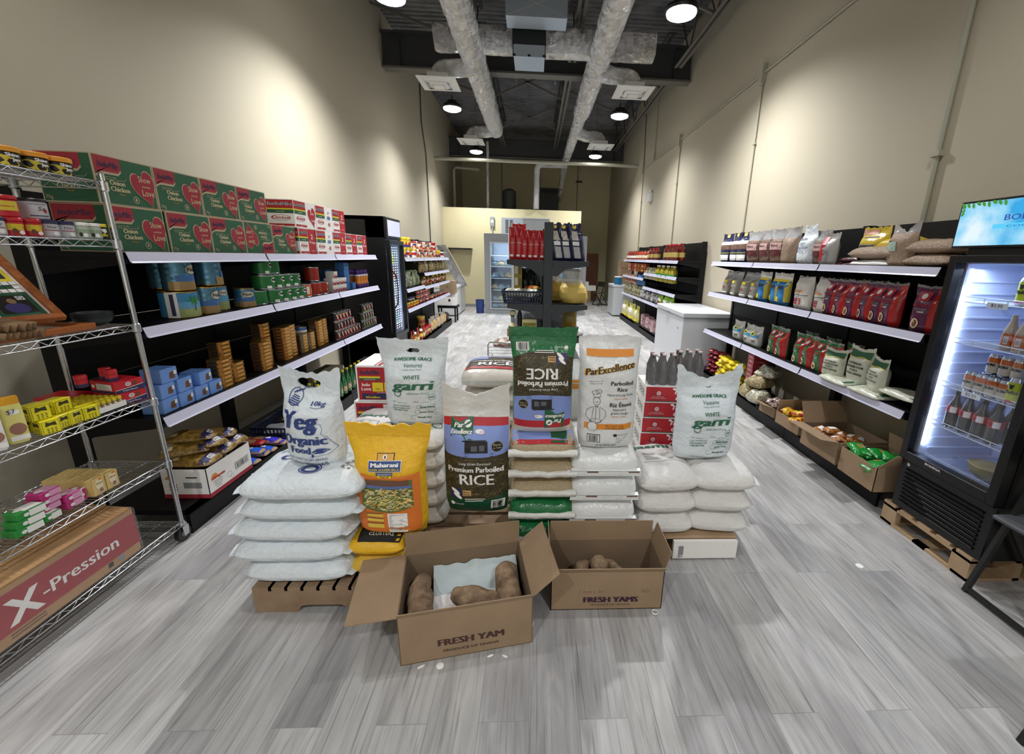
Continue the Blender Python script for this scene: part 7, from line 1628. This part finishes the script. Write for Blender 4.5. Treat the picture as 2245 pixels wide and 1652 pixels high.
# ---------------------------------------------------------------- far left run goods (front at x = -2.14, facing the aisle)
def lrow(Pq, fmt, ys, z, x=-2.16, words=NTH, **k):
    for i, y in enumerate(ys): (Pq[i*7 % len(Pq)] if isinstance(Pq, (list, tuple)) else Pq)(fmt.format(words[i]), (x+.012*sin(i*9), y, z), pi/2+.3*sin(i*4), **k)
def rng(a, b, n): return [a+(b-a)*i/max(1, n-1) for i in range(n)]
def jarp(body, lid, band, r=.055, h=.13, name='food_jar', cat='jar', grp=None):
    g = G(); jar(g, r, h, body, lid, .18, 12, band=band); f = cylfn(r*1.01); g.ell(0,h*.4,r*.6,h*.16,f,red,10); return Proto(g.obj(name), cat, grp)
yj = mat('cereal_yellow','d8b93a',.4); bj = mat('custard_navy','2f3f7f',.4)
A_ = jarp(yj, yel, (.1,.35,bj), .065, .15, grp='yellow tubs on the far left run'); B_ = jarp(cream, rd2, (.5,.7,bj), .055, .14, grp='cream and tan tubs'); D_ = jarp(wht, blk, (.3,.6,blk), .055, .15, grp='white tubs'); R_ = jarp(rd2, rd2, (.35,.6,wht), .055, .15, grp='red tubs')
C2 = jarp(cream, wht, (.1,.3,rd2), .05, .145, grp='cream and tan tubs'); C3 = jarp(mat('tub_tan','c9a86a',.4), redd, (.4,.75,wht), .052, .135, grp='cream and tan tubs'); A2 = jarp(wht, yel, (.3,.6,rd2), .065, .15, grp='yellow tubs on the far left run')
z = 1.631; lrow([A_,A2], 'yellow tub on the top of the far left run, bottom row, {}', rng(7.32,7.85,4), z); lrow(A_, 'yellow tub on the far left run, upper row, {}', rng(7.36,7.55,2), z+.151, sc=1.15)
lrow([B_,C2,C3], 'cream or tan tub, bottom row of the far left run, {}', rng(8.0,9.6,12), z); lrow([C3,B_,C2], 'cream or tan tub, upper row of the far left run, {}', rng(7.8,9.3,10), z+.141)
lrow(R_, 'red tub in the upper row near the far end, {}', (9.5,), z+.141, sc=1.1); lrow(A_, 'yellow tub near the far end of the top shelf, {}', (9.75,9.9), z); lrow(D_, 'white and black tub at the far end of the top shelf, {}', (10.1,10.3), z, sc=1.1)
grb = mat('dark_green_vegetable_bag','2f4a34',.3,var=(30,'7f8f5a',.1),bump=(30,.8)); pkb = mat('cream_spice_pack','b8a878',.4,var=(25,'6a5a2a',.1)); brb = mat('amber_jar_row','a8783c',.4,var=(25,'5a2f1a',.12))
PGv = Proto(mkbag('vegetable_bag', .2, .28, .1, grb, None, 50, nu=8, nv=10), 'bag', 'dark green bags'); PG2 = Proto(mkbag('vegetable_bag', .2, .26, .1, mat('grey_green_veg','56695a',.25,var=(22,'b5b89a',.08),bump=(30,.8)), None, 70, nu=8, nv=10), 'bag', 'dark green bags'); lrow([PGv,PG2], 'dark green bag on the second shelf of the far left run, {}', rng(7.3,8.3,8), 1.131, x=-2.22)
PSp = Proto(mkbag('spice_pack', .12, .2, .06, pkb, None, 51, nu=8, nv=10, fill=.9), 'pack', 'cream spice packs'); PSq2 = Proto(mkbag('spice_pack', .11, .21, .06, mat('olive_spice','7d7a4a',.4,var=(25,'d9d0a8',.1)), None, 71, nu=8, nv=10, fill=.9), 'pack', 'cream spice packs'); PSq3 = Proto(mkbag('spice_pack', .11, .19, .06, mat('brown_spice','6a4a32',.4,var=(25,'c9a87a',.1)), None, 72, nu=8, nv=10, fill=.9), 'pack', 'cream spice packs'); lrow([PSp,PSq2,PSp,PSq3], 'spice pack on the short upper shelf of the far left run, {}', rng(8.5,10.6,16), 1.351, x=-2.2)
PAm = jarp(brb, mat('brown_lid','5a3a22',.4), (.3,.6,cream), .035, .16, grp='amber jars'); PA2 = jarp(mat('dark_amber','5a3a20',.3), yel, (.3,.6,wht), .036, .17, grp='amber jars'); PA3 = jarp(mat('gold_amber','b5924a',.3), blk, (.3,.55,redd), .034, .15, grp='amber jars'); lrow([PAm,PA2,PA3], 'slim amber jar on the third shelf of the far left run, {}', rng(8.5,10.6,18), 1.101, x=-2.17)
PRd = jarp(mat('dark_red_tin','7c2a26',.35), silver, (.3,.65,mat('cream_band','c9a07a',.4)), .045, .085, 'food_tin', 'tin', 'dark red tins')
PRe = jarp(mat('brown_tin','4a2a20',.35), silver, (.25,.7,mat('orange_band','c9762f',.4)), .045, .085, 'food_tin', 'tin', 'dark red tins'); PRf = jarp(rd2, silver, (.3,.6,wht), .045, .085, 'food_tin', 'tin', 'dark red tins')
for r_ in range(3):
    lrow([PRd,PRe,PRf], f'dark red tin on the fourth shelf, {("bottom","middle","top")[r_]} row, '+'{} from near end', rng(8.1,8.9,8) if r_ else rng(8.0,10.5,18), .801+.086*r_, x=-2.17)
PMy = jarp(mat('mayo_jar','d9d0a8',.3), navy, (.3,.7,navy), .06, .17, grp='mayonnaise jars'); lrow(PMy, 'cream and navy mayonnaise jar, {}', (7.65,7.8), .801, x=-2.2); 
PSs = jarp(mat('spice_red_jar','a3302a',.3), yel, (.3,.6,yel), .032, .09, grp='small spice jars'); lrow(PSs, 'small spice jar in front on the fourth shelf, {}', rng(7.28,7.95,9), .801, x=-2.14)
g = G(); g.lathe(bottle_prof(.028,.24,.35,.5), mat('pepper_sauce','8a4a2a',.2,spec=.7), 10); g.lathe([(.012,.225),(.013,.25),(.0001,.252)], rd2, 8); g.lathe([(.0285,.04),(.0285,.1)], cream, 10)
PSc = Proto(g.obj('sauce_bottle'), 'bottle', 'sauce bottles'); PS2 = jarp(mat('ketchup','8a1f1a',.3), wht, (.3,.6,yel), .03, .2, grp='sauce bottles'); lrow([PSc,PSc,PS2], 'pepper sauce bottle on the base of the far left run, {}', rng(7.35,8.15,8), ZB+.001, x=-2.1)
PBig = jarp(mat('nut_jar','8c5a34',.3), rd2, (.3,.6,cream), .06, .16, grp='big nut jars'); lrow(PBig, 'big brown nut jar with red lid on the base, {}', rng(8.25,8.7,4), ZB, x=-2.15); lrow(jarp(mat('gold_nut_jar','a8782c',.3), mat('gold_lid','c9a13c',.35), (.3,.6,brn), .065, .18, grp='gold lidded jars'), 'gold lidded jar stacked behind the nut jars, {}', (8.5,8.6), ZB+.17, x=-2.25)
PFl = Proto(mkbag('grain_bag', .18, .26, .12, mat('pale_grain_bag','b9a486',.25,spec=.7,bump=(30,.9)), None, 52, nu=8, nv=10, mf=lambda a, b: clr if b > .75 else MC['pale_grain_bag']), 'bag', 'clear grain bags'); PF_2 = Proto(mkbag('grain_bag', .18, .28, .12, mat('golden_grain','c9a05a',.25,spec=.7,bump=(30,.9)), None, 73, nu=8, nv=10, mf=lambda a, b: clr if b > .7 else MC['golden_grain']), 'bag', 'clear grain bags'); lrow([PFl,PF_2,PFl], 'clear grain bag on the base of the far left run, {}', rng(8.9,10.2,8), ZB, x=-2.15)
lying('plastic_bag', 'black plastic bag at the far end of the far left run', .3, .25, .2, mat('black_bin_bag','1c1d20',.2,bump=(20,1)), -2.2, 10.5, ZB, pi/2, 60)
# stool, boxes, left freezer, bucket
t = thing('piano_stool', 'small black stool carrying two cartons by the left freezer', 'stool', (-2.5, 11.2, 0)); g = G(); g.box(0,.5,0,.4,.36,.43,blackr,.01); g.obj('seat', t)
for x in (.03,.45):
    for y in (.03,.35): g = G(); g.box(x-.018,x+.018,y-.018,y+.018,0,.36,blackr); g.obj('leg', t)
g = G(); g.box(0,.46,0,.3,0,.3,wht); g.text('THIS WAY UP', .3,.24,.02,front(0),ink,w=.14); g.ell(.3,.13,.03,.04,front(0),ink,10); tag(put(g.obj('carton'), (-2.49,11.23,.431)), 'white carton on the black stool', 'box')
g = G(); g.box(0,.38,0,.3,0,.32,card); g.text('X', .2,.13,.08,front(0),brn); tag(put(g.obj('carton'), (-2.42,11.2,.732)), 'brown carton on the white carton', 'box')
freezer('white chest freezer in the far left corner', (-2.2, 12.35, 0), pi/2, 1.5, .7, .85)
g = G(); g.lathe([(.115,0),(.13,.38),(.135,.4),(.125,.4),(.11,.01)], mat('blue_bucket','253a78',.5), 20); tag(put(g.obj('bucket'), (-1.66,13.25,0)), 'dark blue bucket between the left freezer and the cooler', 'bucket')
t = thing('wrapped_panel', 'long panel in crinkled plastic wrap leaning behind the left freezer', 'panel'); g = G(); g.slab([(-2.9,13.2,1.95),(-2.62,13.2,1.98),(-2.0,13.2,.8),(-2.3,13.2,.8)], .03, mat('grey_wrapped','6c6f70',.3,var=(8,'a9abad',.2),bump=(14,1))); g.obj('panel_body', t); g = G(); g.bar((-2.62,13.18,1.98),(-1.98,13.18,.8),.02,.02,cream); g.obj('wood_edge', t)
g = G(); g.box(-2.95,-2.06,14.5,14.79,1.87,1.92,blk); g.add([(-2.8,14.79,1.6),(-2.8,14.55,1.87),(-2.8,14.79,1.87)], [(0,1,2)], blk); tag(g.obj('wall_shelf'), 'narrow black wall shelf on the cream partition', 'shelf')
# ---------------------------------------------------------------- walk-in cooler
ck = mat('cooler_grey','8f9398',.45); al_ = mat('cooler_frame','b9bdc0',.35,.4)
t = thing('walk_in_cooler', 'wide grey walk-in cooler with glass doors against the partition', 'fridge', (-1.5, 13.2, 0)); w, d, h = 3.05, 1.4, 2.33
g = G(); g.box(0,.16,0,d,.0,h,ck); g.box(w-.16,w,0,d,0,h,ck); g.box(.16,w-.16,0,d,2.1,h,ck); g.box(.16,w-.16,0,d,0,.12,ck); g.box(.16,w-.16,d-.1,d,.12,2.1,fin); g.box(-.02,w+.02,-.03,0,0,.1,gsk); g.obj('cabinet', t)
dw = (w-.32)/4
fz = [mat('frozen_blue','9db6cc',.3,var=(9,'5d6f80',.15),bump=(20,.7)), mat('frozen_dark','3f4a63',.3,var=(12,'8d9cae',.12),bump=(20,.7)), mat('frozen_red','9a6a62',.3,var=(12,'c9bf9c',.15),bump=(20,.6))]
for k in range(4):
    x = .16+k*dw; g = G()
    for a in ((x,x+.035,.12,2.1),(x+dw-.035,x+dw,.12,2.1),(x+.035,x+dw-.035,.12,.16),(x+.035,x+dw-.035,2.06,2.1)): g.box(a[0],a[1],-.03,.01,a[2],a[3],al_)
    dr = g.obj('door', t); g = G(); g.box(x+.035,x+dw-.035,-.015,-.01,.16,2.06,glass('cooler_glass',(.9,.96,.97),.08)); g.obj('glass_pane', dr); g = G(); g.box(x+dw-.025,x+dw-.01,-.06,-.04,.9,1.3,al_); g.obj('handle', dr)
for j, z in enumerate((.35,.7,1.05,1.4,1.72)): g = G(); g.box(.16,w-.16,.15,.7,z-.02,z,wire); g.obj('shelf', t)
for k in range(4):
    al('cooler_inner_light', (-1.5+.16+(k+.5)*dw, 13.28, 2.02), (R(25),0,0), dw*.7, .08, 9, (.82,.94,1))
    for j, z in enumerate((.13,.35,.7,1.05,1.4)):
        for q in range(2 if k else 3):
            lying('frozen_pack', f'frozen food pack, cooler door {("one","two","three","four")[k]}, shelf {("one","two","three","four","five")[j]} up, {NTH[q]}', dw*.42 if k else dw*.34, .35, .16, fz[(j+q+k) % 3], -1.34+k*dw+.12+q*dw*(.45 if k else .3), 13.55, z, 0, j+q, cat='pack')
g = G(); g.box(0,.68,0,.3,0,.52,bgal); f = front(0)
g.rect(.12,.05,.38,.47,f,gsk)
for q in range(8): g.rect(.13,.07+.05*q,.22,.1+.05*q,front(0,0,0,.0016),ink); g.rect(.27,.07+.05*q,.36,.1+.05*q,front(0,0,0,.0016),ink)
tag(put(g.obj('cooling_unit'), (-1.08,14.45,2.36)), 'grey louvred cooling unit above the cooler, left part', 'cooling unit'); g = G(); g.box(0,.85,0,.3,0,.52,mat('plain_steel','9a9c9e',.35,.5)); g.box(-.01,.86,-.01,.3,.5,.53,bgal); tag(put(g.obj('cooling_unit'), (-.4,14.45,2.36)), 'plain steel cabinet above the cooler, right part', 'cooling unit')
t = thing('thermostat', 'grey thermostat box with pipe on the partition left of the cooling unit', 'device', (-1.4,14.78,2.62)); g = G(); g.box(-.07,.07,-.06,0,0,.3,gsk,.008); g.rect(-.04,.12,.04,.2,front(-.061),wht); g.obj('housing', t); g = G(); g.tube([(0,-.03,0),(0,-.03,-.28)], .02, al_, 8); g.obj('pipe', t)
pipe('power_cable', [(-1.62,14.76,2.35),(-1.66,14.76,1.6),(-1.6,14.76,.3)], .008, 'thin hanging cable on the cream partition beside the cooler', steelm, 'cable')
# storage above the partition
dk = mat('dim_grey_metal','4a4d4c',.5,.3)
t = thing('water_heater', 'dim grey cylindrical tank stored above the cooler', 'tank', (-.95,16.6,3.1)); g = G(); g.lathe([(.22,0),(.24,.05),(.24,.85),(.15,.92),(.001,.95)], dk, 20); g.obj('tank_body', t); g = G(); g.tube([(-.32,-.1,0),(-.32,-.1,1.1)], .02, gsk, 6); g.obj('pipe', t)
g = G(); g.box(0,.8,0,.12,0,.95,dk); g.box(.05,.75,-.01,0,.75,.9,blk); tag(put(g.obj('electrical_panel'), (.15,18.87,3.5)), 'dark electrical panel high on the back wall', 'panel')
g = G(); g.box(0,.25,0,.4,0,.12,bgal); g.tube([(.12,.2,.12),(.12,.2,.5)], .02, gsk, 6); tag(put(g.obj('duct_outlet'), (.82,18.2,3.9)), 'small dim ceiling outlet at the far end of the right duct', 'air duct') if 0 else None
for k in range(3): g = G(); g.box(XL+1.6+1.55*k, XL+1.63+1.55*k, YB-.02, YB, 3.1, 5.6, steell); tag(g.obj('wall_strip'), f'thin vertical panel joint on the back wall, {("left","middle","right")[k]}', 'strip', 'panel joints')
# back right corner
for k, (x, y, z, w_, d_, h_, m, l) in enumerate(((1.75,17.2,0,.5,.4,.45,card,'brown carton on the floor in the dark back corner'),(1.7,17.2,.45,.45,.35,.35,wht,'white carton stacked on the brown one in the back corner'),(2.05,17.25,.45,.4,.3,.2,wht,'second white carton in the dark back corner'),(1.75,18.4,0,.9,.1,1.9,brn,'dark brown door panel leaning at the back wall'))):
    g = G(); g.box(0,w_,0,d_,0,h_,m); tag(put(g.obj('carton' if k < 3 else 'door_panel'), (x,y,z)), l, 'box' if k < 3 else 'panel')
freezer('white chest freezer beyond the far right run', (2.4, 14.0, 0), -pi/2, .95, .62, .95)
g = G(); jar(g, .12, .24, mat('teal_tub','1f6f9a',.4), wht, .1, 16); tag(put(g.obj('plastic_tub'), (2.55,13.2,.951)), 'teal tub with white lid on the far right freezer', 'tub')
g = G(); g.box(0,.35,0,.4,0,.7,card); g.box(-.05,.4,-.03,0,.5,.7,card); tag(put(g.obj('carton'), (2.65,13.45,.951)), 'tall open brown carton on the far right freezer', 'box')
# ---------------------------------------------------------------- far right run goods
def rrow(Pq, fmt, ys, z, x=2.62, words=NTH, **k):
    for i, y in enumerate(ys): (Pq[i*7 % len(Pq)] if isinstance(Pq, (list, tuple)) else Pq)(fmt.format(words[i]), (x+.012*sin(i*9), y, z), -pi/2+.3*sin(i*4), **k)
def bot(r, h, m, cap, lab, name, grp, sh=.6):
    g = G(); g.lathe([(r*.9,0),(r,.01),(r,h*sh),(r*.9,h*(sh+.12)),(r*.4,h*.86),(r*.35,h*.93)], m, 14); g.lathe([(r*.42,h*.92),(r*.42,h),(.0001,h)], cap, 10)
    g.lathe([(r*1.01,h*.2),(r*1.01,h*.5)], lab, 14); return Proto(g.obj(name), 'bottle', grp)
palm = mat('palm_oil','5a1a12',.15,spec=.8); palm2 = mat('palm_oil_orange','a3391f',.2,spec=.8); oil = mat('yellow_oil','a89a2a',.12,spec=.9); pl = mat('palm_label','b09a55',.5)
PO1 = bot(.06,.3,palm,rd2,pl,'palm_oil_bottle','large palm oil bottles'); rrow(PO1, 'large dark palm oil bottle with red cap, {} from the near end', rng(8.15,8.75,6), 1.701); rrow(PO1, 'large dark palm oil bottle in the back row, {}', rng(8.2,8.8,4), 1.701, x=2.76)
rrow(PO1, 'dark palm oil bottle in the middle cluster of the top shelf, {}', rng(9.3,9.9,5), 1.701, sc=.85); PO2 = bot(.05,.22,palm2,dk,cream,'palm_oil_bottle','orange palm oil bottles'); PO4 = bot(.05,.2,mat('red_oil','7a1f14',.2,spec=.8),rd2,wht,'palm_oil_bottle','orange palm oil bottles',.7); rrow([PO2,PO4], 'orange palm oil bottle on the top shelf, {} from the near end', rng(10.1,12.3,18), 1.701)
PO3 = bot(.065,.32,oil,wht,grn2,'oil_bottle','yellow cooking oil bottles'); rrow(PO3, 'yellow cooking oil bottle with green label, {} from the near end', rng(8.1,9.2,8), 1.281)
PQ = Proto(mkbag('seed_bag', .22, .26, .1, mat('black_seed_bag','4d4a40',.25,var=(15,'b5ae86',.15),bump=(30,.8)), None, 53, nu=8, nv=10), 'bag', 'dark seed bags'); rrow(PQ, 'dark and cream seed bag on the second shelf, {}', rng(9.35,10.05,5), 1.281)
PPp = Proto(cbox(.1,.1,.1,mat('orange_noodle_cup','b0602c',.4), lambda g, f, w, h: (g.rect(.01,.02,w-.01,h*.5,f,yel), g.rect(.01,h*.6,w-.01,h*.8,f,red))), 'box', 'orange and red packs')
PPq = Proto(cbox(.1,.1,.1,mat('pink_cup','b5485a',.4), lambda g, f, w, h: (g.rect(.01,.02,w-.01,h*.4,f,wht), g.rect(.02,h*.5,w-.02,h*.9,f,yel))), 'box', 'orange and red packs')
for r_ in range(2): rrow([PPp,PPq], f'orange and red pack on the far upper shelf, {("lower","upper")[r_]} row, '+'{}', rng(10.4,12.2,14), 1.411+.101*r_)
PRs = Proto(mkbag('snack_bag', .16, .22, .08, mat('dark_red_snack','7a2f2a',.3,var=(20,'c9a38a',.1)), None, 54, nu=8, nv=8), 'bag', 'dark red snack bags'); rrow(PRs, 'dark red snack bag on the far third shelf, {}', rng(11.2,12.4,9), 1.101)
PBs = Proto(mkbag('snack_bag', .2, .24, .08, mat('blue_snack','2f5f8f',.3,bump=(20,.5)), None, 55, nu=8, nv=8), 'bag', 'blue snack bags'); rrow(PBs, 'blue snack bag on the far third shelf, {}', rng(10.3,10.95,4), 1.101)
PWs = Proto(mkbag('sugar_bag', .16, .26, .09, mat('white_black_bag','c9c7c4',.3,var=(14,'4a4a50',.1)), None, 56, nu=8, nv=10), 'bag', 'white and black bags'); rrow(PWs, 'white and black bag on the fourth shelf of the far right run, {}', rng(9.0,10.4,9), .801)
PLg = Proto(mkbag('seasoning_bag', .17, .26, .08, mat('lime_bag','7fae2a',.25,bump=(20,.5)), bprint((-.3,.1,.3,.3,redd),(-.3,.35,.3,.55,wht)), 57, nu=8, nv=10), 'bag', 'lime green bags'); rrow(PLg, 'lime green bag behind the chest freezer, {}', rng(8.05,8.85,6), .801)
rrow(PQ, 'grey clear bag at the far end of the fourth shelf, {}', rng(10.7,12.3,8), .801)
PYr = Proto(mkbag('rice_bag', .3, .42, .14, mat('yellow_white_bag','c9c29a',.3,var=(8,'b5b02a',.15)), bprint((-.4,.1,.4,.2,yel),(-.3,.45,.3,.7,wht)), 58, nu=8, nv=10), 'bag', 'yellow and white bags'); rrow(PYr, 'yellow and white bag on the base of the far right run, {}', rng(10.7,12.2,6), ZB)
PPk = Proto(cbox(.18,.14,.26,mat('pink_bottle_pack','a8606a',.3,var=(18,'d9c9c9',.1))), 'pack', 'pink drink packs'); PPl = Proto(cbox(.16,.14,.24,mat('pale_drink_pack','b9a5a8',.3,var=(18,'7a3040',.1))), 'pack', 'pink drink packs'); rrow([PPk,PPl], 'pink shrink wrapped drink pack on the base of the far right run, {}', rng(8.0,10.4,11), ZB)
# ---------------------------------------------------------------- centre gondola
def centre():
    t = thing('centre_shelving_unit', 'charcoal double sided shelving unit standing in the middle of the shop', 'shelving unit', (.15, 4.9, 0)); L = 2.4
    for y in (0, 1.2, 2.4): g = G(); g.box(-.05,.05,y,y+.06,0,2.07,darkg,.003); g.obj('upright', t)
    for y in (.06, 1.26):
        g = G(); g.box(-.012,.012,y,y+1.14,.15,.75,blackm); g.obj('back_panel', t)
    for s_ in (-1, 1):
        for z, wd in ((1.665,.46),(1.18,.46),(.80,.44),(.5,.42)):
            if s_ < 0 and z == .5: continue
            for k in range(2):
                g = G(); a, b = sorted((s_*.055, s_*wd)); y0 = .0+1.2*k; g.box(a,b,y0,y0+1.195,z-.03,z,darkg)
                for yy in (y0+.002, y0+1.17): P = [(s_*.052,yy,z-.03),(s_*wd,yy,z-.03),(s_*wd,yy,z-.05),(s_*.2,yy,z-.09),(s_*.1,yy,z-.17),(s_*.052,yy,z-.17)]; V = P+[(p[0],p[1]+.02,p[2]) for p in P]; g.add(V, [tuple(range(6)), tuple(range(6,12))[::-1]]+[(i,(i+1)%6,6+(i+1)%6,6+i) for i in range(6)], darkg)
                g.obj('shelf', t)
        g = G(); a, b = sorted((s_*.03, s_*.48)); g.box(a,b,.0,2.4,.04,.15,darkg); g.obj('base_shelf', t)
centre()
for q, (y, x) in enumerate(((4.93,0),)): pass
rbg = mat('red_foil_bag','b01c24',.2,spec=.7,bump=(16,.5)); PRb2 = Proto(mkbag('spaghetti_bag', .085, .33, .07, rbg, bprint((-.3,.1,.1,.16,wht),(-.5,.0,-.42,1,wht),(-.2,.5,.3,.54,mat('dull_pink','d08a88',.4))), 60, fill=.85, nu=10), 'bag', 'red foil bags')
for k in range(6): PRb2(f'red foil bag on the front of the centre unit, {NTH[k]} from left', (-.25+.066*k+.004*(k % 2), 4.98, 1.666), .1*sin(k*3), sc=(1,1,1.05 if k < 2 else .97))
for k in range(2): PRb2(f'taller red bag with white top stripe behind the front row, {("left","right")[k]}', (-.22+.07*k, 5.1, 1.666), 0, sc=(1,1,1.18))
def nb(g, f, w, h):
    a, b = f(0), f(1); g.rect(-w*.26,h*.55,w*.16,h*.8,a,mat('window_cream','cfc8bd',.3,bump=(60,.8)),4,4); g.rect(-w*.26,h*.42,w*.16,h*.52,a,wht,3,1); g.rect(-w*.24,h*.08,w*.16,h*.38,a,mat('window_grey','aeb0b2',.3,bump=(60,.8)),4,4); g.ell(0,h*.92,w*.2,h*.06,a,yel,14); g.ell(0,h*.93,w*.12,h*.035,b,wht,12)
PNb = Proto(mkbag('bean_bag', .17, .4, .1, nvy, nb, 61, fill=.7, slump=-.15, flare=.8, ears=.02, wr=.012), 'bag', 'navy bags on the centre unit')
for k, (x, y, r) in enumerate(((.27,4.98,.2),(.37,5.0,.1),(.49,4.98,0),(.45,5.12,0))): PNb(f'navy and cream window bag on the right of the centre unit, {("left","second","right front","back")[k]}', (x, y, 1.666), r)
basket('plastic_basket', 'navy slotted basket on the middle shelf of the centre unit', .46, .34, .14, (-.37, 4.89, 1.181), 0, nv, 14)
small('clear bag of pale dried goods in the centre basket, {}', mat('clear_pale_bag','b9bba8',.15,spec=.8,bump=(24,1.0)), [(-.29,5.0,1.25),(-.18,5.02,1.25),(-.07,5.0,1.25),(.0,5.1,1.24),(-.24,5.1,1.24),(-.12,5.12,1.24)], w=.14, l=.14, t_=.1, grp='clear bags in the centre basket')
PYx = Proto(cbox(.1,.1,.14,mat('olive_yellow_box','b5a13a',.4), lambda g, f, w, h: (g.rect(.01,.03,w*.5,h-.02,f,wht), g.rect(w*.55,.02,w-.01,h-.02,f,mat('box_olive','8a7a22',.4)))), 'box', 'yellow boxes behind the centre basket')
for k in range(3): PYx(f'tall yellow box, {lv(k,3)} of the column behind the centre basket', (-.26, 5.5, 1.181+.141*k), 0)
PDk = Proto(mkbag('snack_bag', .1, .38, .08, mat('dark_snack_bag','17201c',.25,bump=(16,.5)), None, 62, nu=8), 'bag', 'dark bags'); 
for k in range(3): PDk(f'tall dark bag behind the centre basket, {NTH[k]} from left', (-.12+.08*k, 5.6, 1.181), .2*k)
g = G(); g.box(0,.07,0,.05,0,.3,mat('bright_azure','2f8fd0',.4)); tag(put(g.obj('box'), (-.14,5.75,1.2)), 'bright azure box glimpsed behind the centre basket', 'box'); lying('snack_bag', 'red and yellow pack lying behind the centre basket', .2, .12, .06, mat('red_yellow_pack','a3382a',.3,var=(14,'d0b02c',.08)), -.02, 5.3, 1.3, .2, 63)
gm_ = mat('yellow_gari','c9ae5a',.5,bump=(14,.6)); gf = film('gari_film', (.62,.6,.5), .5)
def garib(sx, seed):
    g = G(); g.lathe([(.08,0),(.14,.015),(.168,.07),(.17,.13),(.15,.19),(.115,.235),(.07,.25)], gm_, 26); g.lathe([(.118,.23),(.12,.28),(.1,.32),(.12,.37),(.075,.4),(.05,.38)], gf, 26, z0=.002)
    for i, v in enumerate(g.v): n_ = noise.noise(Vector((v[0]*9+seed, v[1]*9, v[2]*16)))*(.03 if v[2] > .22 else .014)+noise.noise(Vector((v[0]*40, seed, v[2]*60)))*.006; k_ = 1+n_/max(.05, math.hypot(v[0], v[1])); g.v[i] = (v[0]*k_*sx-.12*v[2], v[1]*k_*.75, max(0, v[2]+n_*.4*(v[2] > .02)))
    return g.obj('gari_bag')
tag(put(garib(1, 1), (.47,5.06,1.181)), 'large clear bag of yellow gari on the centre unit', 'bag'); put(garib(.7, 5), (.27,5.34,1.181)); tag(bpy.data.objects['gari_bag.001'], 'darker second gari bag behind the large yellow one', 'bag')
g = G(); g.box(0,.36,0,.3,0,.09,card); tag(put(g.obj('carton'), (-.31,4.92,.801)), 'low brown carton on the lower left shelf of the centre unit', 'box')
g = G(); g.box(0,.17,0,.08,0,.1,mat('cream_yellow_pack','d8cf9a',.4)); g.rect(.01,.02,.16,.06,front(0),mat('olive_label','8a8a2a',.4)); tag(put(g.obj('pack'), (-.14,5.0,.892)), 'white and yellow pack on the low brown carton', 'pack')
g = G(); g.lathe([(.05,0),(.055,.01),(.02,.06),(.022,.13),(.035,.15),(.036,.19),(.001,.21)], cream, 14, ms=[green,cream,gry,green,cream,cream]); tag(put(g.obj('jar'), (-.25,5.0,.892), 0), 'cream and green ornamental bottle on the low carton', 'bottle')
g = G(); g.lathe(bottle_prof(.03,.22,.4,.6), blk, 12); tag(put(g.obj('bottle'), (-.17,5.06,.892)), 'black bottle beside the ornamental bottle', 'bottle')
lying('snack_bag', 'brown patterned bags heaped on the lower left of the centre unit', .42, .3, .12, mat('brown_pattern','6a4438',.3,var=(18,'cfc0b0',.1),bump=(30,.8)), -.28, 5.15, .62, 0, 66)
rput2 = put(mkbag('gari_bag', .18, .34, .12, mat('olive_gari','9a8a4a',.3,bump=(20,.7)), bprint((-.4,.1,.4,.4,mat('amber_band','a3842a',.3))), 67), (.44,5.3,.801)); tag(rput2, 'olive gari bag on the lower right of the centre unit', 'bag')
lying('bean_bag', 'navy and white bag hanging off the lower right of the centre unit', .2, .3, .1, mat('navy_white_pack','3a3c58',.3,var=(12,'d0cdc9',.08),bump=(24,.8)), .45, 5.05, .801, .3, 68); lying('bean_bag', 'black and grey bags heaped lower right of the centre unit', .3, .3, .14, mat('black_grey_pack','2a2a2c',.3,var=(12,'77756e',.1),bump=(24,.8)), .3, 5.1, .501, .1, 69)
g = G()
g.tube([(-.52,4.8,.5),(-.52,4.8,.72),(-.5,4.8,.75),(-.1,4.8,.75)], .008, chrome, 8)
for k in range(6): g.tube([(-.52,4.8,.52+.035*k),(-.1,4.8,.52+.035*k)], .003, chrome, 5)
g.tube([(-.52,4.8,.5),(-.52,5.3,.5)], .006, chrome, 6); g.tube([(-.1,4.8,.75),(-.1,4.8,.0)], .008, chrome, 8); g.tube([(-.52,4.8,.5),(-.52,4.8,.0)], .008, chrome, 8)
tag(g.obj('wire_basket'), 'chrome wire basket frame behind the lying rice bags', 'basket')
